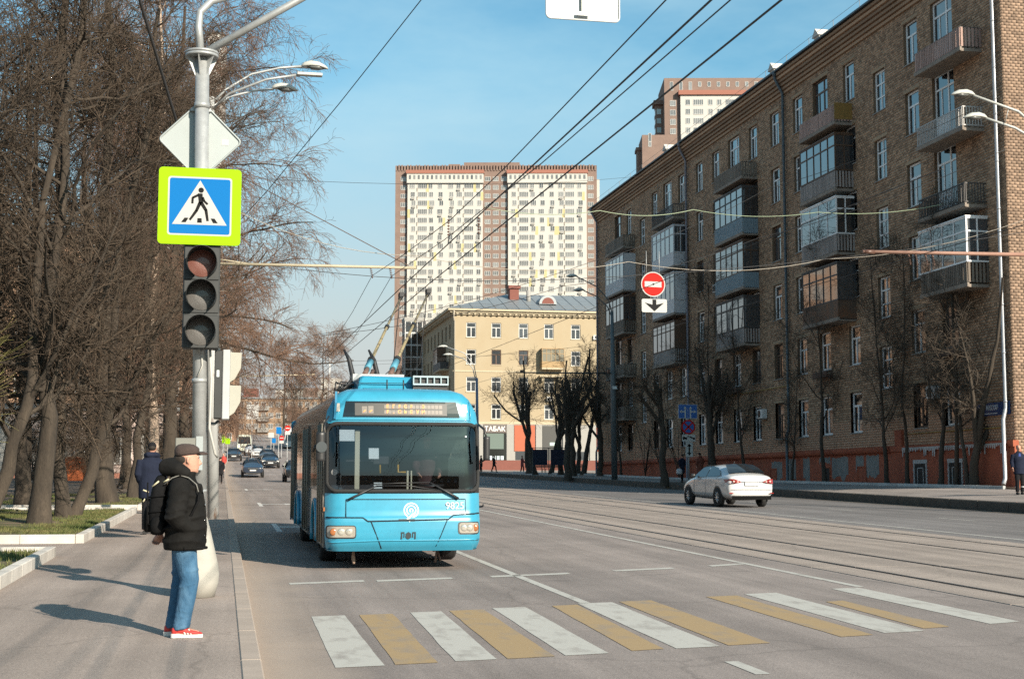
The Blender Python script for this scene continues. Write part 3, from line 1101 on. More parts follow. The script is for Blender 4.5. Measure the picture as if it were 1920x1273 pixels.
BX, BY = 31.5, 52.55
house = thing('brick_house', 'long six storey brown brick apartment house with stacked balconies', 'apartment house', (BX, BY, 1.2))
HOFF = (-BX, -BY, -1.2)


def hpart(mb, name, mats, loc=(0, 0, 0), parent=None, **k):
    p = parent or house
    off = HOFF if p is house else (0, 0, 0)
    return mb.build(name, mats, parent=p, loc=tuple(a + b for a, b in zip(off, loc)), **k)


ROW = [23.5, 20.1, 16.65, 13.2, 9.75, 6.3]
WH = 2.06
wins = []          # (yc, w, ztop, h, kind)
for yc in (108.2, 101.3, 94.9, 91.0, 87.7, 80.95, 77.45, 74.0, 67.3, 60.5):
    for r, zt in enumerate(ROW):
        if yc == 101.3 and r == 3:
            continue
        wins.append((yc, 1.32, zt, WH, 'w'))
for yc in (104.5, 63.86):
    for k in range(5):
        wins.append((yc, 1.28, 22.05 - 3.43 * k, WH, 's'))
for yc in (111.4, 98.1, 84.3, 70.9, 57.55):
    for r, zt in enumerate(ROW):
        if r < (4 if yc != 111.4 else 5) and not (r == 4 and yc != 111.4):
            wins.append((yc, 1.95, zt + 0.1, 2.95, 'd'))
        else:
            wins.append((yc, 1.4, zt, WH, 'w'))
rects = [(yc - w / 2, yc + w / 2, zt - h, zt) for yc, w, zt, h, k in wins]
Y0, Y1, Z0, Z1, ZP = 52.55, 118.05, 3.45, 24.1, 4.87

# backing wall with real openings
def wall_with_holes(name, x, ya, yb, za, zb, rc, mat, depth):
    ys = sorted({ya, yb} | {q for r in rc for q in r[:2] if ya < q < yb})
    zs = sorted({za, zb} | {q for r in rc for q in r[2:] if za < q < zb})
    ya_, za_ = np.array(ys), np.array(zs)
    mb = MB()
    yc, zc = (ya_[1:] + ya_[:-1]) / 2, (za_[1:] + za_[:-1]) / 2
    hole = np.zeros((len(yc), len(zc)), bool)
    for r in rc:
        hole |= ((yc > r[0]) & (yc < r[1]))[:, None] & ((zc > r[2]) & (zc < r[3]))[None]
    for i in range(len(yc)):
        j = 0
        while j < len(zc):
            if hole[i, j]:
                j += 1
                continue
            k = j
            while k + 1 < len(zc) and not hole[i, k + 1]:
                k += 1
            mb.quad((x, ys[i + 1], zs[j]), (x, ys[i], zs[j]), (x, ys[i], zs[k + 1]), (x, ys[i + 1], zs[k + 1]))
            j = k + 1
    for r in rc:
        a, b_, c, d = r
        for q in (((x, a, c), (x, a, d), (x + depth, a, d), (x + depth, a, c)), ((x, b_, c), (x + depth, b_, c), (x + depth, b_, d), (x, b_, d)),
                  ((x, a, c), (x + depth, a, c), (x + depth, b_, c), (x, b_, c)), ((x, a, d), (x, b_, d), (x + depth, b_, d), (x + depth, a, d))):
            mb.quad(*q)
    return hpart(mb, name, mat)


wall_with_holes('wall', BX + 0.012, Y0, Y1, ZP, Z1, [r for r in rects], mortar, 0.3)
wall_with_holes('wall', BX + 0.012, Y0, Y1, Z0, ZP, [r for r in rects if r[2] < ZP], mortar_p, 0.3)
rest = MB()
rest2 = MB()
rest2.quad((BX + .012, Y0 + .012, 0.5), (BX + 14, Y0 + .012, 0.5), (BX + 14, Y0 + .012, Z1), (BX + .012, Y0 + .012, Z1))
hpart(rest2, 'wall', M('pale_mortar', (0.14, 0.10, 0.072), .95))
rest.quad((BX + .012, Y1, 0.5), (BX + .012, Y1, Z1), (BX + 14, Y1, Z1), (BX + 14, Y1, 0.5))
rest.quad((BX + 14, Y0, .5), (BX + 14, Y1, .5), (BX + 14, Y1, Z1), (BX + 14, Y0, Z1))
hpart(rest, 'wall', mortar)
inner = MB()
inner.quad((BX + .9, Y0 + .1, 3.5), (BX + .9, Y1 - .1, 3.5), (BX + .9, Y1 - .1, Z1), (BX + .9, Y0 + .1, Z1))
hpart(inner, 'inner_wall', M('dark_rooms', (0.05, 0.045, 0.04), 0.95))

# bricks: the 300 nearest ones singly, all others as one part
BL, BH, J = 0.23, 0.125, 0.010
rows = int((Z1 - Z0) / BH)
bl = []
for rI in range(rows):
    z = Z0 + rI * BH
    ys = np.arange(Y0 - (BL / 2 if rI % 2 else 0), Y1, BL)
    a, b_ = np.maximum(ys, Y0), np.minimum(ys + BL, Y1)
    k = (b_ - a) > 0.06
    a, b_ = a[k], b_[k]
    for (wa, wb, wc, wd) in rects:
        if wc < z + BH * .6 and wd > z + BH * .4:
            a2 = np.where((a < wb) & (b_ > wb), np.maximum(a, wb), a)
            b2 = np.where((a < wa) & (b_ > wa), np.minimum(b_, wa), b_)
            keep = ~((a2 >= wa - 1e-6) & (b2 <= wb + 1e-6)) & ((b2 - a2) > 0.05)
            a, b_ = a2[keep], b2[keep]
    bl.append(np.stack([a, b_, np.full(len(a), z)], 1))
bl = np.concatenate(bl)
rgb_ = np.random.default_rng(2)


def brick_mesh(arr, x0, proud, name, mat, face='x'):
    a, b_, z = arr[:, 0] + J / 2, arr[:, 1] - J / 2, arr[:, 2] + J / 2
    t = z + BH - J
    n = len(arr)
    xf = x0 - proud - rgb_.uniform(0, 0.006, n)
    xb = np.full(n, x0 + 0.02)
    v = np.empty((n, 8, 3), np.float32)
    for i, (xx, yy, zz) in enumerate(((xf, a, z), (xf, b_, z), (xf, b_, t), (xf, a, t), (xb, a, z), (xb, b_, z), (xb, b_, t), (xb, a, t))):
        v[:, i] = np.stack([xx, yy, zz], 1)
    if face == 'y':
        v = v[:, :, [1, 0, 2]]
    q = np.array([[1, 0, 3, 2], [0, 1, 5, 4], [2, 3, 7, 6], [3, 0, 4, 7], [1, 2, 6, 5]])
    if face == 'y':
        q = q[:, ::-1]
    Q = (np.arange(n)[:, None, None] * 8 + q[None]).reshape(-1, 4)
    o = np_mesh(name, v.reshape(-1, 3), Q, mat, parent=house)
    o.location = HOFF
    return o


pa = bl[:, 2] < ZP - 0.05
full = (~pa) & (np.abs(bl[:, 1] - bl[:, 0] - BL) < 1e-3) & (bl[:, 2] > 9) & (bl[:, 2] < 20.4) & (bl[:, 0] < 53.9)
idx = np.nonzero(full)[0][:300]
single = np.zeros(len(bl), bool)
single[idx] = True
o = brick_mesh(bl[(~pa) & (~single)], BX, 0.0, 'brickwork', brick_mat)
o['kind'] = 'stuff'
o = brick_mesh(bl[pa], BX, 0.0, 'painted_brickwork', brick_painted)
o['kind'] = 'stuff'
one = MB().box(-0.004, 0.03, 0, BL - J, 0, BH - J).build('brick', brick_mat)
for i, k in enumerate(idx):
    q = one if i == 0 else inst(one)
    q.parent = house
    q.location = (HOFF[0] + BX, HOFF[1] + bl[k, 0] + J / 2, HOFF[2] + bl[k, 2] + J / 2)
# end wall towards the camera
en = []
for rI in range(rows + 8):
    z = Z0 - 1.1 + rI * BH
    xs = np.arange(BX - (BL / 2 if rI % 2 else 0), BX + 3.4, BL)
    a, b_ = np.maximum(xs, BX), xs + BL
    k = (b_ - a) > .06
    en.append(np.stack([a[k], b_[k], np.full(k.sum(), z)], 1))
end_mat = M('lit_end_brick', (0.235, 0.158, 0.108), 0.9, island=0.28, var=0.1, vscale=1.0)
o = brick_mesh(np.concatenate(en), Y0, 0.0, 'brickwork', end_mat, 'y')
o['kind'] = 'stuff'

# windows of the brick house (recessed 0.13 m)
def frame_mesh(w, h, style, fm):
    mb = MB()
    t, d = 0.095, 0.06
    x0, x1 = 0.0, d
    mb.box(x0, x1, -w / 2, -w / 2 + t, 0, h)
    mb.box(x0, x1, w / 2 - t, w / 2, 0, h)
    mb.box(x0, x1, -w / 2 + t, w / 2 - t, 0, t)
    mb.box(x0, x1, -w / 2 + t, w / 2 - t, h - t, h)
    if style == 'w':
        tz = h * 0.67
        mb.box(x0 + .002, x1 - .002, -w / 2 + t, w / 2 - t, tz - .045, tz + .045)
        mb.box(x0 + .004, x1 - .004, -.05 + w * .06, .05 + w * .06, t, tz - .045)
    elif style == 's':
        for q in (.35, .68):
            mb.box(x0 + .002, x1 - .002, -w / 2 + t, w / 2 - t, h * q - .035, h * q + .035)
        mb.box(x0 + .004, x1 - .004, -.04, .04, t, h - t)
    elif style == 'd':
        tz = h * 0.76
        mb.box(x0 + .002, x1 - .002, -w / 2 + t, w / 2 - t, tz - .045, tz + .045)
        mb.box(x0 + .004, x1 - .004, -w * .12 - .05, -w * .12 + .05, t, h - t)
        mb.box(x0 + .003, x1 - .003, -w * .12 + .05, w / 2 - t, .85, .93)
        mb.box(x0 + .004, x1 - .004, w * .2 - .03, w * .2 + .03, .93, tz - .045)
        mb.box(x0 + .02, x1 - .02, -w * .12 + .05, w / 2 - t, 0.07, .85)
    return mb


lintel_mat = M('lintel_brick', (0.33, 0.235, 0.15), 0.9, island=.2)
protos = {}
wrg = random.Random(5)
for yc, w, zt, h, kind in wins:
    fm = frame_white if wrg.random() < 0.86 else frame_brown
    key = (kind, w, fm.name)
    if key not in protos:
        f = frame_mesh(w - 0.02, h - 0.02, kind, fm).build('window', fm)
        if kind != 'd':
            MB().box(-.19, -.001, -w / 2 - .03, w / 2 + .03, -.055, -.011).build('sill', sill_grey, parent=f)
        MB().box(-.156, -.13, -w / 2 - .15, w / 2 + .15, h - .008, h + .14).build('lintel', lintel_mat, parent=f)
        p = MB().quad((.035, -w / 2 + .03, .03), (.035, -w / 2 + .03, h - .03), (.035, w / 2 - .03, h - .03), (.035, w / 2 - .03, .03)).build('pane', pane_dark, parent=f)
        protos[key] = f
        wo = f
    else:
        wo = inst(protos[key])
        for ch in protos[key].children:
            inst(ch, parent=wo)
    wo.parent = house
    wo.location = (HOFF[0] + BX + 0.14, HOFF[1] + yc, HOFF[2] + zt - h + 0.01)

# cornice courses, roof edge, roof
for k in range(6):
    mb = MB().box(BX - 0.10 - 0.095 * k, BX + .3, Y0 - .06 - 0.06 * k, Y1 + .06 + .05 * k, Z1 + 0.2 * k, Z1 + 0.2 * k + 0.155)
    mb.box(BX - 0.04 - 0.095 * k, BX + .3, Y0 - .04 - .06 * k, Y1 + .04 + .05 * k, Z1 + 0.2 * k + .155, Z1 + 0.2 * k + .2)
    hpart(mb, 'cornice_course', brick_mat)
hpart(MB().box(BX - .72, BX + 14.4, Y0 - .5, Y1 + .5, 25.30, 25.40), 'roof_edge', gutter_dark)
rf = MB()
a, b_, c, d = (BX - .7, Y0 - .5, 25.41), (BX + 14.4, Y0 - .5, 25.41), (BX + 14.4, Y1 + .5, 25.41), (BX - .7, Y1 + .5, 25.41)
e, f = (BX + 7, Y0 + 6, 28.2), (BX + 7, Y1 - 6, 28.2)
for q in ((a, e, f, d), (b_, c, f, e)):
    rf.poly(q)
rf.poly((a, b_, e))
rf.poly((c, d, f))
hpart(rf, 'roof', slate_roof, fix=True)
rl = MB()
y = Y0
while y < Y1:
    rl.tube([(BX - .2, y, 25.4), (BX - .2, y, 26.15)], .016, 4)
    y += 3.2
for zz in (25.75, 26.13):
    rl.tube([(BX - .2, Y0, zz), (BX - .2, Y1, zz)], .013, 4)
hpart(rl, 'roof_railing', M('grey_railing', (.2, .2, .2), .6))
dorm_m = M('whitewashed_dormer', (0.48, 0.45, 0.41), 0.85, var=.1)
for yy in (101.3, 79.9, 73.2):
    mb = MB().box(BX + .9, BX + 1.7, yy - .35, yy + .35, 25.7, 26.75)
    mb.ext([(BX + .8, yy - .45, 26.75), (BX + .8, yy + .45, 26.75), (BX + .8, yy, 27.2)], (1.1, 0, 0))
    hpart(mb, 'roof_dormer', dorm_m, fix=True)

# plinth
pl = MB().box(BX - .09, BX + .2, Y0 - .05, Y1 + .02, 0.6, 3.2)
hpart(pl, 'plinth', base_red)
mb = MB()
mb.box(BX - .16, BX + .1, Y0 - .06, 63.4, 3.2, 3.45)
mb.tube([(BX - .10, 63.45, 3.3), (BX - .10, Y1, 3.3)], .17, 10)
mb.box(BX - .05, BX + .1, 63.45, Y1, 3.42, 3.48)
hpart(mb, 'plinth_moulding', base_red)
for k, (ya, yb, za, zb) in enumerate([(64.7, 66.1, 1.95, 3.08), (66.4, 67.3, 2.3, 3.1), (68.2, 70.2, 1.9, 3.05), (70.4, 71.8, 2.7, 3.08), (73.1, 74.0, 1.8, 3.1), (75.0, 76.2, 1.75, 3.1), (77.0, 78.6, 1.8, 2.95)]):
    rp = random.Random(k)
    pts = []
    for t in range(9):
        pts.append((ya + (yb - ya) * t / 8, za + rp.uniform(-.12, .25)))
    for t in range(9):
        pts.append((yb + (ya - yb) * t / 8, zb + rp.uniform(-.08, .03)))
    hpart(MB().ext([(BX - .094, q[0], q[1]) for q in pts[::-1]], (.004, 0, 0)), 'plaster_patch', base_grey)
dk = M('dark_basement_opening', (0.02, 0.016, 0.014), .8)
for yc in (66.6, 70.9, 78.3):
    hpart(MB().box(BX - .10, BX - .07, yc - .45, yc + .45, 1.75, 2.5), 'basement_hatch', base_red if yc != 70.9 else dk)
    hpart(MB().box(BX - .13, BX - .085, yc - .5, yc - .45, 1.7, 2.55).box(BX - .13, BX - .085, yc + .45, yc + .5, 1.7, 2.55).box(BX - .13, BX - .085, yc - .45, yc + .45, 2.5, 2.55), 'hatch_frame', base_red)
hpart(MB().box(BX - .14, BX + .02, 62.2, 62.9, 3.45, 4.2), 'junction_box', base_red)
trim = M('white_icicle_trim', (0.42, 0.41, 0.40), .85, var=.15)
for yc in (60.5, 57.3):
    w = MB().box(BX - .125, BX - .088, yc - .62, yc - .54, 1.3, 2.6).box(BX - .125, BX - .088, yc + .54, yc + .62, 1.3, 2.6).box(BX - .125, BX - .088, yc - .66, yc + .66, 2.6, 2.78)
    for s_ in (-1, 1):
        for t in range(9):
            w.box(BX - .122, BX - .09, yc + s_ * .62 - .03 * (1 + t % 2), yc + s_ * .62 + .03 * (1 + t % 2), 1.3 + t * .14, 1.37 + t * .14)
    w = hpart(w, 'basement_window', trim)
    MB().quad((BX - .093, yc - .54, 1.3), (BX - .093, yc - .54, 2.6), (BX - .093, yc + .54, 2.6), (BX - .093, yc + .54, 1.3)).build('pane', dk, parent=w)
    g = MB()
    for q in (-.27, .27):
        g.box(BX - .115, BX - .095, yc + q - .02, yc + q + .02, 1.3, 2.4)
    g.box(BX - .115, BX - .095, yc - .27, yc + .27, 2.38, 2.42)
    g.build('window_bars', trim, parent=w)
ic = MB()
y = 53.0
ri = random.Random(3)
while y < 62.1:
    L = ri.uniform(.07, .2) + (.25 if ri.random() < .14 else 0)
    ic.hexa([(BX - .175, y + .05, 3.33 - L), (BX - .165, y + .05, 3.33 - L), (BX - .165, y + .11, 3.33 - L), (BX - .175, y + .11, 3.33 - L),
             (BX - .175, y, 3.36), (BX - .163, y, 3.36), (BX - .163, y + .16, 3.36), (BX - .175, y + .16, 3.36)])
    y += .16
hpart(ic, 'icicle_trim', trim)
# gas pipe
hpart(MB().tube([(BX - .06, 53.2, 4.0), (BX - .06, 62, 4.0)], .025, 6), 'gas_pipe', M('ochre_pipe', (.28, .17, .03), .7))
hpart(MB().tube([(BX - .08, 76.1, 3.6), (BX - .08, 76.1, 7.2), (BX - .08, 88, 7.2)], .03, 6), 'gas_pipe', bpy.data.materials['ochre_pipe'])
# drainpipes
for yy, mt in ((93.4, M('lilac_grey_pipe', (.19, .19, .22), .5, .3, var=.15)), (75.75, M('blue_grey_pipe', (.075, .105, .125), .5, .2, var=.2)), (52.95, M('bright_zinc_pipe', (.38, .39, .41), .4, .4, var=.12)), (117.6, bpy.data.materials['lilac_grey_pipe'])):
    mb = MB()
    mb.tube([(BX - .62, yy, 25.25), (BX - .62, yy, 24.95), (BX - .16, yy, 24.1), (BX - .16, yy, 4.8), (BX - .32, yy - .05, 4.3), (BX - .32, yy - .05, 1.9), (BX - .5, yy - .2, 1.65)], .085, 8)
    for zz in range(3, 24, 2):
        mb.tube([(BX - .16, yy, zz + 2.0), (BX - .16, yy, zz + 2.06)], .10, 8)
    mb.lathe([(.14, .12), (.14, 0.02), (.085, -.15)], 8, (BX - .62, yy, 25.2))
    hpart(mb, 'drainpipe', mt)
# flower box ledges left from removed balconies
for yy in (57.5, 70.9, 84.3):
    hpart(MB().box(BX - .4, BX + .01, yy - .9, yy + .9, 7.28, 7.44).box(BX - .38, BX - .34, yy - .9, yy + .9, 7.44, 7.6), 'stub_ledge', M('rusty_ledge', (.09, .05, .035), .9, var=.3) if 'rusty_ledge' not in bpy.data.materials else bpy.data.materials['rusty_ledge'])

# balconies
slat_wood = M('pinkish_wood_slats', (0.38, 0.255, 0.215), .85, var=.2, island=.2)
slat_dark = M('dark_slats', (0.17, 0.138, 0.11), .8, island=.25)
slat_grey = M('grey_slats', (0.30, 0.265, 0.245), .8, island=.2)
panel_blue = M('blue_grey_cladding', (0.19, 0.25, 0.285), .6, var=.12, vscale=1.5)
panel_white = M('white_cladding', (0.50, 0.50, 0.51), .55, var=.06)
panel_rust = M('rust_brown_panel', (0.15, 0.075, 0.04), .8, col2=(.10, .07, .05), vscale=2)
rail_pale = M('pale_railing', (0.42, 0.40, 0.38), .6)
rail_dark = M('dark_railing', (0.055, 0.05, 0.048), .6)
ochre = M('ochre_screen', (0.25, 0.15, 0.04), .8, var=.15)
refl_pane = pane_mat('balcony_pane', (0.045, 0.05, 0.055), 0.06, 0.5)


def balcony(ya, yb, zf, par, pm, glaze=None, out=1.0, siding=None, label=None, end_screen=None):
    """ya<yb along the facade, zf = underside of the slab"""
    root = hpart(MB().box(BX - out, BX - .005, ya, yb, zf, zf + .13).box(BX - out - .03, BX - out + .06, ya - .03, yb + .03, zf + .02, zf + .19), 'balcony', slab_conc)
    if label:
        root['label'] = label
    z0, z1 = zf + .19, zf + 1.07
    xf = BX - out
    if par == 'slats' or par == 'rails':
        mb = MB()
        w, g = (.10, .055) if par == 'slats' else (.036, .10)
        y = ya + .02
        while y < yb - w:
            mb.box(xf - .012, xf + .012, y, y + w, z0 + .02, z1 - .03)
            y += w + g
        for ye in (ya, yb):
            x = xf + .04
            while x < BX - .1:
                mb.box(x, x + w, ye - .012, ye + .012, z0 + .02, z1 - .03)
                x += w + (g if par == 'rails' else .07)
        mb.build('slats' if par == 'slats' else 'rails', pm, parent=root)['kind'] = 'stuff'
        mb = MB()
        for zz in (z0 + .05, z1 - .03):
            mb.box(xf + .013, xf + .05, ya, yb, zz - .02, zz + .03)
            for ye in (ya, yb):
                mb.box(xf + .05, BX, ye + (.013 if ye == ya else -.045), ye + (.045 if ye == ya else -.013), zz - .02, zz + .03)
        mb.build('handrail', rail_dark if par == 'slats' else pm, parent=root)
    else:
        mb = MB().box(xf - .015, xf + .015, ya, yb, z0 - .1, z1)
        for ye, s_ in ((ya, 1), (yb, -1)):
            mb.hexa([(xf + .016, min(ye, ye + s_ * .03), z0 - .1), (BX - .004, min(ye, ye + s_ * .03), z0 - .1), (BX - .004, max(ye, ye + s_ * .03), z0 - .1), (xf + .016, max(ye, ye + s_ * .03), z0 - .1),
                     (xf + .016, min(ye, ye + s_ * .03), z1), (BX - .004, min(ye, ye + s_ * .03), z1), (BX - .004, max(ye, ye + s_ * .03), z1), (xf + .016, max(ye, ye + s_ * .03), z1)])
        if par == 'ribbed':
            y = ya + .1
            while y < yb:
                mb.box(xf - .028, xf - .015, y, y + .05, z0 - .1, z1)
                y += .2 if pm is panel_white else .14
            x = xf + .08
            while x < BX - .05:
                mb.box(x, x + .05, ya - .013, ya, z0 - .1, z1)
                x += .14
        mb.build('parapet', pm, parent=root)
    if end_screen:
        MB().box(xf + .02, BX, ya - .035, ya - .005, z0 + .1, z1 + .08).build('end_screen', end_screen, parent=root)
    if glaze:
        zt = zf + 3.0
        n = 5 if glaze is not frame_white else 4
        mb = MB()
        t = .05 if glaze is not panel_white else .09
        for k in range(n + 1):
            y = ya + (yb - ya) * k / n
            mb.box(xf - .02, xf + .05, y - t / 2, y + t / 2, z1, zt)
        for zz in (z1 + .03, z1 + (zt - z1) * .68, zt - .05):
            mb.box(xf - .015, xf + .045, ya, yb, zz - .035, zz + .035)
            for ye in (ya, yb):
                mb.box(xf + .05, BX, ye - .03, ye + .03, zz - .035, zz + .035)
        for ye in (ya, yb):
            mb.box(xf + .47, xf + .53, ye - .028, ye + .028, z1, zt)
        if siding:
            mb.box(xf + .02, BX - .003, ya - .045, ya - .02, z1, zt)
        mb.box(xf - .05, BX, ya - .05, yb + .05, zt - .015, zt + .045)
        fr = mb.build('glazing_frame', glaze, parent=root)
        pn = MB()
        for k in range(n):
            y, y2 = ya + (yb - ya) * k / n, ya + (yb - ya) * (k + 1) / n
            pn.quad((xf + .012, y, z1), (xf + .012, y, zt), (xf + .012, y2, zt), (xf + .012, y2, z1))
        for ye in (ya, yb):
            pn.quad((xf + .05, ye, z1), (BX, ye, z1), (BX, ye, zt), (xf + .05, ye, zt))
        pn.build('pane', refl_pane, parent=root)
    return root


FZ = [20.05, 16.6, 13.3, 9.9]
c17, c13, c9, c5, c1 = (54.15, 58.25), (66.97, 71.45), (80.3, 85.25), (93.7, 98.75), (106.45, 111.7)
balcony(*c17, FZ[0], 'slats', slat_wood, label='balcony with weathered pink wooden slats')
balcony(*c17, FZ[1], 'rails', rail_pale, label='balcony with pale open railing')
balcony(*c17, FZ[2], 'rails', rail_dark, label='balcony with dark open railing')
balcony(*c17, FZ[3], 'slats', slat_dark, glaze=frame_white, label='white glazed balcony over dark slats')
balcony(*c13, FZ[0], 'slats', slat_wood, end_screen=ochre, label='balcony with ochre end screen')
balcony(*c13, FZ[1], 'slats', slat_grey, glaze=frame_brown, label='brown glazed balcony over grey slats')
balcony(*c13, FZ[2], 'slats', slat_grey, glaze=frame_white, label='white glazed balcony over grey slats')
balcony(*c13, FZ[3], 'panel', panel_rust, glaze=rail_dark, label='dark glazed balcony over rust brown panels')
balcony(*c9, FZ[0], 'slats', slat_dark, label='open balcony with dark slats')
balcony(*c9, FZ[1], 'ribbed', panel_blue, glaze=rail_dark, label='glazed balcony over blue grey cladding, upper')
balcony(*c9, FZ[2], 'ribbed', panel_blue, glaze=frame_brown, label='glazed balcony over blue grey cladding, lower')
balcony(*c9, FZ[3], 'slats', slat_grey, glaze=rail_dark, label='dark glazed balcony over grey slats')
balcony(*c5, FZ[0], 'rails', rail_dark)
balcony(*c5, FZ[1], 'panel', panel_white, glaze=panel_white, label='white clad glazed balcony, upper')
balcony(*c5, FZ[2], 'panel', panel_white, glaze=panel_white, siding=True, label='white clad glazed balcony, lower')
balcony(*c5, FZ[3], 'slats', slat_grey, glaze=frame_brown, siding=True, label='brown boarded glazed balcony')
balcony(*c1, FZ[0], 'slats', slat_dark)
balcony(*c1, FZ[1], 'ribbed', panel_white, glaze=panel_white, siding=True, label='white boarded glazed balcony at the far corner')
balcony(*c1, FZ[2], 'slats', slat_dark, glaze=frame_brown)
balcony(*c1, FZ[3], 'slats', slat_dark)
balcony(*c1, 6.55, 'slats', slat_dark)

# air conditioners fixed to the facade
acp = thing('air_conditioner', 'x', 'air conditioner', group='air conditioners on the brick house')
MB().box(-.33, 0, -.4, .4, 0, .55).build('casing', white_plastic, parent=acp, bevel=.02)
MB().lathe([(.215, -.345), (.215, -.333), (.19, -.333), (.19, -.345)], 20, (0, .06, .28), 'x', cap=False).lathe([(.19, -.336), (.001, -.336)], 20, (0, .06, .28), 'x', cap=False).build('fan_grille', black_plastic, parent=acp)
MB().box(-.3, .0, -.3, -.26, -.05, 0).box(-.3, 0, .26, .3, -.05, 0).build('bracket', galv, parent=acp)
for i, (y, z, lab) in enumerate([(81.0, 13.9, 'white air conditioner under a window right of the blue balconies'), (87.2, 14.0, 'white air conditioner left of the lower blue balcony'),
                                 (58.9, 5.5, 'white air conditioner by the lowest window, left of the blue house number'), (79.7, 5.5, 'white air conditioner above the roof line of the white car'),
                                 (99.6, 10.9, 'small air conditioner under the arrow plate')]):
    o = acp if i == 0 else copy_tree(acp)
    o.location = (BX - .03, y, z)
    o['label'] = lab

# house number plate
np_ = thing('house_number_plate', 'dark blue street name plate with white 24 beside the right drainpipe', 'sign', (BX - .05, 53.85, 4.78))
blue_plate = M('dark_blue_enamel', (0.012, 0.035, 0.115), .4)
MB().box(-.03, .02, -.45, 1.55, -.27, .27).build('name_board', blue_plate, parent=np_, bevel=.01)
MB().box(-.03, .02, -1.05, -.47, -.27, .27).build('number_board', blue_plate, parent=np_, bevel=.01)
wl_ = M('plate_lettering', (.6, .6, .6), .6)
text_obj('lettering', '24', .42, wl_, np_, (-.034, -.76, 0), (R(90), 0, R(-90)), xs=.8)
text_obj('lettering', 'МАВСКАЯ', .30, wl_, np_, (-.034, .3, .05), (R(90), 0, R(-90)), xs=.62)
MB().box(-.034, -.031, -.1, 1.2, -.19, -.165).build('lettering', wl_, parent=np_)
# ------------------------------------------------------------------ yellow house at the end of the square
yel = M('yellow_plaster', (0.335, 0.275, 0.185), 0.9, col2=(0.315, 0.25, 0.16), vscale=0.5, thr=(0.35, 0.7), fine=0.06, fscale=12)
yel2 = M('yellow_rusticated_plaster', (0.305, 0.21, 0.11), 0.9, var=0.1, vscale=1.5)
cream = M('cream_cornice', (0.40, 0.34, 0.24), 0.85, var=.06)
white_wall = M('white_plaster', (0.28, 0.27, 0.25), 0.85, var=.06)
orange_pl = M('orange_shop_panel', (0.34, 0.085, 0.038), 0.7, var=.08)
shop_sign = M('brown_shop_fascia', (0.09, 0.07, 0.062), 0.6)
green_blind = M('grey_green_blind', (0.10, 0.135, 0.118), 0.7)
base_brown = M('red_brown_base', (0.17, 0.062, 0.047), 0.9, var=.1)
pane_far = pane_mat('far_window_pane', (0.035, 0.04, 0.045), 0.1, 0.6)
red_roof = M('terracotta_band', (0.27, 0.11, 0.075), 0.8, var=.08)
HX, HY = 28.05, 175.0
HZ = S * 175
yh = thing('yellow_house', 'yellow five storey corner house with grey metal roof behind the pollarded trees', 'apartment house', (HX, HY, HZ))


def yp(mb, name, mats, parent=None, **k):
    return mb.build(name, mats, parent=parent or yh, **k)


W_, D_ = 34.0, 34.0
yp(MB().box(0.2, W_, .2, D_, 0.0, 19.6), 'core', yel)
ywin = []
xs5 = [2.25, 5.45, 8.95, 12.25, 15.75, 19.2, 22.6, 26.0, 29.4]
zt4 = [18.78, 15.38, 11.95, 8.55]
for x in xs5:
    for zt in zt4:
        if abs(x - 12.25) < .1 and zt == 15.38:
            continue
        ywin.append((x, zt))
ysd = [3.0, 6.2, 9.4, 12.8, 16.0, 19.2, 22.4, 25.8]


def front_wall(name, x0, x1, z0, z1, holes, y, mat, side=False, depth=.25):
    xs = sorted({x0, x1} | {q for h in holes for q in h[:2] if x0 < q < x1})
    zs = sorted({z0, z1} | {q for h in holes for q in h[2:] if z0 < q < z1})
    mb = MB()
    P = (lambda a, z, d=0: (a, y + d, z)) if not side else (lambda a, z, d=0: (y + d, a, z))
    for i in range(len(xs) - 1):
        for j in range(len(zs) - 1):
            xc, zc = (xs[i] + xs[i + 1]) / 2, (zs[j] + zs[j + 1]) / 2
            if any(h[0] < xc < h[1] and h[2] < zc < h[3] for h in holes):
                continue
            q = [P(xs[i], zs[j]), P(xs[i + 1], zs[j]), P(xs[i + 1], zs[j + 1]), P(xs[i], zs[j + 1])]
            mb.quad(*(q if not side else q[::-1]))
    for h in holes:
        a, b_, c, d = h
        for (p0, p1) in (((a, c), (a, d)), ((b_, d), (b_, c)), ((a, d), (b_, d)), ((b_, c), (a, c))):
            mb.quad(P(*p0), P(*p1), P(*p1, depth), P(*p0, depth))
    return yp(mb, name, mat)


front_wall('wall', 0.0, W_, 6.2, 19.75, [(x - .62, x + .62, zt - 1.88, zt) for x, zt in ywin], 0.0, yel)
front_wall('wall', 0.0, D_, 0.0, 19.75, [(y - .55, y + .55, zt - 1.88, zt) for y in ysd for zt in zt4], 0.0, yel, True)


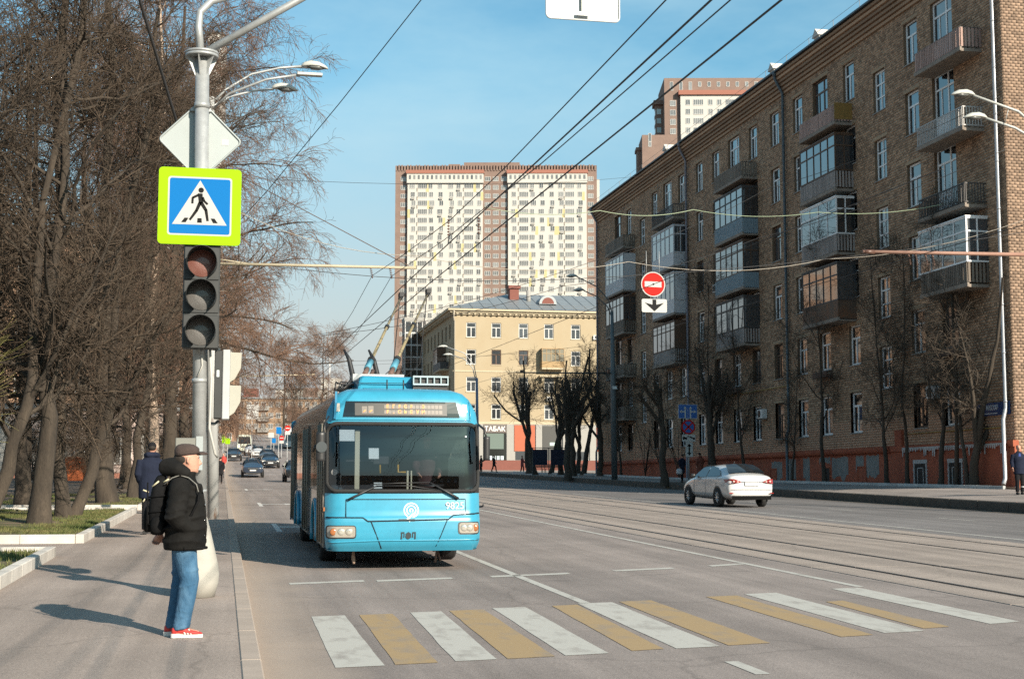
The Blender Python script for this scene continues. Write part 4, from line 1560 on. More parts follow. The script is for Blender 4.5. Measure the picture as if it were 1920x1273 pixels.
def simple_window(w, h, fm, name='window', side=False, trans=True):
    mb = MB()
    t = .09
    bx = (lambda a, b_, z0, z1, d0=0.0, d1=.08: mb.box(a, b_, d0, d1, z0, z1)) if not side else (lambda a, b_, z0, z1, d0=0.0, d1=.08: mb.box(d0, d1, a, b_, z0, z1))
    bx(-w / 2, -w / 2 + t, 0, h)
    bx(w / 2 - t, w / 2, 0, h)
    bx(-w / 2 + t, w / 2 - t, 0, t)
    bx(-w / 2 + t, w / 2 - t, h - t, h)
    if trans:
        bx(-w / 2 + t, w / 2 - t, h * .68 - .05, h * .68 + .05, .004, .076)
    bx(-.06, .06, t, h * (.68 if trans else 1) - (.05 if trans else t), .008, .072)
    o = mb.build(name, fm)
    p = MB()
    if side:
        p.quad((.05, -w / 2, 0), (.05, -w / 2, h), (.05, w / 2, h), (.05, w / 2, 0))
    else:
        p.quad((-w / 2, .05, 0), (w / 2, .05, 0), (w / 2, .05, h), (-w / 2, .05, h))
    p.build('pane', pane_far, parent=o)
    return o


fw_y = M('white_far_frame', (0.46, 0.455, 0.44), .6)
pw = {False: simple_window(1.22, 1.86, fw_y), True: simple_window(1.22, 1.86, frame_brown)}
used_w = {False: False, True: False}


def place(proto, used, key, parent, loc):
    if used[key]:
        o = inst(proto[key], parent=parent, loc=loc)
        for ch in proto[key].children:
            inst(ch, parent=o)
    else:
        o = proto[key]
        o.parent = parent
        o.location = loc
        used[key] = True
    return o


for x, zt in ywin:
    place(pw, used_w, (x in (5.45, 8.95) and zt == 15.38), yh, (x, .1, zt - 1.87))
psw = {0: simple_window(1.08, 1.86, frame_brown, side=True)}
us = {0: False}
for y in ysd:
    for zt in zt4:
        place(psw, us, 0, yh, (.1, y, zt - 1.87))
sl = MB()
for x, zt in ywin:
    sl.box(x - .7, x + .7, -.08, .1, zt - 1.96, zt - 1.885)
yp(sl, 'sills', cream)
# cornice, bands, quoin pipe
mb = MB()
mb.box(-.25, W_, -.25, 0.2, 19.75, 19.95).box(-.5, W_, -.5, .2, 19.95, 20.2).box(-.8, W_, -.8, .2, 20.2, 20.45)
mb.box(-.25, .2, .2, D_, 19.75, 19.95).box(-.5, .2, .2, D_, 19.95, 20.2).box(-.8, .2, .2, D_, 20.2, 20.45)
yp(mb, 'cornice', cream)
mb = MB()
x = .3
while x < W_:
    mb.box(x, x + .25, -.42, -.25, 19.72, 19.9)
    x += .75
x = .5
while x < D_:
    mb.box(-.42, -.25, x, x + .25, 19.72, 19.9)
    x += .75
yp(mb, 'cornice_brackets', cream)
yp(MB().box(-.1, W_, -.1, 0, 6.05, 6.35), 'string_course', cream)
yp(MB().box(-.06, W_, -.06, 0, 12.55, 12.75), 'string_course', cream)
yp(MB().tube([(-.05, -.7, 20.2), (-.05, -.35, 19.3), (.12, -.14, 18.9), (.12, -.14, 1.0)], .09, 6), 'drainpipe', M('pale_drainpipe', (.34, .30, .24), .6))
# roof with standing seams, chimney, round dormer
rf = MB()
a, b_, c, d = (-.85, -.85, 20.46), (W_, -.85, 20.46), (W_, D_, 20.46), (-.85, D_, 20.46)
e, f = (8.5, 8.5, 23.6), (W_, 8.5, 23.6)
g = (8.5, D_, 23.6)
rf.poly((a, b_, f, e))
rf.poly((a, e, g, d))
rf.poly((e, f, (W_, D_, 23.6), g))
yp(rf, 'roof', slate_roof)
sm = MB()
for k in range(22):
    x = .8 + k * 1.5
    xe, ye, ze = (x, 8.5, 23.62) if x > 8.5 else (x, x, 20.46 + (x + .85) / 9.35 * 3.14 + .02)
    sm.tube([(x, -.85, 20.49), (max(xe, x), ye, ze)], .03, 4)
for k in range(14):
    y = 1.2 + k * 1.5
    sm.tube([(-.85, y, 20.49), (min(8.5, y), y, 20.49 + (min(8.5, y) + .85) / 9.35 * 3.14)], .03, 4)
yp(sm, 'roof_seams', M('roof_seam', (.17, .185, .19), .5, .3))
rl = MB()
for zz in (20.75, 21.05):
    rl.tube([(-.7, D_, zz), (-.7, -.7, zz), (W_, -.7, zz)], .02, 4)
for k in range(24):
    rl.tube([(k * 1.45 - .6, -.7, 20.45), (k * 1.45 - .6, -.7, 21.05)], .018, 4)
yp(rl, 'roof_railing', bpy.data.materials['grey_railing'])
yp(MB().box(8.2, 9.4, 5.0, 6.2, 22.0, 23.9).box(8.0, 9.6, 4.8, 6.4, 23.9, 24.3), 'chimney', base_brown)
yp(MB().tube([(10.6, 4.6, 21.8), (10.6, 4.6, 23.6)], .3, 8), 'chimney', white_wall)
dm = MB()
pts = [(11.3 + 1.3 + 1.15 * math.cos(R(t)), 2.0, 21.6 + 1.15 * math.sin(R(t))) for t in range(0, 181, 15)]
dm.ext(pts[::-1], (0, 3.5, 0))
dm = yp(dm, 'roof_dormer', slate_roof, fix=True)
MB().poly([(12.6 + .8 * math.cos(R(t)), 1.985, 21.65 + .8 * math.sin(R(t))) for t in range(0, 181, 15)]).build('louvre', base_brown, parent=dm)
# glazed balcony and small slab below
bal = yp(MB().box(11.1, 14.0, -1.1, -.002, 12.95, 13.15), 'balcony', cream)
MB().box(11.1, 14.0, -1.1, -1.05, 13.15, 13.95).box(11.1, 11.15, -1.049, -.01, 13.15, 13.95).box(13.95, 14.0, -1.049, -.01, 13.15, 13.95).build('parapet', yel2, parent=bal)
fr = MB()
for k in range(6):
    fr.box(11.1 + k * .565, 11.17 + k * .565, -1.11, -1.03, 13.95, 15.5)
fr.box(11.1, 14.0, -1.1, -1.04, 14.9, 14.98).box(11.1, 14.0, -1.12, -.01, 15.5, 15.62)
for yy in (-.5,):
    fr.box(11.1, 11.17, yy, yy + .07, 13.95, 15.5)
fr = fr.build('glazing_frame', M('ochre_frame', (.30, .2, .1), .7), parent=bal)
MB().quad((11.12, -1.07, 13.95), (13.98, -1.07, 13.95), (13.98, -1.07, 15.5), (11.12, -1.07, 15.5)).quad((11.13, -1.07, 13.95), (11.13, -1.07, 15.5), (11.13, 0, 15.5), (11.13, 0, 13.95)).build('pane', pane_mat('balcony_glass', (.2, .18, .13), .15, .2), parent=bal)
yp(MB().box(10.9, 14.0, -.9, -.002, 12.0, 12.2).box(11.2, 11.5, -.6, -.002, 11.5, 12.0).box(13.3, 13.6, -.6, -.002, 11.5, 12.0), 'balcony_slab', cream)
bs = yp(MB().box(-1.1, -.002, 3.8, 10.0, 13.0, 13.2), 'balcony', cream)
MB().box(-1.1, -1.05, 3.8, 10.0, 13.2, 14.1).box(-1.049, -.01, 3.8, 3.85, 13.2, 14.1).build('parapet', rail_dark, parent=bs)
fr = MB()
for k in range(4):
    fr.box(-1.12, -1.04, 6.4 + k * 1.2, 6.5 + k * 1.2, 14.1, 16.0)
fr.box(-1.12, -.01, 6.4, 10.0, 16.0, 16.15).box(-1.1, -.01, 6.4, 6.45, 14.1, 16.0)
fr.build('glazing_frame', frame_brown, parent=bs)
MB().quad((-1.07, 6.5, 14.1), (-1.07, 6.5, 16), (-1.07, 10, 16), (-1.07, 10, 14.1)).build('pane', pane_dark, parent=bs)
# glazed stair bay at the far corner of the side wall
bay = yp(MB().box(-2.6, -.004, 28.0, 31.0, 0, 1.0).box(-2.7, -.004, 27.9, 31.1, 22.0, 22.5), 'stair_bay', white_wall)
fr = MB()
for z in [1.0 + k * 1.75 for k in range(13)]:
    fr.box(-2.62, -.01, 27.98, 28.1, z - .12, z + .12).box(-2.62, -2.5, 28.1, 31, z - .12, z + .12)
for x in (-2.62, -1.75, -.88, -.13):
    fr.box(x, x + .12, 27.96, 28.08, 1, 22)
for y in (28.1, 29.5, 30.9):
    fr.box(-2.64, -2.52, y, y + .1, 1, 22)
fr.build('glazing_frame', fw_y, parent=bay)
MB().quad((-2.55, 28.05, 1), (0, 28.05, 1), (0, 28.05, 22), (-2.55, 28.05, 22)).quad((-2.55, 28.05, 1), (-2.55, 28.05, 22), (-2.55, 31, 22), (-2.55, 31, 1)).build('pane', pane_far, parent=bay)
# shop storey
yp(MB().box(0.0, W_, -.02, .19, 0, 6.05), 'shop_wall', white_wall)
yp(MB().box(-.05, W_, -.16, -.021, 0.0, 1.55), 'shop_base', base_brown)
for x in (3.35, 7.15, 10.9, 14.4, 17.9, 21.4):
    yp(MB().box(x - .4, x + .4, -.18, -.021, 1.55, 6.04), 'pilaster', white_wall)
sf = yp(MB().box(3.78, 6.72, -.2, -.021, 4.95, 5.95), 'shop_fascia', shop_sign)
text_obj('lettering', 'ТАБАК', .8, M('shop_lettering', (.7, .7, .68), .6), sf, (5.25, -.205, 5.43), bold=.012)
sw = yp(MB().box(3.8, 6.7, -.06, -.021, 1.56, 4.94), 'shop_window', M('dark_shop_glass', (.02, .022, .02), .1, spec=.8))
MB().box(3.9, 6.4, -.09, -.061, 2.95, 4.9).build('blind', green_blind, parent=sw)
mb = MB()
for k in range(5):
    mb.box(4.0 + k * .5, 4.38 + k * .5, -.12, -.061, 1.6, 2.1)
mb.build('window_display', M('pale_display_goods', (.4, .47, .5), .6, island=.4), parent=sw)
for x0, x1 in ((7.75, 10.4), (18.4, 21.0)):
    yp(MB().box(x0, x1, -.1, -.021, 2.7, 5.95), 'shop_panel', orange_pl)
dw = yp(MB().box(11.4, 13.9, -.12, -.021, .9, 5.9), 'shop_door', M('dark_shop_front', (.05, .048, .045), .3, spec=.7))
text_obj('lettering', 'аптека', .55, bpy.data.materials['shop_lettering'], dw, (12.65, -.125, 5.35)) if False else None
MB().box(12.3, 13.1, -.14, -.121, 3.4, 3.8).build('door_light', M('pale_door_sign', (.35, .45, .42), .5), parent=dw)
for x0, x1 in ((7.9, 10.2), (15.1, 17.2)):
    yp(MB().box(x0, x1, -.06, -.022, 1.6, 2.65), 'shop_window', pane_far)
# air conditioners on it
for i, (x, z) in enumerate([(18.4, 16.9), (12.3, 9.0)]):
    o = copy_tree(acp)
    o.location = (HX + x, HY - .02, HZ + z)
    o.rotation_euler = (0, 0, R(90))
    o['label'] = ['white air conditioner high on the yellow house at its right edge', 'white air conditioner under a window of the yellow house, above the shop door'][i]
    o['group'] = 'air conditioners on the yellow house'

# ------------------------------------------------------------------ high-rise towers
tw_white = M('white_tower_panel', (0.44, 0.425, 0.39), 0.85, var=.03, vscale=.3)
tw_brown = M('brown_tower_brick', (0.205, 0.142, 0.115), 0.9, col2=(.178, .122, .10), vscale=.4, thr=(.4, .65), fine=.12, fscale=2.5)
tw_yel = M('pale_yellow_tower_panel', (0.43, 0.38, 0.2), 0.85)
tw_frame = M('tower_window_frame', (0.48, 0.47, 0.45), 0.6)
tw_pane = pane_mat('tower_window_pane', (0.15, 0.145, 0.135), 0.15, 0.5)
ac_grey = M('grey_ac_box', (0.27, 0.26, 0.24), .7)


def tw_window(w, h, n, parent):
    """one mesh: frame with n lights, sits 3 cm proud of the wall; recess cut by a dark reveal"""
    mb = MB()
    mb.quad((-w / 2, -.03, 0), (w / 2, -.03, 0), (w / 2, -.03, h), (-w / 2, -.03, h), 1)
    t = .10
    for k in range(n + 1):
        x = -w / 2 + w * k / n
        mb.box(x - t / 2, x + t / 2, -.12, -.031, 0, h, 0)
    mb.box(-w / 2, w / 2, -.125, -.032, -.1, .04, 0).box(-w / 2, w / 2, -.125, -.032, h - .1, h, 0)
    return mb.build('window', [tw_frame, tw_pane], parent=parent)


tw1 = thing('tower_block', 'tall white and brown tower block with two white fronts behind the yellow house', 'tower block', (91.4, 476.3, 5.0), (0, 0, R(-12.0)))
# local frame: x along the front, z=0 at world z=5
px = lambda p: (p - 932.0) * 0.1818
zz = lambda p: 0.1838 * (904 - p) + 1.75 - 5.0
Ztop = zz(318)
c_ = MB().box(px(738), px(1122), 0, 16, 0, Ztop)
c_.build('core', tw_brown, parent=tw1)
MB().box(px(1122), px(1128), 3, 16, 0, zz(333)).build('side_wing', tw_white, parent=tw1)
rb = MB()
x = px(738)
k = 0
while x < px(1122) - .3:
    rb.box(x, x + .55, -.25, 0.3, zz(320), zz(308.5) - (.25 if k % 3 == 0 else 0), 0)
    x += 1.0
    k += 1
rb.build('parapet_ribs', tw_brown, parent=tw1)['kind'] = 'stuff'
MB().box(px(738), px(1122), .3, 1.2, zz(320), zz(309.5)).build('parapet', M('parapet_recess', (.12, .08, .065), .9), parent=tw1)
MB().box(px(868), px(975), 3, 12, zz(309), zz(300)).box(px(838), px(860), 4, 8, zz(309), zz(302)).build('roof_plant', tw_brown, parent=tw1)
secs = [(762, 905, [772.1, 790.5, 807, 825, 845.5, 860.4, 878.5, 897.3]), (953, 1102, [964, 983, 1000, 1017.5, 1036, 1053.6, 1070, 1089.7])]
win_jobs = []
for a, b_, cols in secs:
    MB().box(px(a), px(b_), -1.3, -.005, 0, zz(345)).build('white_front', tw_white, parent=tw1)
    MB().box(px(a) - .25, px(b_) + .25, -2.0, -.005, zz(345), zz(327)).build('top_gallery', tw_white, parent=tw1)
    MB().box(px(a) - .5, px(b_) + .5, -2.3, -.005, zz(327), zz(320.5)).build('terracotta_band', red_roof, parent=tw1)
    w = (px(b_) - px(a)) / 17
    g = MB().box(0, w * .48, -.03, -.001, 0, zz(330) - zz(338)).build('gallery_pane', tw_pane, parent=tw1)
    for k in range(17):
        o = g if k == 0 else inst(g, parent=tw1)
        o.location = (px(a) + w * (k + .3), -2.0, zz(338))
    for ci, cx in enumerate(cols):
        for r in range(19):
            zc = zz(350) - r * 3.0
            if a > 900 and r > 13:
                continue
            kind = 'wide' if ci in (1, 6) else ('two' if (r * 3 + ci * 5) % 4 else 'three')
            win_jobs.append((px(cx) + (0 if kind == 'wide' else ((r * 7 + ci * 3) % 3 - 1) * .25), -1.3, zc - .85, kind))
for cx, n in ((753.6, 19), (914, 15), (929.5, 15), (945, 15), (1110, 15)):
    for r in range(n):
        win_jobs.append((px(cx), 0.0, zz(335) - r * 3.0 - .8, 'brown'))
kinds = {'wide': (3.1, 1.75, 5), 'two': (1.35, 1.75, 2), 'three': (1.75, 1.75, 3), 'brown': (1.9, 1.5, 3)}
tprot = {}
for i, (x, y, z, kd) in enumerate(win_jobs[:300]):
    if kd not in tprot:
        tprot[kd] = tw_window(*kinds[kd], tw1)
        o = tprot[kd]
    else:
        o = inst(tprot[kd])
    o.parent = tw1
    o.location = (x, y, z)
rest = MB()
for (x, y, z, kd) in win_jobs[300:]:
    w, h, n = kinds[kd]
    rest.quad((x - w / 2, y - .03, z), (x + w / 2, y - .03, z), (x + w / 2, y - .03, z + h), (x - w / 2, y - .03, z + h), 1)
    for k in range(n + 1):
        xx = x - w / 2 + w * k / n
        rest.box(xx - .05, xx + .05, y - .12, y - .031, z, z + h, 0)
    rest.box(x - w / 2, x + w / 2, y - .125, y - .032, z - .1, z + .04, 0).box(x - w / 2, x + w / 2, y - .125, y - .032, z + h - .1, z + h, 0)
rest.build('windows_beyond', [tw_frame, tw_pane], parent=tw1)['kind'] = 'stuff'
acs, yps, ech = MB(), MB(), MB()
ra = random.Random(9)
for (x, y, z, kd) in win_jobs:
    if kd in ('two', 'three') and ra.random() < .3:
        acs.box(x - .55, x + .55, y - .55, y - .002, z - .95, z - .35)
    if kd in ('two', 'three') and ra.random() < .16:
        s_ = ra.choice((-1, 1))
        yps.box(x + s_ * 1.1 - .5, x + s_ * 1.1 + .5, y - .02, y - .001, z - 1.3, z + 1.7)
    if kd == 'wide' :
        ech.box(x - 1.85, x - 1.70, y - .3, y - .002, z - 1.0, z + .2)
acs.build('ac_baskets', ac_grey, parent=tw1)['kind'] = 'stuff'
ech.build('balcony_ends', M('tan_balcony_end', (.36, .31, .25), .8), parent=tw1)['kind'] = 'stuff'
yps.build('yellow_panels', tw_yel, parent=tw1)['kind'] = 'stuff'

tw2 = thing('tower_block', 'white and brown tower block rising behind the roof of the brick house', 'tower block', (174.4, 536.1, 5.9), (0, 0, R(-12.0)))
tw2.scale = (1.273, 1.273, 1.273)
p2 = lambda p: (p - 1262.0) * 0.165
z2 = lambda p: 0.1672 * (904 - p) + 1.75 - 5.0 + 1.5
MB().box(p2(1248), p2(1480), 0, 20, 20, z2(152)).build('core', tw_brown, parent=tw2)
MB().box(p2(1278), p2(1470), -1.3, -.005, 20, z2(187)).build('white_front', tw_white, parent=tw2)
MB().box(p2(1274), p2(1472), -2.0, -.005, z2(187), z2(178.5)).build('terracotta_band', red_roof, parent=tw2)
MB().box(p2(1248) - 2.4, p2(1248) - .002, 5, 9, 20, z2(196)).box(p2(1248) - 3.0, p2(1248) - .002, 4, 10, z2(196), z2(188)).build('side_bay', tw_brown, parent=tw2)
first = {}
for k in range(10):
    x = p2(1262 + 18 * k)
    h = 2.7 if k < 3 else 1.5
    o = tw_window(.95, h, 1, tw2) if h not in first else inst(first[h])
    first.setdefault(h, o)
    o.parent = tw2
    o.location = (x, 0, z2(175.5) + (2.7 - h))
for r in range(7):
    for cx, kd, yy in ((1264, 'three', 0), (1292, 'two', -1.3), (1312, 'wide', -1.3), (1335, 'two', -1.3), (1352, 'two', -1.3), (1374, 'wide', -1.3)):
        key = ('b', kd)
        o = tw_window(*kinds[kd], tw2) if key not in first else inst(first[key])
        first.setdefault(key, o)
        o.parent = tw2
        o.location = (p2(cx), yy, z2(206) - r * 3.0)
sb = MB()
for r in range(8):
    sb.box(p2(1248) - 2.44, p2(1248) - 2.401, 5.6, 8.4, z2(214) - 3 * r, z2(214) - 3 * r + 1.7)
    sb.box(p2(1248) - 2.0, p2(1248) - .6, 4.96, 4.999, z2(214) - 3 * r, z2(214) - 3 * r + 1.7)
sb.build('side_panes', tw_pane, parent=tw2)
tw3 = thing('tower_block', 'small brown tower piece just left of the larger tower above the brick house', 'tower block', (153.6, 500.0, 5.5), (0, 0, R(-12.0)))
tw3.scale = (1.147, 1.147, 1.147)
MB().box(-2.2, 9, 0, 14, 20, z2(256) + 2.5).build('core', tw_brown, parent=tw3)
MB().box(-3.6, -2.202, 3, 8, 20, z2(268)).box(-4.0, -2.202, 2.5, 8.5, z2(268), z2(262)).build('side_bay', tw_brown, parent=tw3)
o = inst(first[2.7], parent=tw3, loc=(.3, 0, z2(266) + 2))
o = inst(first[1.5], parent=tw3, loc=(.3, 0, z2(276) + 2))


# ------------------------------------------------------------------ far houses at the end of the street and behind the park
def block(name, label, loc, rot, w, d, h, wall, cols, rws, floor_h, win, roof=None, z0=1.0, win_mat=None, loggia=()):
    root = thing(name, label, 'apartment house', loc, (0, 0, rot))
    MB().box(-w / 2, w / 2, 0, d, -3, h).build('wall', wall, parent=root)
    MB().box(-w / 2 - .3, w / 2 + .3, -.3, d, h, h + .5).build('roof_edge', roof or slate_roof, parent=root)
    pr = None
    for i in range(cols):
        for j in range(rws):
            x = -w / 2 + w * (i + .5) / cols
            z = z0 + j * floor_h
            if pr is None:
                pr = tw_window(win[0], win[1], 2, root)
                o = pr
            else:
                o = inst(pr)
                o.parent = root
            o.location = (x, 0, z)
    for (i, mat) in loggia:
        x = -w / 2 + w * (i + .5) / cols
        for j in range(rws):
            MB().box(x - 1.6, x + 1.6, -1.0, -.13, z0 + j * floor_h - 1.0, z0 + j * floor_h + .3).build('loggia', mat, parent=root)
    return root


tan_brick = M('tan_brick', (0.27, 0.185, 0.125), .9, var=.1, vscale=.5)
pink_pl = M('pale_pink_plaster', (0.40, 0.32, 0.29), .9, var=.06, vscale=.5)
peach = M('peach_brick', (0.33, 0.20, 0.13), .9, var=.08, vscale=.4)
brt = bpy.data.materials['brown_tower_brick']
fh = block('far_house', 'tan brick apartment block closing the far end of the street', (14.8, 424.5, 9.0), R(-9), 30, 14, 17.2, tan_brick, 14, 5, 3.2, (1.3, 1.5), z0=2.0, loggia=((5, white_wall), (9, brt), (12, white_wall)))
MB().box(-9.5, -5.5, 2, 6, 17.7, 20.4).build('roof_hut', base_brown, parent=fh)
MB().box(8, 12, 2, 6, 17.7, 20.6).build('roof_hut', brt, parent=fh)
wb = block('far_house', 'white apartment block peeping over the tan one at the far end of the street', (28.5, 470.0, 10.0), R(-9), 24, 14, 22.0, tw_white, 12, 6, 3.1, (1.3, 1.4), z0=3.0)
MB().box(2.5, 9, 3, 8, 22.5, 26).build('roof_hut', tw_white, parent=wb)
block('far_house', 'narrow light brown high block behind the lower signal head', (0.4, 306.5, 5.5), R(-5), 3.9, 12, 26.2, peach, 2, 8, 3.1, (.9, 1.5), z0=2.0)
block('tower_block', 'slim whitish tower seen through twigs behind the top of the signal pole', (-4.5, 429.5, 8.0), R(-5), 4.6, 12, 129, tw_white, 2, 40, 3.1, (1.0, 1.5), z0=5.0)
ph = block('park_house', 'pale pink two storey house seen between the park trunks', (-17.5, 110.5, 1.9), R(3), 30, 12, 5.2, pink_pl, 9, 1, 3.0, (1.5, 1.9), z0=1.3)
MB().box(-15.2, 15.2, -.06, -.002, -3, .55).build('plinth', red_roof, parent=ph)
for i in range(8):
    MB().box(-15 + 30 * (i + 1) / 9 - .35, -15 + 30 * (i + 1) / 9 + .35, -.18, -.002, .55, 5.2).build('pilaster', white_wall, parent=ph)
block('park_house', 'tall peach brick apartment house glimpsed through the park twigs', (-21, 158.0, 2.5), R(3), 34, 13, 26.0, peach, 11, 8, 3.1, (1.5, 1.6), z0=2.5)
ob = thing('orange_box', 'bright orange panel box on the dark soil between the park trunks', 'box', (-8.6, 90.0, S * 90 + .2))
MB().box(-1.15, 1.15, -.4, .4, .12, 1.5).build('body', M('orange_paint', (.42, .10, .025), .6, var=.1), parent=ob, bevel=.04)
MB().box(-1.2, 1.2, -.45, .45, 1.5, 1.56).build('lid', bpy.data.materials['orange_paint'], parent=ob)
MB().box(-1.0, -.85, -.3, .3, 0, .12).box(.85, 1.0, -.3, .3, 0, .12).build('feet', dark_metal, parent=ob)
# unseen houses, added behind the camera to be mirrored in windscreen and panes
block('unseen_house', 'unseen brick apartment house, added behind the viewer for its dark reflection in the windscreen', (14, -112, -2.0), R(180), 70, 14, 22, tan_brick, 18, 6, 3.3, (1.4, 1.7))
block('unseen_house', 'unseen pale apartment house, added behind the viewer on the park side for reflections', (-42, -60, -1.0), R(180), 50, 14, 17, pink_pl, 14, 5, 3.3, (1.4, 1.7))
# ------------------------------------------------------------------ trolleybus
bus_blue = M('bus_blue_paint', (0.033, 0.25, 0.375), 0.32, coat=0.6, var=.09, vscale=1.6, fine=.04, fscale=14)
bus_side = M('bus_side_blue_paint', (0.02, 0.17, 0.30), 0.2, coat=1.0, var=.15, vscale=1.5)
bus_grey = M('bus_side_reflected_brown', (0.115, 0.10, 0.085), 0.45, coat=.4, var=.25, vscale=1.2)  # brown-grey stands for tree reflections on the shaded side, put into the colour
seam = M('panel_seam', (0.006, 0.016, 0.026), .8)
wind_glass = glass_mat('windscreen_glass', (0.52, 0.57, 0.62), 0.05, 0.012)
bus_pane = M('bus_side_glass', (0.012, 0.013, 0.013), 0.05, spec=.9)
led_off = M('led_field', (0.045, 0.045, 0.042), .5, var=.1)
led_cell = M('led_cell', (0.17, 0.15, 0.13), .5)
led_on = M('led_lit', (0.5, 0.2, 0.05), .5, emit=(1.0, 0.36, 0.10), estr=0.8)
lamp_glass = M('headlamp_glass', (0.30, 0.27, 0.23), 0.12, coat=1.0, var=.15, vscale=20)
lamp_refl = M('lamp_reflector', (0.6, 0.57, 0.5), 0.12, .6)
amber = M('amber_lens', (0.30, 0.11, 0.04), .25)
cream_post = M('cream_post', (0.55, 0.50, 0.36), .5)
paper = M('paper_sheet', (0.62, 0.66, 0.66), .7)
interior = M('bus_interior', (0.022, 0.026, 0.032), .8, var=.3)
yellow_rail = M('yellow_handrail', (0.5, 0.28, 0.02), .4)
white_vinyl = M('white_vinyl', (0.62, 0.63, 0.63), .5)

bus = thing('trolleybus', 'light blue trolleybus with raised trolley poles driving towards the crossing', 'trolleybus', (2.83, 22.4, S * 22.4), (math.atan(S), 0, 0))


def prof(z):
    pts = [(.30, .10), (.42, .02), (.55, 0), (.80, 0.02), (.86, .055), (1.05, .075), (1.2, .095), (1.5, .115), (1.8, .15), (2.1, .205), (2.32, .27), (2.42, .27), (2.70, .33), (2.80, .40), (2.86, .58), (2.89, .9)]
    for (a, b_), (c, d) in zip(pts, pts[1:]):
        if z <= c:
            return b_ + (d - b_) * (z - a) / (c - a)
    return pts[-1][1]


def hw(z):
    pts = [(.30, 1.19), (.45, 1.235), (2.3, 1.235), (2.5, 1.205), (2.7, 1.10), (2.8, 1.0), (2.86, .86), (2.89, .6)]
    for (a, b_), (c, d) in zip(pts, pts[1:]):
        if z <= c:
            return b_ + (d - b_) * (z - a) / (c - a)
    return pts[-1][1]


def Fy(x, z):
    u = abs(x) / hw(z)
    return prof(z) + .07 * u * u + (max(0.0, u - .86) / .14) ** 2.2 * .17


def front_patch(x0, x1, z0, z1, off, r=0.0, nx=12, nz=8, mb=None, mi=0, sm=True):
    mb = mb or MB()
    rows_ = []
    for j in range(nz + 1):
        if r > 0:      # denser rows in the rounded corners
            t = j / nz
            z = z0 + (z1 - z0) * (0.5 - 0.5 * math.cos(math.pi * t))
        else:
            z = z0 + (z1 - z0) * j / nz
        ins = 0.0
        if r > 0:
            for zc in (z - z0, z1 - z):
                if zc < r:
                    ins = max(ins, r - math.sqrt(max(0, r * r - (r - zc) ** 2)))
        a, b_ = x0 + ins, x1 - ins
        rows_.append(mb.add([(a + (b_ - a) * i / nx, Fy(a + (b_ - a) * i / nx, z) - off, z) for i in range(nx + 1)]))
    for p, q in zip(rows_, rows_[1:]):
        for i in range(nx):
            mb.face((p + i, p + i + 1, q + i + 1, q + i), mi, sm)
    return mb


def front_line(pts, r, n=5, off=.004, mb=None):
    mb = mb or MB()
    P = []
    for (x0, z0), (x1, z1) in zip(pts, pts[1:]):
        m = max(2, int(math.hypot(x1 - x0, z1 - z0) / .08))
        for k in range(m):
            t = k / m
            x, z = x0 + (x1 - x0) * t, z0 + (z1 - z0) * t
            P.append((x, Fy(x, z) - off, z))
    x, z = pts[-1]
    P.append((x, Fy(x, z) - off, z))
    return mb.tube(P, r, n)


# front shell: panels below and above the windscreen
def front_grid(zs, nu=26):
    mb = MB()
    prev = None
    for z in zs:
        row = mb.add([(hw(z) * (-1 + 2 * i / nu), Fy(hw(z) * (-1 + 2 * i / nu), z), z) for i in range(nu + 1)])
        if prev is not None:
            for i in range(nu):
                mb.face((prev + i, prev + i + 1, row + i + 1, row + i), 0, True)
        prev = row
    return mb


front_grid([.30, .36, .42, .5, .55, .65, .75, .80, .83, .86, .95, 1.05, 1.15, 1.2]).build('front_panel', bus_blue, bus)
front_grid([2.30, 2.36, 2.42, 2.5, 2.6, 2.7, 2.75, 2.8, 2.83, 2.86, 2.89]).build('roof_front', bus_blue, bus)
# body shell behind the front: side walls, rounded roof
zsl = [.30, .36, .42, .5, .65, .8, .86, 1.05, 1.2, 1.5, 1.8, 2.1, 2.3, 2.42, 2.5, 2.6, 2.7, 2.8, 2.86, 2.89]
LB = 11.9
for sgn in (-1, 1):
    mb = MB()
    ya = [None, .7, 3.0, 6.0, 9.0, LB]
    cols_ = []
    for y in ya:
        cols_.append(mb.add([(sgn * hw(z), (Fy(hw(z), z) if y is None else (y if y > Fy(hw(z), z) else Fy(hw(z), z) + .3)), z) for z in zsl]))
    for p, q in zip(cols_, cols_[1:]):
        for i in range(len(zsl) - 1):
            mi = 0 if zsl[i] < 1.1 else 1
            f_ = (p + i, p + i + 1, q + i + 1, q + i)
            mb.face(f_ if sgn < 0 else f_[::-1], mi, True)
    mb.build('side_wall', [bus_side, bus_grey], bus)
mb = MB()
mb.quad((-.6, .9, 2.89), (.6, .9, 2.89), (.6, LB, 2.89), (-.6, LB, 2.89))
mb.build('roof', bus_blue, bus)
MB().quad((-1.235, LB, .3), (-1.235, LB, 2.6), (1.235, LB, 2.6), (1.235, LB, .3)).quad((-1.235, LB, 2.6), (-.6, LB, 2.89), (.6, LB, 2.89), (1.235, LB, 2.6)).build('rear_wall', bus_side, bus)
MB().quad((-1.2, .2, .32), (-1.2, LB, .32), (1.2, LB, .32), (1.2, .2, .32)).build('underfloor', black_plastic, bus)
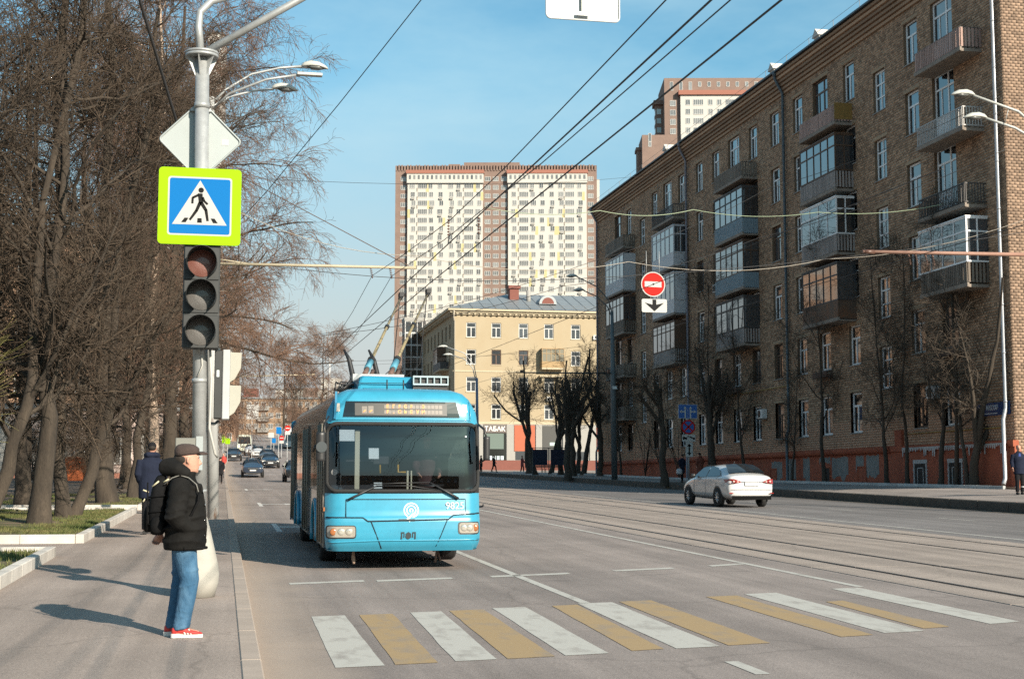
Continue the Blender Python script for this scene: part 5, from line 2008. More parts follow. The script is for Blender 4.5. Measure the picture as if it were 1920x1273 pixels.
# windscreen with rubber frame
ws = front_patch(-1.205, 1.205, 1.245, 2.285, .006, .15, 24, 20).build('windscreen', wind_glass, bus)
mb = MB()
pts = rrect(-1.205, 1.205, 1.235, 2.295, .15, 6)
P = [(p[0], Fy(p[0], p[2]) - .008, p[2]) for p in pts]
Q = []
for (a, b_) in zip(P, P[1:] + P[:1]):
    n = max(1, int(math.dist(a, b_) / .12))
    for k in range(n):
        x, z = a[0] + (b_[0] - a[0]) * k / n, a[2] + (b_[2] - a[2]) * k / n
        Q.append((x, Fy(x, z) - .008, z))
Q.append(Q[0])
mb.tube(Q, .033, 6, cap=False)
mb.build('rubber_frame', black_rubber, ws)
# corner pillars behind the glass edge
mb = MB()
for s_ in (-1, 1):
    k = []
    for z in (1.2, 1.5, 1.8, 2.1, 2.32):
        k.append(mb.add([(s_ * hw(z), Fy(hw(z), z), z), (s_ * (hw(z) - .03), Fy(hw(z) - .03, z) + .004, z), (s_ * (hw(z) - .09), Fy(hw(z) - .09, z) + .03, z)]))
    for p, q in zip(k, k[1:]):
        for i in range(2):
            mb.face((p + i, p + i + 1, q + i + 1, q + i))
mb.build('pillar', black_plastic, bus)
# driver's cab and saloon seen through the glass
mb = MB()
mb.quad((-1.2, .3, .95), (1.2, .3, .95), (1.2, 11, .95), (-1.2, 11, .95))
mb.box(-1.15, 1.15, .30, .75, .96, 1.22)
mb.box(-1.2, 1.2, 5.0, 5.05, .96, 2.5)
for x in (-.8, -.35):
    for y in (2.4, 3.4, 4.3):
        mb.box(x - .22, x + .22, y, y + .08, 1.2, 1.85)
        mb.box(x - .22, x + .22, y - .4, y, 1.2, 1.3)
mb.box(.25, .75, 1.75, 1.85, 1.0, 1.95)
mb.build('cabin', interior, bus)
MB().box(-.76, -.685, .42, .47, 1.23, 2.2).build('cab_post', cream_post, bus)
MB().box(.10, .13, .62, .65, 1.22, 1.55).box(.17, .19, .66, .68, 1.22, 1.55).build('cab_post', cream_post, bus)
MB().ext([(.86, 1.15, 1.45), (.86, 1.15, 1.75), (1.0, 1.15, 2.05), (1.14, 1.15, 2.08), (1.14, 1.15, 1.45)], (0, .03, 0)).build('partition', cream_post, bus, fix=True)
MB().tube([(-.25, 1.4, 1.5), (-.25, 1.4, 1.72), (-.1, 1.4, 1.75)], .018, 6).tube([(.05, 1.4, 1.75), (.05, 1.4, 1.52), (.18, 1.4, 1.52)], .018, 6).build('handrail', yellow_rail, bus)
for (a, b_, c, d) in ((-1.02, -.78, 2.02, 2.2), (-.56, -.40, 1.74, 1.91), (-.48, -.35, 1.26, 1.37)):
    MB().quad((a, Fy((a + b_) / 2, d) + .03, c), (b_, Fy((a + b_) / 2, d) + .03, c), (b_, Fy((a + b_) / 2, d) + .05, d), (a, Fy((a + b_) / 2, d) + .05, d)).build('paper_sheet', paper, bus)
MB().box(-.46, -.22, .42, .46, 1.66, 1.78).box(-.9, -.3, .43, .45, 1.70, 1.72).build('cab_monitor', black_plastic, bus)
MB().lathe([(.05, -.02), (.05, .0), (.02, .005)], 14, (-1.10, .22, 1.53), 'y').build('validator_disc', chrome, bus)
MB().box(-.25, .0, .4, .5, 1.225, 1.25).box(.2, .32, .4, .5, 1.225, 1.26).build('dashboard_papers', paper, bus)
MB().lathe([(.23, .0), (.23, .03), (.2, .03), (.2, 0)], 20, (.5, .75, 1.3), 'z', cap=False).build('steering_wheel', black_plastic, bus, rot=(0, 0, 0))
# destination display
mb = MB()
tz0, tz1 = 2.405, 2.655
k = []
for j in range(5):
    z = tz0 + (tz1 - tz0) * j / 4
    a, b_ = -.97 + .05 * j / 4, .91 - .06 * j / 4
    k.append(mb.add([(a + (b_ - a) * i / 10, Fy(a + (b_ - a) * i / 10, z) - .012, z) for i in range(11)]))
for p, q in zip(k, k[1:]):
    for i in range(10):
        mb.face((p + i, p + i + 1, q + i + 1, q + i))
db = mb.build('destination_display', M('display_black', (.006, .007, .007), .08, spec=.8), bus)
front_patch(-.78, .70, 2.43, 2.625, .016, 0, 10, 3).build('led_field', led_off, db)
mb = MB()
for (x0, x1, z0, z1) in ((-.67, -.585, 2.46, 2.575), (-.57, -.485, 2.46, 2.58)):
    front_patch(x0, x1, z0, z1, .019, 0, 1, 1, mb)
for z0 in (2.455, 2.54):
    for i in range(15):
        x = -.315 + i * .063
        front_patch(x, x + .055, z0, z0 + .06, .019, 0, 1, 1, mb)
mb.build('led_cells', led_cell, db)['kind'] = 'stuff'
for txt, z in (('ЕГFСF З', 2.572), ('F.СЬЕУИ', 2.487)):
    cs = [-.26, -.165, -.07, .025, .12, .22, .31]
    for ch, x in zip(txt, cs):
        if ch != ' ':
            text_obj('led_letter', ch, .078, led_on, db, (x, Fy(x, z) - .024, z), (R(90 - 12), 0, 0), .002, bold=.001)
for x in (-.63, -.53):
    MB().tube([(x - .02, Fy(x, 2.5) - .022, 2.485), (x + .02, Fy(x, 2.5) - .022, 2.512)], .007, 5).build('led_stroke', led_on, db)
# roof front mask edges
front_line([(-1.10, 2.68), (-1.13, 2.36), (1.09, 2.36), (1.08, 2.66)], .010, mb=None).build('mask_edge', bus_blue, bus)
MB().ext([(-1.115, .30, 2.37), (-1.105, .22, 2.62), (-1.10, .26, 2.80), (-1.09, .52, 2.82), (-1.115, .50, 2.37)], (.035, 0, 0)).build('mask_fin', bus_side, bus, fix=True)
for x in (-1.05, 1.0):
    front_patch(x - .035, x + .035, 2.49, 2.62, .008, 0, 2, 2).build('marker_lamp', M('marker_lens', (.45, .4, .34), .3) if 'marker_lens' not in bpy.data.materials else bpy.data.materials['marker_lens'], bus)
# front seams
mb = MB()
front_line([(-.92, 1.105), (.98, 1.105)], .008, 4, .001, mb)
front_line([(-.92, 1.105), (-.92, .83)], .008, 4, .001, mb)
front_line([(.98, 1.105), (.98, .87)], .005, 4, .001, mb)
front_line([(-1.22, .825), (-.66, .82), (-.58, .765), (.70, .79), (.78, .855), (1.22, .88)], .013, 4, .001, mb)
front_line([(-.53, .76), (-.36, .34)], .010, 4, .001, mb)
front_line([(.68, .79), (.50, .37)], .008, 4, .001, mb)
mb.build('panel_seams', seam, bus)
front_patch(-.10, .16, .765, .80, .006, 0, 3, 1).build('bonnet_handle', black_plastic, bus)
mb = MB()
front_line([(-1.2, .44), (-.4, .47), (.5, .47), (1.2, .47)], .016, 6, -.004, mb)
mb.build('bumper_crease', bus_blue, bus)
# lettering and emblems
text_obj('fleet_number', '9825', .155, white_vinyl, bus, (.805, Fy(.9, 1.0) - .02, 1.0), (R(88), 0, R(5)), .003)
mb = MB()
cx, cz = .105, .935
for r, wd in ((.122, .020), (.080, .018), (.034, .02)):
    for k in range(30):
        a0, a1 = R(-58 + k * 10.0), R(-58 + (k + 1) * 10.0)
        q = []
        for (rr, aa) in ((r - wd, a0), (r, a0), (r, a1), (r - wd, a1)):
            x, z = cx + rr * math.cos(aa), cz + rr * math.sin(aa)
            q.append((x, Fy(x, z) - .005, z))
        mb.quad(q[0], q[1], q[2], q[3])
for d in (.088, .050):
    x0, z0 = cx + d * .75, cz - d * .75
    q = [(x0, z0), (x0 + .016, z0 - .016), (x0 + .016 - .115, z0 - .016 - .1), (x0 - .118, z0 - .098)]
    mb.quad(*[(x, Fy(x, z) - .005, z) for x, z in q[::-1]])
mb.build('emblem', white_vinyl, bus)
mb = MB()
ex, ez = .055, .545
mb.poly([(ex + .05 * math.cos(R(30 + 60 * k)), Fy(ex, ez) - .008, ez + .058 * math.sin(R(30 + 60 * k))) for k in range(6)][::-1])
for s_ in (-1, 1):
    for (a, b_, c, d) in ((.062, .118, .035, .055), (.096, .118, -.055, .034), (.060, .076, -.03, .034)):
        x0, x1 = sorted((ex + s_ * a, ex + s_ * b_))
        mb.quad((x0, Fy(ex, ez) - .008, ez + c), (x1, Fy(ex, ez) - .008, ez + c), (x1, Fy(ex, ez) - .008, ez + d), (x0, Fy(ex, ez) - .008, ez + d))
mb.build('emblem', M('dark_emblem', (.02, .03, .035), .4), bus)
# headlights
for x0, x1, z0, z1 in ((-1.205, -.775, .52, .69), (.87, 1.20, .575, .735)):
    h = front_patch(x0, x1, z0, z1, .012, .03, 10, 6).build('headlight', lamp_glass, bus)
    front_patch(x0 - .02, x1 + .015, z0 - .02, z1 + .015, .005, .04, 10, 6).build('lamp_bezel', black_plastic, h)
    n = 3
    for k in range(n):
        x = x0 + (x1 - x0) * (.22 + .28 * k)
        z = (z0 + z1) / 2
        am = (k == 0 and x0 < 0) or (k == n - 1 and x0 > 0)
        MB().lathe([(.058, -.006), (.05, -.016), (.018, -.018)], 16, (x, Fy(x, z) - .006, z), 'y').build('lamp_lens', amber if am else lamp_refl, h)
# wipers
mb = MB()
def wp(x, z, o=.05):
    return (x, Fy(x, z) - o, z)
mb.tube([wp(-.885, 1.10, .03), wp(-.80, 1.15), wp(-.45, 1.315, .07)], [.022, .018, .010], 6)
mb.tube([wp(-.45, 1.318, .06), wp(.05, 1.32, .04), wp(.58, 1.245, .04)], .008, 5)
mb.build('wiper', black_plastic, bus)
mb = MB()
mb.tube([wp(.86, 1.115, .03), wp(.75, 1.18), wp(.40, 1.37, .07)], [.024, .02, .011], 6)
mb.tube([wp(.40, 1.372, .05), wp(-.15, 1.36, .04), wp(-.55, 1.34, .04)], .008, 5)
mb.build('wiper', black_plastic, bus)
# mirrors
m_ = MB().loft([[(-1.34 + .075 * math.cos(a), -.12 + .05 * math.sin(a), z) for a in [2 * math.pi * k / 12 for k in range(12)]] for z in (1.70, 1.74, 2.1, 2.15)])
m_ = m_.build('mirror', black_plastic, bus, bevel=.01)
MB().tube([(-1.30, -.1, 2.12), (-1.27, .0, 2.3), (-1.2, .2, 2.4)], .018, 6).tube([(-1.41, -.05, 1.95), (-1.45, 0, 1.85)], .02, 6).build('mirror_arm', black_plastic, m_)
MB().lathe([(.085, -.022), (.085, 0), (.075, .01)], 16, (-1.33, -.16, 1.92), 'y').build('round_mirror', dark_metal, m_)
m_ = MB().loft([[(1.30 + .055 * math.cos(a), .02 + .045 * math.sin(a), z) for a in [2 * math.pi * k / 12 for k in range(12)]] for z in (1.72, 1.76, 2.06, 2.1)]).build('mirror', black_plastic, bus)
MB().tube([(1.30, .03, 2.08), (1.27, .1, 2.22), (1.2, .25, 2.3)], .018, 6).tube([(1.29, .03, 1.74), (1.24, .15, 1.7)], .014, 6).build('mirror_arm', black_plastic, m_)
MB().tube([(1.23, .4, .97), (1.31, .4, .98), (1.31, .36, 1.01)], .015, 6).build('side_hook', black_plastic, bus)
# side glazing, doors, arches, wheels
for s_ in (-1, 1):
    X_ = s_ * 1.238
    doors = ((.55, 1.55), (4.6, 6.0), (9.6, 10.7)) if s_ < 0 else ()
    segs = ((1.7, 2.9), (2.98, 4.45), (6.15, 7.5), (7.6, 8.9), (8.95, 9.5), (10.8, 11.6)) if s_ < 0 else ((.5, 1.5), (1.6, 3.0), (3.1, 4.5), (4.6, 6.0), (6.1, 7.5), (7.6, 9.0), (9.1, 10.5), (10.6, 11.6))
    for a, b_ in segs:
        xa, xb = sorted((X_, X_ + s_ * .006))
        MB().box(xa, xb, a, b_, 1.22, 2.26).build('side_window', bus_pane, bus)
    for a, b_ in doors:
        xa, xb = sorted((X_, X_ + s_ * .02))
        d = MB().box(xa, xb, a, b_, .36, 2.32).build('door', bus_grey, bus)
        g = MB()
        m = (a + b_) / 2
        for c, e in ((a + .06, m - .04), (m + .04, b_ - .06)):
            g.box(min(X_ + s_ * .021, X_ + s_ * .025), max(X_ + s_ * .021, X_ + s_ * .025), c, e, .5, 2.25)
        g.build('door_glass', bus_pane, d)
        h = MB()
        for yy in (a + .02, m, b_ - .02):
            h.tube([(X_ + s_ * .035, yy, .4), (X_ + s_ * .035, yy, 2.3)], .016, 6)
        h.build('door_seal', M('pale_door_edge', (.22, .2, .16), .5) if 'pale_door_edge' not in bpy.data.materials else bpy.data.materials['pale_door_edge'], d)
    for yw in (2.45, 8.3):
        a = MB()
        pts = [(X_ + s_ * .004, yw + .62 * math.cos(R(t)), .42 + .62 * math.sin(R(t))) for t in range(-8, 189, 12)]
        a.tube([(X_ + s_ * .02, p[1], p[2]) for p in pts], .04, 6)
        a.build('wheel_arch', bus_blue, bus)
        MB().poly([(X_ + s_ * .003, p[1], p[2]) for p in pts]).build('wheel_well', black_plastic, bus)
        xw = s_ * (1.03)
        t_ = MB().lathe([(.30, -.14), (.46, -.14), (.49, -.10), (.49, .10), (.46, .14), (.30, .14)], 28, (0, 0, 0), 'x', cap=False).build('wheel', black_rubber, bus, loc=(xw, yw, .49))
        MB().lathe([(.30, -.10), (.28, .09), (.12, .12), (.05, .15)] if s_ > 0 else [(.30, .10), (.28, -.09), (.12, -.12), (.05, -.15)], 20, (0, 0, 0), 'x').build('rim', galv, t_)
        g = MB()
        for q in (-.08, -.03, .03, .08):
            g.lathe([(.488, q - .008), (.493, q), (.488, q + .008)], 24, (0, 0, 0), 'x', cap=False)
        g.build('tread', black_plastic, t_)
for yy in (.38, 1.62, 4.52, 6.08):
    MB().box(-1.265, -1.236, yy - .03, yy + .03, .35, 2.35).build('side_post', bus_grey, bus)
for yy, zz_ in ((.3, .95), (3.1, .95), (6.4, .9)):
    MB().box(-1.26, -1.236, yy - .05, yy + .05, zz_ - .03, zz_ + .03).build('side_marker', amber, bus)
# roof equipment
mb = MB()
mb.hexa([(-.62, 1.75, 2.885), (.82, 1.75, 2.885), (.82, 6.2, 2.885), (-.62, 6.2, 2.885), (-.55, 2.0, 3.16), (.75, 2.0, 3.14), (.75, 6.0, 3.14), (-.55, 6.0, 3.16)])
mb.build('roof_box', bus_blue, bus, bevel=.05, seg=2)
MB().box(-.6, .78, 1.80, 1.83, 3.02, 3.03).build('box_seam', seam, bus)
g = MB().box(.32, .93, 1.62, 1.66, 2.99, 3.02).box(.32, .93, 1.62, 1.66, 3.12, 3.15)
for k in range(6):
    x = .32 + k * .118
    g.box(x, x + .02, 1.622, 1.658, 3.02, 3.12)
gr = g.build('roof_grille', M('pale_blue_grille', (.28, .36, .39), .5), bus)
MB().box(.33, .92, 1.67, 2.1, 2.9, 3.14).build('grille_box', black_plastic, gr)
mb = MB()
for k in range(9):
    rr = random.Random(k)
    p0 = (-.95 + rr.uniform(0, .3), 2.3 + rr.uniform(0, 1), 2.9)
    mb.tube([p0, (p0[0] + rr.uniform(0, .2), p0[1], 3.0 + rr.uniform(0, .15)), (-.55, p0[1] + .5, 3.02 + rr.uniform(0, .12))], rr.uniform(.012, .03), 5)
mb.build('pole_rope_gear', black_plastic, bus)
for x in (-.21, .06):
    MB().tube([(x, .85, 2.88), (x, .86, 3.03)], .012, 5).build('roof_aerial', black_plastic, bus)
pole_y = M('yellowed_pole', (.22, .18, .10), .6, col2=(.08, .06, .04), vscale=6, thr=(.5, .62))
pole_b = M('blue_pole_socket', (.08, .25, .33), .5, var=.1)
for x0, x1, z1 in ((-.26, 1.15, 5.30), (.22, 1.78, 5.40)):
    a = Vector((x0, 4.2, 3.3))
    b_ = Vector((x1, 10.2, z1 + .17))
    d = b_ - a
    q = a + d * .155
    p_ = MB().tube([q, b_ - d * .03], [.034, .022], 8).build('trolley_pole', pole_y, bus)
    MB().tube([a + d * .06, a + d * .14], .065, 10).build('pole_socket', pole_b, p_)
    MB().tube([a, a + d * .07], .05, 8).tube([a + Vector((.1, .1, -.12)), a + d * .1 + Vector((.08, 0, -.1))], .04, 8).build('pole_spring', M('rust_spring', (.12, .07, .055), .7) if 'rust_spring' not in bpy.data.materials else bpy.data.materials['rust_spring'], p_)
    MB().tube([a + d * .145, a + d * .165], .075, 10).build('socket_ring', black_rubber, p_)
    MB().tube([b_ - d * .035, b_], .05, 6).box(b_.x - .05, b_.x + .05, b_.y - .18, b_.y + .16, b_.z - .01, b_.z + .09).build('pole_shoe', black_plastic, p_)
    MB().tube([a + d * .55, a + d * .57], .055, 6).build('pole_clamp', black_plastic, p_)
    MB().tube([b_ - d * .04, b_ + Vector((-.1, .6, -1.6)), Vector((x0, 11.8, 2.6))], .012, 4).build('pole_rope', wire_mat, p_)
    MB().tube([(x0 - .12, 4.9, 3.0), (x0 - .13, 5.1, 3.3), (x0 - .2, 5.2, 3.65), (x0 - .3, 5.25, 3.85)], [.05, .055, .045, .02], 8).build('pole_hook', black_plastic, bus)
MB().box(-.5, .45, 3.9, 4.6, 2.885, 3.3).build('pole_base', galv, bus)
# dangling strap and drooping under-bumper bracket
MB().tube([(-.76, .5, .36), (-.76, .49, .16), (-.75, .47, .08)], [.012, .035, .02], 6).build('static_strap', M('rag', (.28, .2, .15), .9), bus)
MB().tube([(.42, .6, .34), (.55, .6, .28), (.62, .6, .3)], .03, 5).tube([(.6, .6, .3), (.57, .6, .08)], .02, 5).tube([(.6, .6, .3), (.66, .6, .1)], .018, 5).build('tow_bracket', M('rust_spring2', (.12, .085, .07), .7), bus)

# ------------------------------------------------------------------ signal pole and what hangs on it
PY = 17.56
PZ = S * PY + .1
pcx = lambda z: -.275 - .013 * z
sp = thing('signal_pole', 'grey galvanised signal pole with a bulbous concrete foot beside the waiting man', 'pole', (-.26, PY, PZ))
MB().lathe([(.20, 0), (.245, .17), (.25, .27), (.236, .38), (.19, .57), (.14, .78), (.10, .93), (.085, .95)], 28).build('foot', M('concrete_foot', (.33, .315, .28), .8, var=.1, vscale=4), sp)
MB().tube([(0, 0, .9), (-.08, 0, 6.58)], [.088, .084], 16).build('shaft', galv, sp)
MB().tube([(-.0285, 0, 2.55), (-.029, 0, 2.6)], .094, 16).tube([(-.01, 0, 1.24), (-.01, 0, 1.27)], .094, 16).tube([(-.071, 0, 5.93), (-.072, 0, 6.0)], .094, 16).build('clamp_band', galv, sp)
fl = MB().lathe([(.20, 0), (.20, .035)], 24, (-.085, 0, 6.57))
for k in range(6):
    a = R(60 * k + 20)
    fl.ext([(-.085 + .08 * math.cos(a), .08 * math.sin(a), 6.33), (-.085 + .19 * math.cos(a), .19 * math.sin(a), 6.568), (-.085 + .08 * math.cos(a), .08 * math.sin(a), 6.568)], (.012 * math.sin(a), -.012 * math.cos(a), 0))
    fl.lathe([(.018, -.015), (.018, .05)], 6, (-.085 + .165 * math.cos(a), .165 * math.sin(a), 6.57))
fl.lathe([(.20, .04), (.20, .07)], 24, (-.085, 0, 6.57))
fl.build('flange', galv, sp, fix=True)
MB().tube([(-.10, 0, 6.63), (-.135, 0, 6.95), (-.12, 0, 7.15), (.02, 0, 7.3), (.35, .02, 7.42), (1.0, .05, 7.52)], .047, 12).build('mast_arm', galv, sp)
MB().tube([(-.05, 0, 6.64), (1.05, 0, 7.36), (2.2, 0, 8.12), (3.0, 0, 8.35), (5.4, 0, 8.5)], .047, 12).build('mast_arm', galv, sp)
for a, b_ in (((.06, 0, 6.61), (.12, 0, 6.5)),):
    MB().ext([(-.15, -.02, 6.64), (-.10, -.02, 6.64), (-.11, -.02, 6.82)], (0, .03, 0)).build('stiffener', galv, sp, fix=True)
MB().tube([(.08, -.09, 3.1), (.11, -.1, 2.6), (.10, -.09, 2.0), (.17, -.06, 1.7), (.2, 0, 1.66)], .016, 6).tube([(-.02, -.1, 3.05), (.0, -.1, 2.75), (-.05, -.1, 2.62)], .01, 5).build('cable', M('pale_cable', (.4, .39, .36), .6), sp)
# hanging sign on the mast arm, seen from behind
hs_ = thing('overhead_sign', 'white back of a rectangular road sign hanging from the mast arm', 'road sign', (4.49, PY - .08, PZ + 7.34))
MB().ext(rrect(-.49, .49, 0, .98, .06), (0, .012, 0)).build('plate', M('white_sign_back', (.50, .51, .50), .5), hs_, fix=True)
mb = MB()
o_ = rrect(-.49, .49, 0, .98, .06)
mb.tube([(p[0], -.008, p[2]) for p in o_ + o_[:1]], .012, 6, cap=False)
mb.build('rim', bpy.data.materials['white_sign_back'], hs_)
MB().box(-.03, .03, -.05, -.001, .1, 1.2).build('rail', M('rail_grey', (.36, .38, .34), .5), hs_)
MB().box(-.09, .09, -.07, -.051, .04, .09).build('bracket', galv, hs_)

# traffic light facing the camera
lens_dark = M('unlit_lens', (.10, .095, .09), .35, coat=.5, bump=.3, bscale=120)
lens_red = M('unlit_red_lens', (.155, .06, .045), .35, coat=.5, bump=.3, bscale=120)
hous = M('signal_housing', (.024, .026, .026), .55, var=.2, vscale=4)
tl = thing('traffic_light', 'large dark traffic light with three lenses under the pedestrian crossing sign', 'traffic light', (-.285, PY - .30, PZ + 2.94))
MB().box(-.215, .215, 0, .2, 0, 1.25).build('housing', hous, tl, bevel=.02, seg=2)
for k, z in enumerate((1.02, .62, .20)):
    pn = MB().box(-.205, .205, -.012, -.001, z - .195, z + .195).build('lens_panel', hous, tl, bevel=.01)
    MB().lathe([(.165, -.02), (.10, -.035), (.001, -.045)] if False else [(.165, -.018), (.12, -.034), (.06, -.042), (.002, -.044)], 26, (0, 0, z), 'y', cap=False).build('lens', lens_red if k == 0 else lens_dark, tl)
    mb = MB()
    n = 26
    rings = []
    outer, inner_ = [], []
    for j in range(n + 1):
        a = R(-62 + (304) * j / n)
        depth = .30 * (0.30 + .70 * max(0, math.sin((a + R(62)) / R(304) * math.pi)) ** .7)
        outer.append(((.182 * math.cos(a), -.012, z + .182 * math.sin(a)), (.176 * math.cos(a), -.012 - depth, z + .176 * math.sin(a))))
    for (p, q), (p2_, q2_) in zip(outer, outer[1:]):
        mb.quad(p, p2_, q2_, q)
        sc = .975
        f = lambda v: (v[0] * sc, v[1], z + (v[2] - z) * sc)
        mb.quad(f(q), f(q2_), f(p2_), f(p))
        mb.quad(q, q2_, f(q2_), f(q))
    mb.build('visor', hous, tl)
MB().box(-.06, .06, .2, .3, .25, .31).box(-.06, .06, .2, .3, .95, 1.01).build('bracket', galv, tl)
# pedestrian crossing sign
fluo = M('fluorescent_border', (.245, .46, .002), .6, spec=.1)
sgn_blue = M('sign_blue', (.002, .125, .36), .6, spec=.1)
sgn_white = M('sign_white', (.40, .40, .385), .6, spec=.15)
sgn_black = M('sign_black', (.010, .010, .010), .6, spec=.1)
sgn_red = M('sign_red', (.36, .012, .008), .6, spec=.1)
ps_ = thing('pedestrian_crossing_sign', 'square blue pedestrian crossing sign with fluorescent yellow green border above the traffic light', 'road sign', (-.325, PY - .34, PZ + 4.645))
MB().ext(rrect(-.485, .485, -.465, .465, .05), (0, .02, 0)).build('plate', fluo, ps_, fix=True)
MB().ext([(p[0], -.002, p[2]) for p in rrect(-.375, .375, -.355, .355, .035)], (0, .0015, 0)).build('white_edge', sgn_white, ps_, fix=True)
MB().ext([(p[0], -.004, p[2]) for p in rrect(-.355, .355, -.335, .335, .025)], (0, .0015, 0)).build('blue_field', sgn_blue, ps_, fix=True)
MB().ext([(-.32, -.006, -.225), (.32, -.006, -.225), (.0, -.006, .315)], (0, .0015, 0)).build('white_triangle', sgn_white, ps_, fix=True)


def flat(polys, y, th=.0015):
    mb = MB()
    for p in polys:
        mb.ext([(x, y, z) for x, z in p], (0, th, 0))
    return mb


def bar(x0, z0, x1, z1, w0, w1=None):
    w1 = w1 or w0
    dx, dz = x1 - x0, z1 - z0
    L = math.hypot(dx, dz)
    nx_, nz_ = -dz / L, dx / L
    return [(x0 + nx_ * w0, z0 + nz_ * w0), (x1 + nx_ * w1, z1 + nz_ * w1), (x1 - nx_ * w1, z1 - nz_ * w1), (x0 - nx_ * w0, z0 - nz_ * w0)]


def disc(x, z, r, n=20):
    return [(x + r * math.cos(2 * math.pi * k / n), z + r * math.sin(2 * math.pi * k / n)) for k in range(n)]


fig = [disc(.012, .195, .032), [(-.028, .155), (.03, .155), (.036, .04), (-.012, .04)], bar(-.02, .135, -.085, .10, .014), bar(-.085, .105, -.088, .03, .013),
       bar(.03, .11, .05, .06, .015), bar(.045, .068, .092, .025, .013), bar(.005, .05, -.04, -.06, .021, .017), bar(-.035, -.05, -.115, -.17, .018, .013),
       bar(.012, .05, .075, -.05, .022, .018), bar(.072, -.04, .095, -.178, .018, .014)]
flat(fig, -.008).build('walking_figure', sgn_black, ps_, fix=True)
flat([[(-.215, -.2), (-.16, -.2), (-.13, -.145), (-.175, -.145)], [(-.028, -.2), (.028, -.2), (.024, -.145), (-.024, -.145)], [(.16, -.2), (.215, -.2), (.175, -.145), (.13, -.145)]], -.008).build('zebra_marks', sgn_black, ps_, fix=True)
# back of the square sign turned on its corner
ds = thing('diamond_sign', 'pale grey back of a diamond road sign behind the top of the signal pole', 'road sign', (-.345, PY + .12, PZ + 5.555))
pts = rrect(-.355, .355, -.355, .355, .05)
c45 = math.cos(R(45))
rot = [((p[0] - p[2]) * c45, 0, (p[0] + p[2]) * c45) for p in pts]
MB().ext(rot, (0, .006, 0)).build('plate', sign_back, ds, fix=True)
MB().tube([(p[0], -.008, p[2]) for p in rot + rot[:1]], .012, 6, cap=False).build('rim', sign_back, ds)
MB().quad((.255, -.003, -.045), (.345, -.003, -.045), (.345, -.003, .03), (.255, -.003, .03)).build('sticker', M('pale_sticker', (.42, .42, .40), .6), ds)
MB().box(-.12, .12, -.05, -.001, .36, .40).box(-.12, .12, -.05, -.001, -.42, -.38).build('bracket', galv, ds)
# second signal head, side on
t2 = thing('traffic_light', 'smaller signal head seen from the side, its pale visors turned to the road', 'traffic light', (.0, PY + .05, PZ + 2.12))
pale_h = M('pale_signal_front', (.33, .32, .27), .6, var=.06, vscale=3)
MB().box(-.115, -.02, -.14, .14, 0, .82).build('housing', hous, t2, bevel=.008)
MB().box(-.018, .07, -.15, .15, -.01, .83).build('front_plate', M('white_signal_plate', (.36, .37, .37), .5, var=.08), t2, bevel=.008)
for z0, z1 in ((.435, .80), (.02, .40)):
    mb = MB()
    prof_ = [(.072, z0 + .02), (.072, z1), (.205, z1 - .005), (.20, z0 + .19), (.13, z0 + .06)]
    mb.ext([(x, -.135, z) for x, z in prof_], (0, .01, 0)).ext([(x, .125, z) for x, z in prof_], (0, .01, 0))
    mb.hexa([(.072, -.124, z1 - .012), (.205, -.124, z1 - .017), (.205, .124, z1 - .017), (.072, .124, z1 - .012), (.072, -.124, z1), (.205, -.124, z1 - .005), (.205, .124, z1 - .005), (.072, .124, z1)])
    mb.build('visor', pale_h, t2, fix=True)
MB().quad((-.117 + .03, -.142, .50), (-.117 + .06, -.142, .50), (-.117 + .06, -.142, .58), (-.117 + .03, -.142, .58)).build('sticker', paper, t2)
MB().tube([(-.05, 0, -.02), (-.1, 0, -.06), (-.24, -.02, -.05)], .02, 6).tube([(-.05, 0, .84), (-.24, 0, .86)], .02, 6).build('bracket', dark_metal, t2)
cb_ = thing('control_box', 'small grey control box clamped to the signal pole behind the flat cap', 'box', (-.33, PY - .1, PZ + 1.52))
MB().box(-.22, .02, -.1, .06, 0, .36).build('casing', M('grey_box', (.16, .16, .14), .6), cb_, bevel=.008)
MB().box(.021, .10, -.11, -.03, -.02, .38).build('cover_plate', sign_back, cb_)

# ------------------------------------------------------------------ lamp posts, contact wire arms
post_grey = M('worn_grey_post', (.33, .33, .32), .65, col2=(.15, .085, .05), vscale=2.2, thr=(.58, .68), var=.15, stretch=(1, 1, .4))
lamp_shell = M('lamp_shell', (.42, .42, .39), .5, var=.05)
lamp_under = M('lamp_bowl', (.12, .125, .12), .25)
insul = M('brown_insulator', (.10, .05, .035), .4)
arm_rust = M('rusty_pink_arm', (.27, .15, .11), .7, var=.2, vscale=2)
arm_pale = M('pale_ochre_arm', (.36, .31, .22), .65, var=.15, vscale=1.5)


def cobra(root, x, y, z, dx, L=.72):
    """street lamp head, dx = direction along x"""
    rings = []
    for t, w, h, dz in ((0, .05, .06, 0), (.12, .10, .13, .01), (.35, .15, .17, .02), (.65, .16, .15, .01), (.9, .10, .08, -.02), (1, .02, .02, -.03)):
        rings.append([(x + dx * L * t, y + w * math.cos(a), z + dz + (h * math.sin(a) if math.sin(a) > 0 else .02 * math.sin(a))) for a in [2 * math.pi * k / 12 for k in range(12)]])
    h = MB().loft(rings).build('lamp_head', lamp_shell, root, fix=True)
    rings = []
    for t, w, dz in ((.22, .06, -.01), (.4, .12, -.07), (.65, .125, -.08), (.88, .05, -.04)):
        rings.append([(x + dx * L * t, y + w * math.cos(a), z - .005 + (dz * abs(math.sin(a)) if math.sin(a) < 0 else 0)) for a in [2 * math.pi * k / 12 for k in range(12)]])
    MB().loft(rings).build('lamp_bowl', lamp_under, h, fix=True)


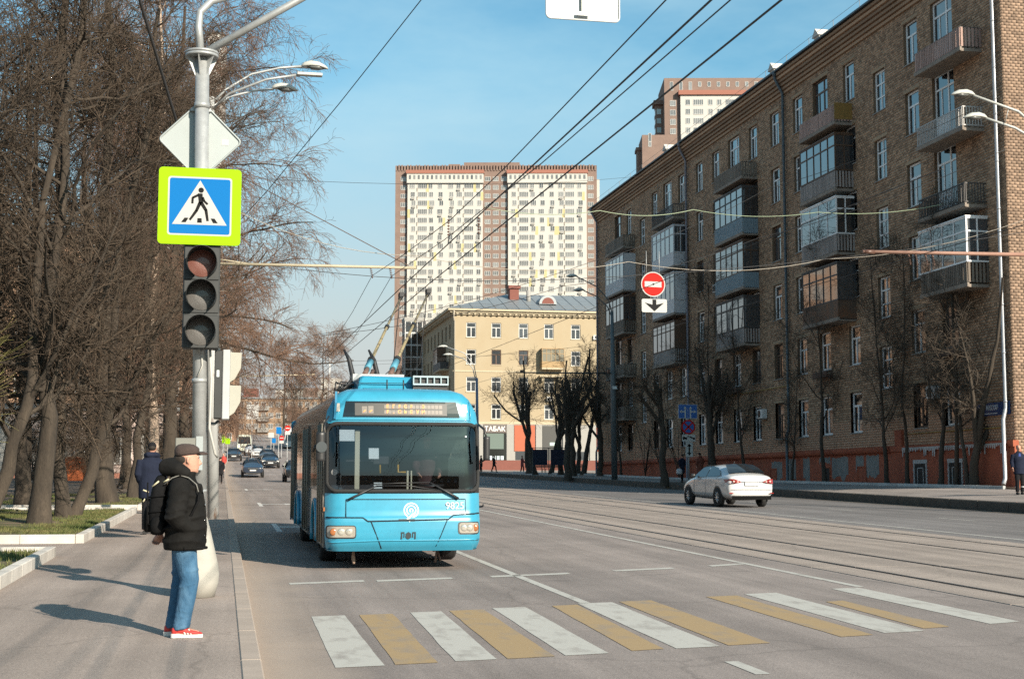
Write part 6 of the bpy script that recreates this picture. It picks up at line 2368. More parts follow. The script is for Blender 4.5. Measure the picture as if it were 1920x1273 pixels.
def insulators(root, pts, L=.32):
    for (x, y, z) in pts:
        mb = MB().tube([(x, y, z), (x + .02, y, z - .06)], .03, 6)
        for k in range(5):
            mb.lathe([(.02, 0), (.042, -.01), (.02, -.03)], 8, (x + .02 + .01 * k, y, z - .05 - k * L / 6))
        mb.tube([(x + .06, y, z - L * .85), (x + .07, y, z - L)], .018, 6)
        mb.build('insulator', insul, root)


lp = thing('lamp_post', 'tall worn grey lamp post with rust stains close behind the signal pole', 'lamp post', (-.21, 39.84, S * 39.84 + .1))
MB().tube([(0, 0, -.1), (-.12, 0, 4), (-.31, 0, 11.7)], [.16, .14, .10], 14).build('shaft', post_grey, lp)
for pts in ([(-.3, 0, 11.5), (.1, .05, 11.95), (.8, .1, 12.45), (1.6, .1, 12.68), (2.2, .1, 12.76)], [(-.3, 0, 11.4), (.2, .6, 11.9), (.9, .9, 12.2), (1.45, 1.0, 12.3)], [(-.3, 0, 11.3), (.2, -.3, 11.75), (1.2, -.5, 12.15), (2.1, -.5, 12.34)]):
    MB().tube(pts, .035, 8).build('lamp_arm', galv, lp)
cobra(lp, 2.2, .1, 12.76, 1, .75)
cobra(lp, 1.4, 1.0, 12.32, 1, .75)
MB().box(2.05, 2.75, -.6, -.4, 12.32, 12.40).build('led_lamp', lamp_shell, lp, rot=(0, 0, 0), bevel=.01)
MB().tube([(-.2, 0, 7.0), (5.5, 0, 7.05)], [.045, .04], 8).tube([(-.2, 0, 7.15), (.9, 0, 7.02)], .02, 5).build('contact_wire_arm', arm_pale, lp)
MB().tube([(-.28, 0, 9.9), (5.3, 0, 7.1)], .012, 4).build('stay_wire', M('rust_wire', (.1, .06, .04), .7), lp)
insulators(lp, [(4.2, 0, 7.06), (4.75, 0, 7.06)], .34)
lp2 = thing('lamp_post', 'distant grey post with a thin contact wire arm left of the trolleybus', 'pole', (-.3, 85.0, S * 85 + .1))
MB().tube([(0, 0, -.1), (-.1, 0, 9.5)], [.13, .10], 10).build('shaft', post_grey, lp2)
MB().tube([(-.1, 0, 6.35), (5.6, 0, 6.6)], .035, 6).build('contact_wire_arm', arm_pale, lp2)
MB().box(4.7, 5.0, -.1, .1, 6.6, 6.75).build('arm_clamp', insul, lp2)
insulators(lp2, [(4.75, 0, 6.6), (5.5, 0, 6.6)], .4)
rl_ = thing('lamp_post', 'dark grey two lamp post on the far pavement by the brick house corner', 'lamp post', (23.35 + 3.0, 94.5, rz(26.4, 94.5)))
ro = (-.0, 0, 0)
MB().tube([(0, 0, -.1), (-.05, 0, 6), (-.1, 0, 11.6)], [.21, .19, .10], 14).build('shaft', M('dark_grey_post', (.085, .10, .105), .55, var=.2, vscale=2), rl_)
for pts in ([(-.1, 0, 11.5), (-.35, 0, 12.4), (-1.2, .0, 13.3), (-2.6, 0, 13.95)], [(-.1, .2, 11.3), (-.3, .5, 12.0), (-1.0, .7, 12.7), (-1.9, .8, 13.1)]):
    MB().tube(pts, .04, 8).build('lamp_arm', bpy.data.materials['dark_grey_post'], rl_)
cobra(rl_, -2.55, 0, 13.95, -1, .85)
cobra(rl_, -1.85, .8, 13.1, -1, .85)
MB().tube([(0, 0, 7.3), (-6.9, 0, 7.25)], .05, 6).build('contact_wire_arm', dark_metal, rl_)
MB().box(-.5, -.35, -.2, -.05, 7.3, 7.55).box(-6.6, -6.4, -.08, .08, 7.3, 7.42).build('arm_clamp', insul, rl_)
MB().box(-.16, .16, -.23, -.2, 6.2, 6.4).build('white_label', paper, rl_)
r3 = thing('lamp_post', 'thin lamp post with two lamps before the yellow house, right behind the trolleybus', 'lamp post', (25.1, 141.0, S * 141 + .34))
MB().tube([(0, 0, -.1), (-.1, 0, 9.5)], [.2, .12], 10).build('shaft', M('blue_grey_post', (.10, .13, .2), .5), r3)
for pts in ([(-.1, 0, 9.3), (-.4, 0, 10.8), (-1.4, 0, 12.0), (-3.2, 0, 12.6)], [(-.1, .3, 9.0), (-.4, .8, 10.6), (-1.2, 1.1, 11.5), (-2.5, 1.2, 11.9)]):
    MB().tube(pts, .05, 6).build('lamp_arm', galv, r3)
cobra(r3, -3.1, 0, 12.6, -1, 1.0)
cobra(r3, -2.4, 1.2, 11.9, -1, 1.0)
rn = thing('lamp_post', 'pale lamp post just outside the right edge, its two lamp heads before the brick house', 'lamp post', (26.75, 42.5, rz(26.7, 42.5)))
MB().tube([(0, 0, -.1), (-.05, 0, 6), (-.1, 0, 12.0)], [.17, .14, .09], 12).build('shaft', post_grey, rn)
for pts in ([(-.1, 0, 11.9), (-.3, 0, 12.7), (-.75, 0, 13.05), (-2.4, 0, 13.52)], [(-.1, .1, 11.7), (-.3, .2, 12.3), (-.75, .25, 12.55), (-1.8, .3, 12.85)]):
    MB().tube(pts, .045, 8).build('lamp_arm', lamp_shell, rn)
MB().tube([(-1.1, 0, 13.15), (-1.15, .2, 12.67)], .014, 5).build('arm_strut', lamp_shell, rn)
cobra(rn, -2.35, 0, 13.52, -1, .85)
cobra(rn, -1.75, .3, 12.85, -1, .85)
MB().tube([(0, 0, 8.2), (-6.5, 0, 8.1)], [.065, .06], 8).build('contact_wire_arm', arm_rust, rn)
MB().tube([(-6.45, 0, 8.1), (-6.1, 0, 8.1)], .075, 8).build('arm_clamp', insul, rn)
insulators(rn, [(-4.9, 0, 8.06), (-4.65, 0, 8.06), (-4.3, 0, 8.06), (-4.05, 0, 8.06)], .34)
fp = thing('pole', 'far slim antenna pole against the sky left of the trolley poles', 'pole', (16.75, 231.3, S * 231))
MB().tube([(0, 0, 0), (0, 0, 19.0)], [.35, .15], 6).tube([(0, 0, 19.0), (0, 0, 20.6)], .45, 6).build('shaft', M('pale_far_pole', (.4, .4, .4), .7), fp)


# wires
def wire(name, label, pts, r, mat=wire_mat, cat='wire', group=None, sag=0.0, n=5):
    P = []
    for a, b_ in zip(pts, pts[1:]):
        a, b_ = Vector(a), Vector(b_)
        m = 10 if sag else 1
        for k in range(m):
            t = k / m
            p = a.lerp(b_, t)
            p.z -= sag * 4 * t * (1 - t)
            P.append(p)
    P.append(Vector(pts[-1]))
    o = MB().tube(P, r, n).build(name, mat)
    return tag(o, label, cat, group)


wire('contact_wire', 'left contact wire of the pair that the trolley poles touch', [(4.03, -8, 5.5), (4.03, 11.25, 5.86), (4.03, 33, 6.29), (4.03, 80, 7.12), (4.03, 160, 9.6), (4.03, 300, 14)], .011, group='trolley contact wires')
wire('contact_wire', 'right contact wire of the pair that the trolley poles touch', [(4.62, -8, 5.5), (4.62, 11.1, 5.86), (4.62, 32.5, 6.33), (4.62, 80, 7.14), (4.62, 160, 9.6), (4.62, 300, 14)], .011, group='trolley contact wires')
wire('bearer_wire', 'sagging bearer wire above the left contact wire, hung from the ochre arm', [(4.05, -9, 6.9), (4.05, 5, 6.45), (4.05, 12.5, 6.31), (4.05, 20.5, 6.42), (4.05, 25.7, 6.58), (4.05, 33, 7.05), (4.05, 39.85, 7.56), (4.05, 46, 7.25), (4.05, 54, 7.05), (4.05, 66, 7.1), (4.05, 85, 7.85)], .008)
wire('bearer_wire', 'sagging bearer wire above the right contact wire, hung from the ochre arm', [(4.6, -9, 6.9), (4.6, 5, 6.4), (4.6, 12.3, 6.26), (4.6, 20.4, 6.5), (4.6, 30, 6.95), (4.6, 39.85, 7.56), (4.6, 46, 7.2), (4.6, 52.3, 6.95), (4.6, 66, 7.1), (4.6, 85, 7.85)], .008)
for i, (x, y, z) in enumerate(((4.04, 25.85, 6.62), (4.61, 25.85, 6.68))):
    t_ = thing('wire_hanger', ['brown hanger on the left contact wire before the white tower front', 'brown hanger on the right contact wire before the brown tower strip'][i], 'insulator', (x, y, z), group='hangers on the contact wires')
    mb = MB()
    for k in range(6):
        mb.lathe([(.012, 0), (.024, -.015), (.012, -.035)], 8, (0, 0, -k * .055))
    mb.build('insulator', insul, t_)
    MB().tube([(0, 0, -.33), (0, 0, -.42)], .01, 5).build('clamp', black_plastic, t_)
wire('span_cable', 'single dark cable slanting across the blue sky left of the towers', [(5.7, 21.0, 12.6), (4.04, 29.79, 12.17), (2.83, 36.16, 11.55), (1.14, 42.62, 10.41), (-1.5, 50, 8.6)], .012)
wire('hanging_cable', 'thick dark cable hanging behind the diamond sign among the twigs', [(-1.35, 17.6, 8.9), (-1.17, 18.5, 7.97), (-.75, 20.56, 6.92), (-.45, 22, 6.3)], .022)
wire('span_cable', 'pale greenish cable spanning the street in front of the brick house', [(11.0, 60.5, 13.75), (16.15, 60, 13.69), (20.47, 60, 13.9), (25.56, 58, 13.6), (31.0, 56, 13.9)], .016, M('pale_green_cable', (.30, .36, .24), .6), sag=.25)
wire('span_cable', 'pale wire sagging from the right edge down towards the no entry sign', [(27.6, 44, 11.0), (20.5, 46, 9.5), (12.5, 43, 8.7), (5.4, 40, 8.2), (.0, 39.9, 9.4)], .010, M('pale_wire', (.34, .30, .25), .6), sag=.35)
wire('span_cable', 'thin dark wire crossing before the third floor windows of the brick house', [(27.2, 43, 10.3), (10.5, 43.5, 8.15), (.0, 39.9, 7.9)], .010, sag=.25)
wire('span_cable', 'dark wire rising from the far corner of the brick house to its upper right windows', [(31.0, 52, 17.5), (24.0, 60, 15.0), (16.5, 62, 11.8), (4.0, 66, 8.5)], .012, sag=.3)
wire('span_cable', 'dark wire sagging across the right half of the brick house', [(30.0, 50, 14.8), (22, 56, 12.0), (14, 58, 10.0), (4.0, 60, 7.9)], .012, sag=.3)
for i, x in enumerate((10.9, 15.05)):
    wire('tram_wire', ['contact wire over the left tram track', 'contact wire over the right tram track'][i], [(x, 20, 6.6), (x, 42.5, 7.0), (x, 94, 7.9), (x, 200, 10.2)], .009, group='contact wires over the tram tracks')
for i, (a, b_) in enumerate((((.0, 85, 9.0), (24, 94, 11)), ((.1, 110, 10.5), (26, 118, 13.0)), ((0, 60, 14.5), (30.9, 100, 24.5)))):
    wire('span_cable', ['thin cross wire between the far lamp posts', 'thin cross wire before the yellow house', 'faint high wire reaching the roof of the brick house'][i], [a, b_], .01, sag=.5)

# no entry sign hung over the tracks
ne = thing('no_entry_sign', 'round red no entry sign hanging over the tram tracks', 'road sign', (12.47, 40.3, 7.61))
MB().ext([(x, 0, z) for x, z in disc(0, 0, .375, 36)], (0, .015, 0)).build('plate', sgn_white, ne, fix=True)
flat([disc(0, 0, .345, 36)], -.003).build('red_disc', sgn_red, ne, fix=True)
flat([[(-.265, -.075), (.255, -.09), (.255, .08), (-.265, .085)]], -.006).build('white_bar', sgn_white, ne, fix=True)
flat([disc(0, 0, .03, 8)], -.008).build('bolt', sgn_black, ne, fix=True)
MB().tube([(-.2, .03, .3), (-.2, .03, 1.0)], .01, 5).tube([(.2, .03, .3), (.2, .03, 1.0)], .01, 5).build('hanger', galv, ne)
na = thing('arrow_plate', 'white plate with a black downward arrow hanging under the no entry sign', 'road sign', (12.5, 40.3, 6.97))
MB().ext(rrect(-.39, .39, -.20, .20, .05), (0, .015, 0)).build('plate', sgn_white, na, fix=True)
flat([[(-.06, .185), (-.06, .03), (-.30, .09), (0, -.17), (.30, .09), (.06, .03), (.06, .185)]], -.003).build('arrow', sgn_black, na, fix=True)
MB().tube([(-.1, .03, .2), (-.1, .03, .3)], .01, 5).tube([(.1, .03, .2), (.1, .03, .3)], .01, 5).build('hanger', galv, na)

# stack of signs on the far pavement
SX, SY = 26.14, 78.0
SZ = rz(26.5, 78)
st_ = thing('sign_post', 'thin grey post carrying a stack of four road signs behind the white car', 'pole', (SX + .02, SY + .06, SZ))
MB().tube([(0, 0, -.1), (0, 0, 4.35)], .05, 10).build('shaft', galv, st_)


def sign_thing(name, label, x, z):
    return thing(name, label, 'road sign', (x, SY - .02, z))


a = sign_thing('lane_sign', 'blue sign with white lane arrows, topmost of the sign stack', SX - .02, 5.79)
MB().ext(rrect(-.575, .575, -.41, .41, .06), (0, .015, 0)).build('plate', sgn_white, a, fix=True)
db_ = M('deep_sign_blue', (.01, .085, .30), .45)
flat([[(p[0], p[2]) for p in rrect(-.55, .55, -.385, .385, .05)]], -.003).build('blue_field', db_, a, fix=True)
ar = []
for s_ in (-1, 1):
    x = s_ * .16
    ar += [[(x - .04, -.385), (x + .04, -.385), (x + .04, .17), (x - .04, .17)], [(x - .09, .14), (x + .09, .14), (x, .30)],
           [(x + s_ * .04, -.05), (x + s_ * .22, -.05), (x + s_ * .22, .02), (x + s_ * .04, .02)], [(x + s_ * .20, -.11), (x + s_ * .20, .09), (x + s_ * .34, -.01)]]
flat(ar, -.006).build('arrows', sgn_white, a, fix=True)
flat([[(-.012, -.36 + k * .11), (.012, -.36 + k * .11), (.012, -.30 + k * .11), (-.012, -.30 + k * .11)] for k in range(5)], -.006).build('lane_dashes', sgn_white, a, fix=True)
a = sign_thing('no_stopping_sign', 'round blue no stopping sign with red cross, second in the sign stack', SX, 4.90)
MB().ext([(x, 0, z) for x, z in disc(0, 0, .415, 32)], (0, .015, 0)).build('plate', sgn_red, a, fix=True)
flat([disc(0, 0, .33, 32)], -.003).build('blue_field', db_, a, fix=True)
flat([bar(-.25, -.25, .25, .25, .04), bar(-.25, .25, .25, -.25, .04)], -.006).build('red_cross', sgn_red, a, fix=True)
a = sign_thing('tow_away_plate', 'white plate with a black tow truck, third in the sign stack', SX + .02, 4.27)
MB().ext(rrect(-.40, .40, -.19, .19, .02), (0, .015, 0)).build('plate', sgn_white, a, fix=True)
flat([[(-.36, -.05), (-.12, -.05), (-.10, .02), (-.20, .03), (-.24, .09), (-.36, .06)], bar(-.20, -.02, -.02, .12, .015), bar(-.02, .12, .03, -.02, .012), [(.02, .10), (.12, .10), (.22, .04), (.36, .02), (.36, -.06), (.12, .0)], disc(-.30, -.06, .045, 10), disc(-.16, -.06, .045, 10), disc(.30, -.06, .045, 10)], -.003).build('tow_truck', sgn_black, a, fix=True)
a = sign_thing('arrow_plate', 'white plate with a black double arrow, lowest in the sign stack', SX + .04, 3.62)
MB().ext(rrect(-.215, .215, -.42, .42, .02), (0, .015, 0)).build('plate', sgn_white, a, fix=True)
flat([[(-.045, -.22), (.045, -.22), (.045, .22), (-.045, .22)], [(-.13, .18), (.13, .18), (0, .36)], [(-.13, -.18), (0, -.36), (.13, -.18)]], -.003).build('double_arrow', sgn_black, a, fix=True)
# notice board and benches under the pollards
nb = thing('notice_board', 'dark blue two panel notice board on posts among the pollards', 'notice board', (27.4, 119.5, rz(27.4, 119.5)))
nbm = M('notice_blue', (.010, .014, .036), .6)
for x in (-1.3, .25):
    MB().box(x, x + 1.25, -.04, .04, .85, 2.2).build('panel', nbm, nb)
MB().box(-1.4, 1.6, -.03, .03, 2.3, 2.36).box(-1.36, -1.3, -.03, .03, 0, 2.3).box(.05, .11, -.03, .03, 0, 2.3).box(1.52, 1.58, -.03, .03, 0, 2.3).build('frame', dark_metal, nb)
bench0 = thing('park_bench', 'x', 'bench', group='benches on the square')
wood = M('bench_wood', (.13, .06, .035), .8, var=.2)
for k in range(4):
    MB().box(-.9, .9, -.2 + k * .12, -.1 + k * .12, .43, .47).build('seat_slat', wood, bench0)
for k in range(3):
    MB().box(-.9, .9, .3, .33, .55 + k * .13, .65 + k * .13).build('back_slat', wood, bench0)
for x in (-.75, .72):
    MB().box(x, x + .05, -.18, -.13, 0, .43).box(x, x + .05, .25, .3, 0, .9).build('leg', dark_metal, bench0)
for i, (x, y, lab) in enumerate(((29.2, 133, 'red brown bench left of the notice board panels'), (34.5, 137, 'red brown bench before the second shop window of the yellow house'), (31.2, 134, 'red brown bench right of the notice board'))):
    o = bench0 if i == 0 else copy_tree(bench0)
    o.location = (x, y, S * y + .34)
    o['label'] = lab
# ------------------------------------------------------------------ cars
car_white = M('white_car_paint', (0.50, 0.495, 0.49), 0.25, coat=.8)
car_black = M('black_car_paint', (0.012, 0.013, 0.015), 0.22, coat=.8)
car_grey = M('dark_grey_car_paint', (0.05, 0.05, 0.052), 0.25, coat=.8)
car_blue = M('dark_blue_car_paint', (0.02, 0.03, 0.05), 0.25, coat=.8)
car_glass = M('car_glass', (0.012, 0.016, 0.02), 0.05, spec=.9)
tail_red = M('tail_lamp', (.22, .012, .008), .2, coat=.6)
tail_glow = M('tail_lamp_inner', (.6, .35, .32), .2, coat=.6)
plate_white = M('number_plate', (.5, .5, .5), .5)

SEDAN = [(0.0, [(.70, .36), (.79, .5), (.80, .72), (.76, .90), (.70, 1.0), (.45, 1.035), (0, 1.05)]),
         (.12, [(.76, .26), (.87, .48), (.885, .75), (.845, .93), (.78, 1.05), (.5, 1.09), (0, 1.105)]),
         (.38, [(.80, .22), (.90, .48), (.90, .78), (.86, .96), (.79, 1.06), (.64, 1.11), (0, 1.14)]),
         (1.06, [(.80, .2), (.90, .48), (.905, .78), (.88, .95), (.83, 1.02), (.58, 1.37), (0, 1.42)]),
         (1.9, [(.80, .2), (.89, .48), (.90, .78), (.88, .94), (.84, 1.0), (.62, 1.41), (0, 1.465)]),
         (2.6, [(.80, .2), (.89, .48), (.90, .77), (.88, .92), (.84, .98), (.61, 1.39), (0, 1.44)]),
         (3.42, [(.80, .2), (.90, .48), (.90, .76), (.87, .90), (.82, .96), (.68, 1.0), (0, 1.045)]),
         (4.1, [(.80, .22), (.89, .48), (.87, .70), (.82, .80), (.72, .86), (.5, .885), (0, .90)]),
         (4.46, [(.70, .26), (.79, .45), (.77, .60), (.72, .68), (.62, .72), (.4, .735), (0, .745)]),
         (4.58, [(.55, .30), (.62, .45), (.60, .56), (.56, .62), (.5, .65), (.3, .66), (0, .665)])]
SUV = [(0.0, [(.74, .40), (.84, .55), (.86, .85), (.84, 1.05), (.80, 1.12), (.66, 1.5), (0, 1.56)]),
       (.25, [(.80, .3), (.92, .55), (.92, .9), (.90, 1.08), (.86, 1.14), (.68, 1.6), (0, 1.66)]),
       (.9, [(.82, .28), (.925, .55), (.925, .9), (.90, 1.08), (.87, 1.14), (.69, 1.65), (0, 1.71)]),
       (1.9, [(.82, .28), (.925, .55), (.925, .9), (.90, 1.06), (.87, 1.12), (.69, 1.65), (0, 1.71)]),
       (2.65, [(.82, .28), (.925, .55), (.925, .9), (.90, 1.05), (.86, 1.11), (.67, 1.60), (0, 1.65)]),
       (3.4, [(.82, .28), (.925, .55), (.92, .88), (.89, 1.02), (.83, 1.08), (.70, 1.12), (0, 1.15)]),
       (4.1, [(.82, .3), (.91, .55), (.90, .84), (.86, .95), (.76, 1.0), (.5, 1.03), (0, 1.05)]),
       (4.45, [(.74, .34), (.85, .52), (.84, .76), (.80, .86), (.70, .90), (.45, .92), (0, .93)]),
       (4.56, [(.62, .38), (.72, .52), (.71, .70), (.68, .79), (.6, .83), (.4, .84), (0, .85)])]


def car(name, label, loc, rot, st, paint, group=None, rear=False, zs=1.0, lit=False):
    root = thing(name, label, 'car', loc, rot, group)
    rings = []
    for y, hp in st:
        r = [(x, y, z * zs) for x, z in hp] + [(-x, y, z * zs) for x, z in hp[-2::-1]]
        rings.append(r)
    b = MB().loft(rings).build('body', paint, root)
    sd = b.modifiers.new('sub', 'SUBSURF')
    sd.levels = sd.render_levels = 2
    suv = st is SUV
    zb, zt, xb, xt = (1.15, 1.58, .885, .70) if suv else (1.005, 1.375, .852, .635)
    zb, zt = zb * zs, zt * zs

    def gx(z):
        return xb + (xt - xb) * (z - zb) / (zt - zb) + .004
    polys = ([[(.25, zb), (1.05, zb), (1.05, zt), (.45, zt)], [(1.12, zb), (2.02, zb), (2.02, zt), (1.12, zt)], [(2.1, zb), (3.2, zb - .02), (2.68, zt - .03), (2.1, zt)]] if suv else
             [[(.86, zb + .06), (1.05, zb + .02), (2.02, zb), (2.02, zt), (1.75, zt - .01), (1.32, zt - .055), (1.0, zt - .22)], [(2.09, zb), (3.22, zb - .03), (3.1, zb + .06), (2.66, zt - .05), (2.09, zt)]])
    for s_ in (-1, 1):
        for p in polys:
            q = [(s_ * gx(z), y, z) for y, z in p]
            MB().poly(q if s_ > 0 else q[::-1]).build('side_window', car_glass, root)
    if suv:
        MB().quad((.62, -.01, 1.16 * zs), (-.62, -.01, 1.16 * zs), (-.58, .06, 1.5 * zs), (.58, .06, 1.5 * zs)).build('rear_window', car_glass, root)
        MB().quad((-.72, 3.42, 1.13 * zs), (.72, 3.42, 1.13 * zs), (.60, 2.72, 1.62 * zs), (-.60, 2.72, 1.62 * zs)).build('windscreen', car_glass, root)
    else:
        mb = MB()
        k = [mb.add([(x * w, y - .012 - (.03 * (1 - x * x)), z * zs + .035 * (1 - x * x)) for x in (1, .5, 0, -.5, -1)]) for w, y, z in ((.69, .37, 1.145), (.66, .58, 1.24), (.61, .80, 1.335), (.54, 1.05, 1.425))]
        for p, q in zip(k, k[1:]):
            for i in range(4):
                mb.face((p + i, p + i + 1, q + i + 1, q + i), 0, True)
        mb.build('rear_window', car_glass, root)
        MB().quad((-.70, 3.36, 1.03 * zs), (.70, 3.36, 1.03 * zs), (.55, 2.68, 1.41 * zs), (-.55, 2.68, 1.41 * zs)).build('windscreen', car_glass, root)
    R_ = .325 if not suv else .35
    for s_ in (-1, 1):
        for yw in (.98, 3.68):
            MB().poly([(s_ * .906, yw + (R_ + .065) * math.cos(R(t)) * s_, R_ + (R_ + .065) * math.sin(R(t))) for t in range(-25, 206, 15)]).build('wheel_well', black_plastic, root)
            w = MB().lathe([(.2, -.1), (R_ - .02, -.105), (R_, -.08), (R_, .08), (R_ - .02, .105), (.2, .1)], 24, (0, 0, 0), 'x', cap=False).build('wheel', black_rubber, root, loc=(s_ * .835, yw, R_))
            rm = MB()
            rm.lathe([(.225, .06), (.215, .085)] if s_ > 0 else [(.215, -.085), (.225, -.06)], 20, (0, 0, 0), 'x', cap=False)
            rm.lathe([(.06, .04), (.05, .09)] if s_ > 0 else [(.05, -.09), (.06, -.04)], 10, (0, 0, 0), 'x')
            for k in range(10):
                a = 2 * math.pi * k / 10
                rm.tube([(s_ * .07, .05 * math.cos(a), .05 * math.sin(a)), (s_ * .085, .215 * math.cos(a), .215 * math.sin(a))], .016, 5)
            rm.build('rim', chrome, w)
            MB().lathe([(.2, 0), (.001, 0)], 20, (s_ * .02, 0, 0), 'x', cap=False).build('brake_disc', black_plastic, w)
        MB().loft([[(s_ * (.90 + .16 * t), 3.02 + .05 * math.cos(a) * (1.2 - .4 * t), zb + .03 + .075 * math.sin(a)) for a in [2 * math.pi * k / 10 for k in range(10)]] for t in (0, .3, 1)]).build('door_mirror', paint if not rear else black_plastic, root, fix=True)
        for yh in ((1.55, 2.65)):
            MB().box(s_ * .907 - .012, s_ * .907 + .012, yh, yh + .17, zb - .14, zb - .11).build('door_handle', paint, root)
        mb = MB()
        for yd in (1.1, 2.06, 3.12):
            mb.tube([(s_ * .901, yd, .34), (s_ * .909, yd, .75 * zs), (s_ * .862, yd, zb - .03)], .005, 4)
        mb.build('door_gap', black_plastic, root)
    # ends
    if rear:
        for s_ in (-1, 1):
            # slanted lamp clusters wrapping the corner
            pts = [(s_ * .40, -.012, .86), (s_ * .66, -.008, .955), (s_ * .845, .09, .955), (s_ * .895, .42, .93), (s_ * .89, .30, .84), (s_ * .83, .03, .80), (s_ * .62, -.016, .82)]
            mb = MB().poly(pts if s_ < 0 else pts[::-1])
            c = Vector((0, -.02, 0))
            mb.poly([(Vector(p) + c)[:] for p in (pts if s_ < 0 else pts[::-1])])
            l_ = mb.build('tail_light', tail_red, root)
            MB().lathe([(.034, -.04), (.001, -.045)], 12, (s_ * .70, .0, .875), 'y', cap=False).lathe([(.030, -.035), (.001, -.04)], 12, (s_ * .55, -.005, .865), 'y', cap=False).build('lamp_lens', tail_glow, l_)
            MB().quad((s_ * .78 - .09, -.012, .47), (s_ * .78 + .07, .005, .47), (s_ * .78 + .07, .005, .50), (s_ * .78 - .09, -.012, .50)).build('reflector', tail_red, root)
        MB().box(-.27, .27, -.035, -.012, .74, .85).build('number_plate', plate_white, root)
        text_obj('plate_number', 'О 571 КН', .075, bpy.data.materials['black_plastic'], root, (0, -.037, .795), depth=.0005) if False else None
        MB().box(-.30, .30, -.03, .0, .86, .875).build('plate_trim', chrome, root)
        mb = MB()
        mb.loft([[(x, -.04 + .05 * (x / .76) ** 4, z) for x in [-.76 + 1.52 * k / 10 for k in range(11)]] for z in (.27, .33, .40)], cap=False, closed=False)
        mb.build('rear_diffuser', M('diffuser_black', (.004, .004, .004), .8, spec=.1), root)
        MB().box(-.09, .09, -.02, .0, .32, .36).build('fog_lamp', M('fog_red', (.5, .03, .01), .3) if 'fog_red' not in bpy.data.materials else bpy.data.materials['fog_red'], root)
        mb = MB()
        mb.tube([(-.80, .01, .60), (-.4, -.02, .61), (.4, -.02, .61), (.80, .01, .60)], .006, 4)
        mb.tube([(-.40, -.012, .86), (.40, -.012, .86)], .006, 4)
        mb.build('boot_gap', M('grey_gap', (.25, .25, .25), .6) if 'grey_gap' not in bpy.data.materials else bpy.data.materials['grey_gap'], root)
        MB().tube([(0, 1.55, 1.45), (0, 1.45, 1.52)], .02, 6).build('roof_aerial', black_plastic, root)
    else:
        yf = st[-1][0] + .015
        zg = .62 * zs if not suv else .72 * zs
        for s_ in (-1, 1):
            x0, x1 = sorted((s_ * .48, s_ * .80))
            MB().hexa([(x0, yf - .16, zg), (x1, yf - .22, zg), (x1, yf - .30, zg), (x0, yf - .2, zg), (x0, yf - .10, zg + .11), (x1, yf - .20, zg + .13), (x1, yf - .30, zg + .13), (x0, yf - .2, zg + .11)]).build('headlight', lamp_lit if lit else lamp_glass, root, fix=True)
        MB().box(-.42, .42, yf - .03, yf + .01, zg - .06, zg + .09).build('grille', black_plastic, root)
        MB().box(-.40, .40, yf + .0, yf + .014, zg + .06, zg + .085).build('grille_bar', chrome, root)
        MB().box(-.26, .26, yf + .012, yf + .02, zg - .16, zg - .05).build('number_plate', plate_white, root)
        MB().box(-.6, .6, yf - .05, yf + .005, .34 * zs, .44 * zs).build('lower_intake', black_plastic, root)
        if suv:
            for s_ in (-1, 1):
                MB().tube([(s_ * .62, .6, 1.70 * zs), (s_ * .63, 1.2, 1.76 * zs), (s_ * .62, 2.4, 1.72 * zs)], .02, 6).build('roof_bar', chrome, root)
    return root


lamp_lit = M('bright_headlamp', (.7, .68, .6), .2, emit=(1, .93, .78), estr=.6)
sed = car('parked_car', 'white saloon car driving away on the far carriageway', (19.05, 49.35, S * 49.35), (math.atan(S), 0, 0), SEDAN, car_white, rear=True)
sed.name = 'white_car'
sed.scale = (1.02, 1.05, 1.09)
sed.location.x = 18.93
sed.rotation_euler = (math.atan(S), 0, R(3.5))
CG = 'oncoming cars down the street'


def oncoming(label, x, y, st, paint, zs=1.0, zadd=0.0, lit=False):
    return car('oncoming_car', label, (x, y + 4.58, hill(y) + .01 + zadd), (0, 0, R(180)), st, paint, CG, zs=zs, lit=lit)


oncoming('dark blue off-roader with roof bars, nearest oncoming car in the left lane', 2.55, 122.5, SUV, car_blue, lit=True)
oncoming('small black car with bright headlights near the kerb behind the dark off-roader', 1.3, 168, SUV, car_black, .95, lit=True)
oncoming('black hatchback in the second lane, right of the dark off-roader', 4.75, 145, SEDAN, car_black, 1.05, lit=True)
oncoming('dark grey car behind the black hatchback', 5.0, 163, SUV, car_grey, .95)
oncoming('white car tucked behind the black hatchback', 4.3, 178, SUV, car_white)
oncoming('white and red van far down the street beside the pale minibus', 3.75, 192, SEDAN, car_white, 1.1)
oncoming('dark car mostly hidden behind the rear of the trolleybus', 5.35, 104.0, SUV, car_black)
mbs = thing('minibus', 'pale minibus with a big windscreen far down the left lane', 'minibus', (3.0, 205, hill(205)))
mb = MB()
mb.loft([[(x * w, y, z) for x, z in ((-1, .4), (-1.02, 1.0), (-1.0, 1.4), (-.9, 2.5), (-.7, 2.65), (.7, 2.65), (.9, 2.5), (1.0, 1.4), (1.02, 1.0), (1, .4))] for y, w in ((0, .95), (.15, 1.0), (5.5, 1.0))], sm=False)
mb.build('body', M('pale_green_white_paint', (.46, .48, .40), .35), mbs, fix=True)
MB().quad((-.88, -.03, 1.35), (.88, -.03, 1.35), (.80, -.012, 2.35), (-.80, -.012, 2.35)).build('windscreen', car_glass, mbs)
for s_ in (-1, 1):
    MB().box(s_ * .75 - .14, s_ * .75 + .14, -.04, 0, .85, 1.02).build('headlight', lamp_lit, mbs)
    MB().lathe([(.36, -.12), (.36, .12)], 16, (s_ * .85, .9, .36), 'x').build('wheel', black_rubber, mbs)
MB().box(-.5, .5, -.04, 0, .85, 1.0).build('grille', black_plastic, mbs)

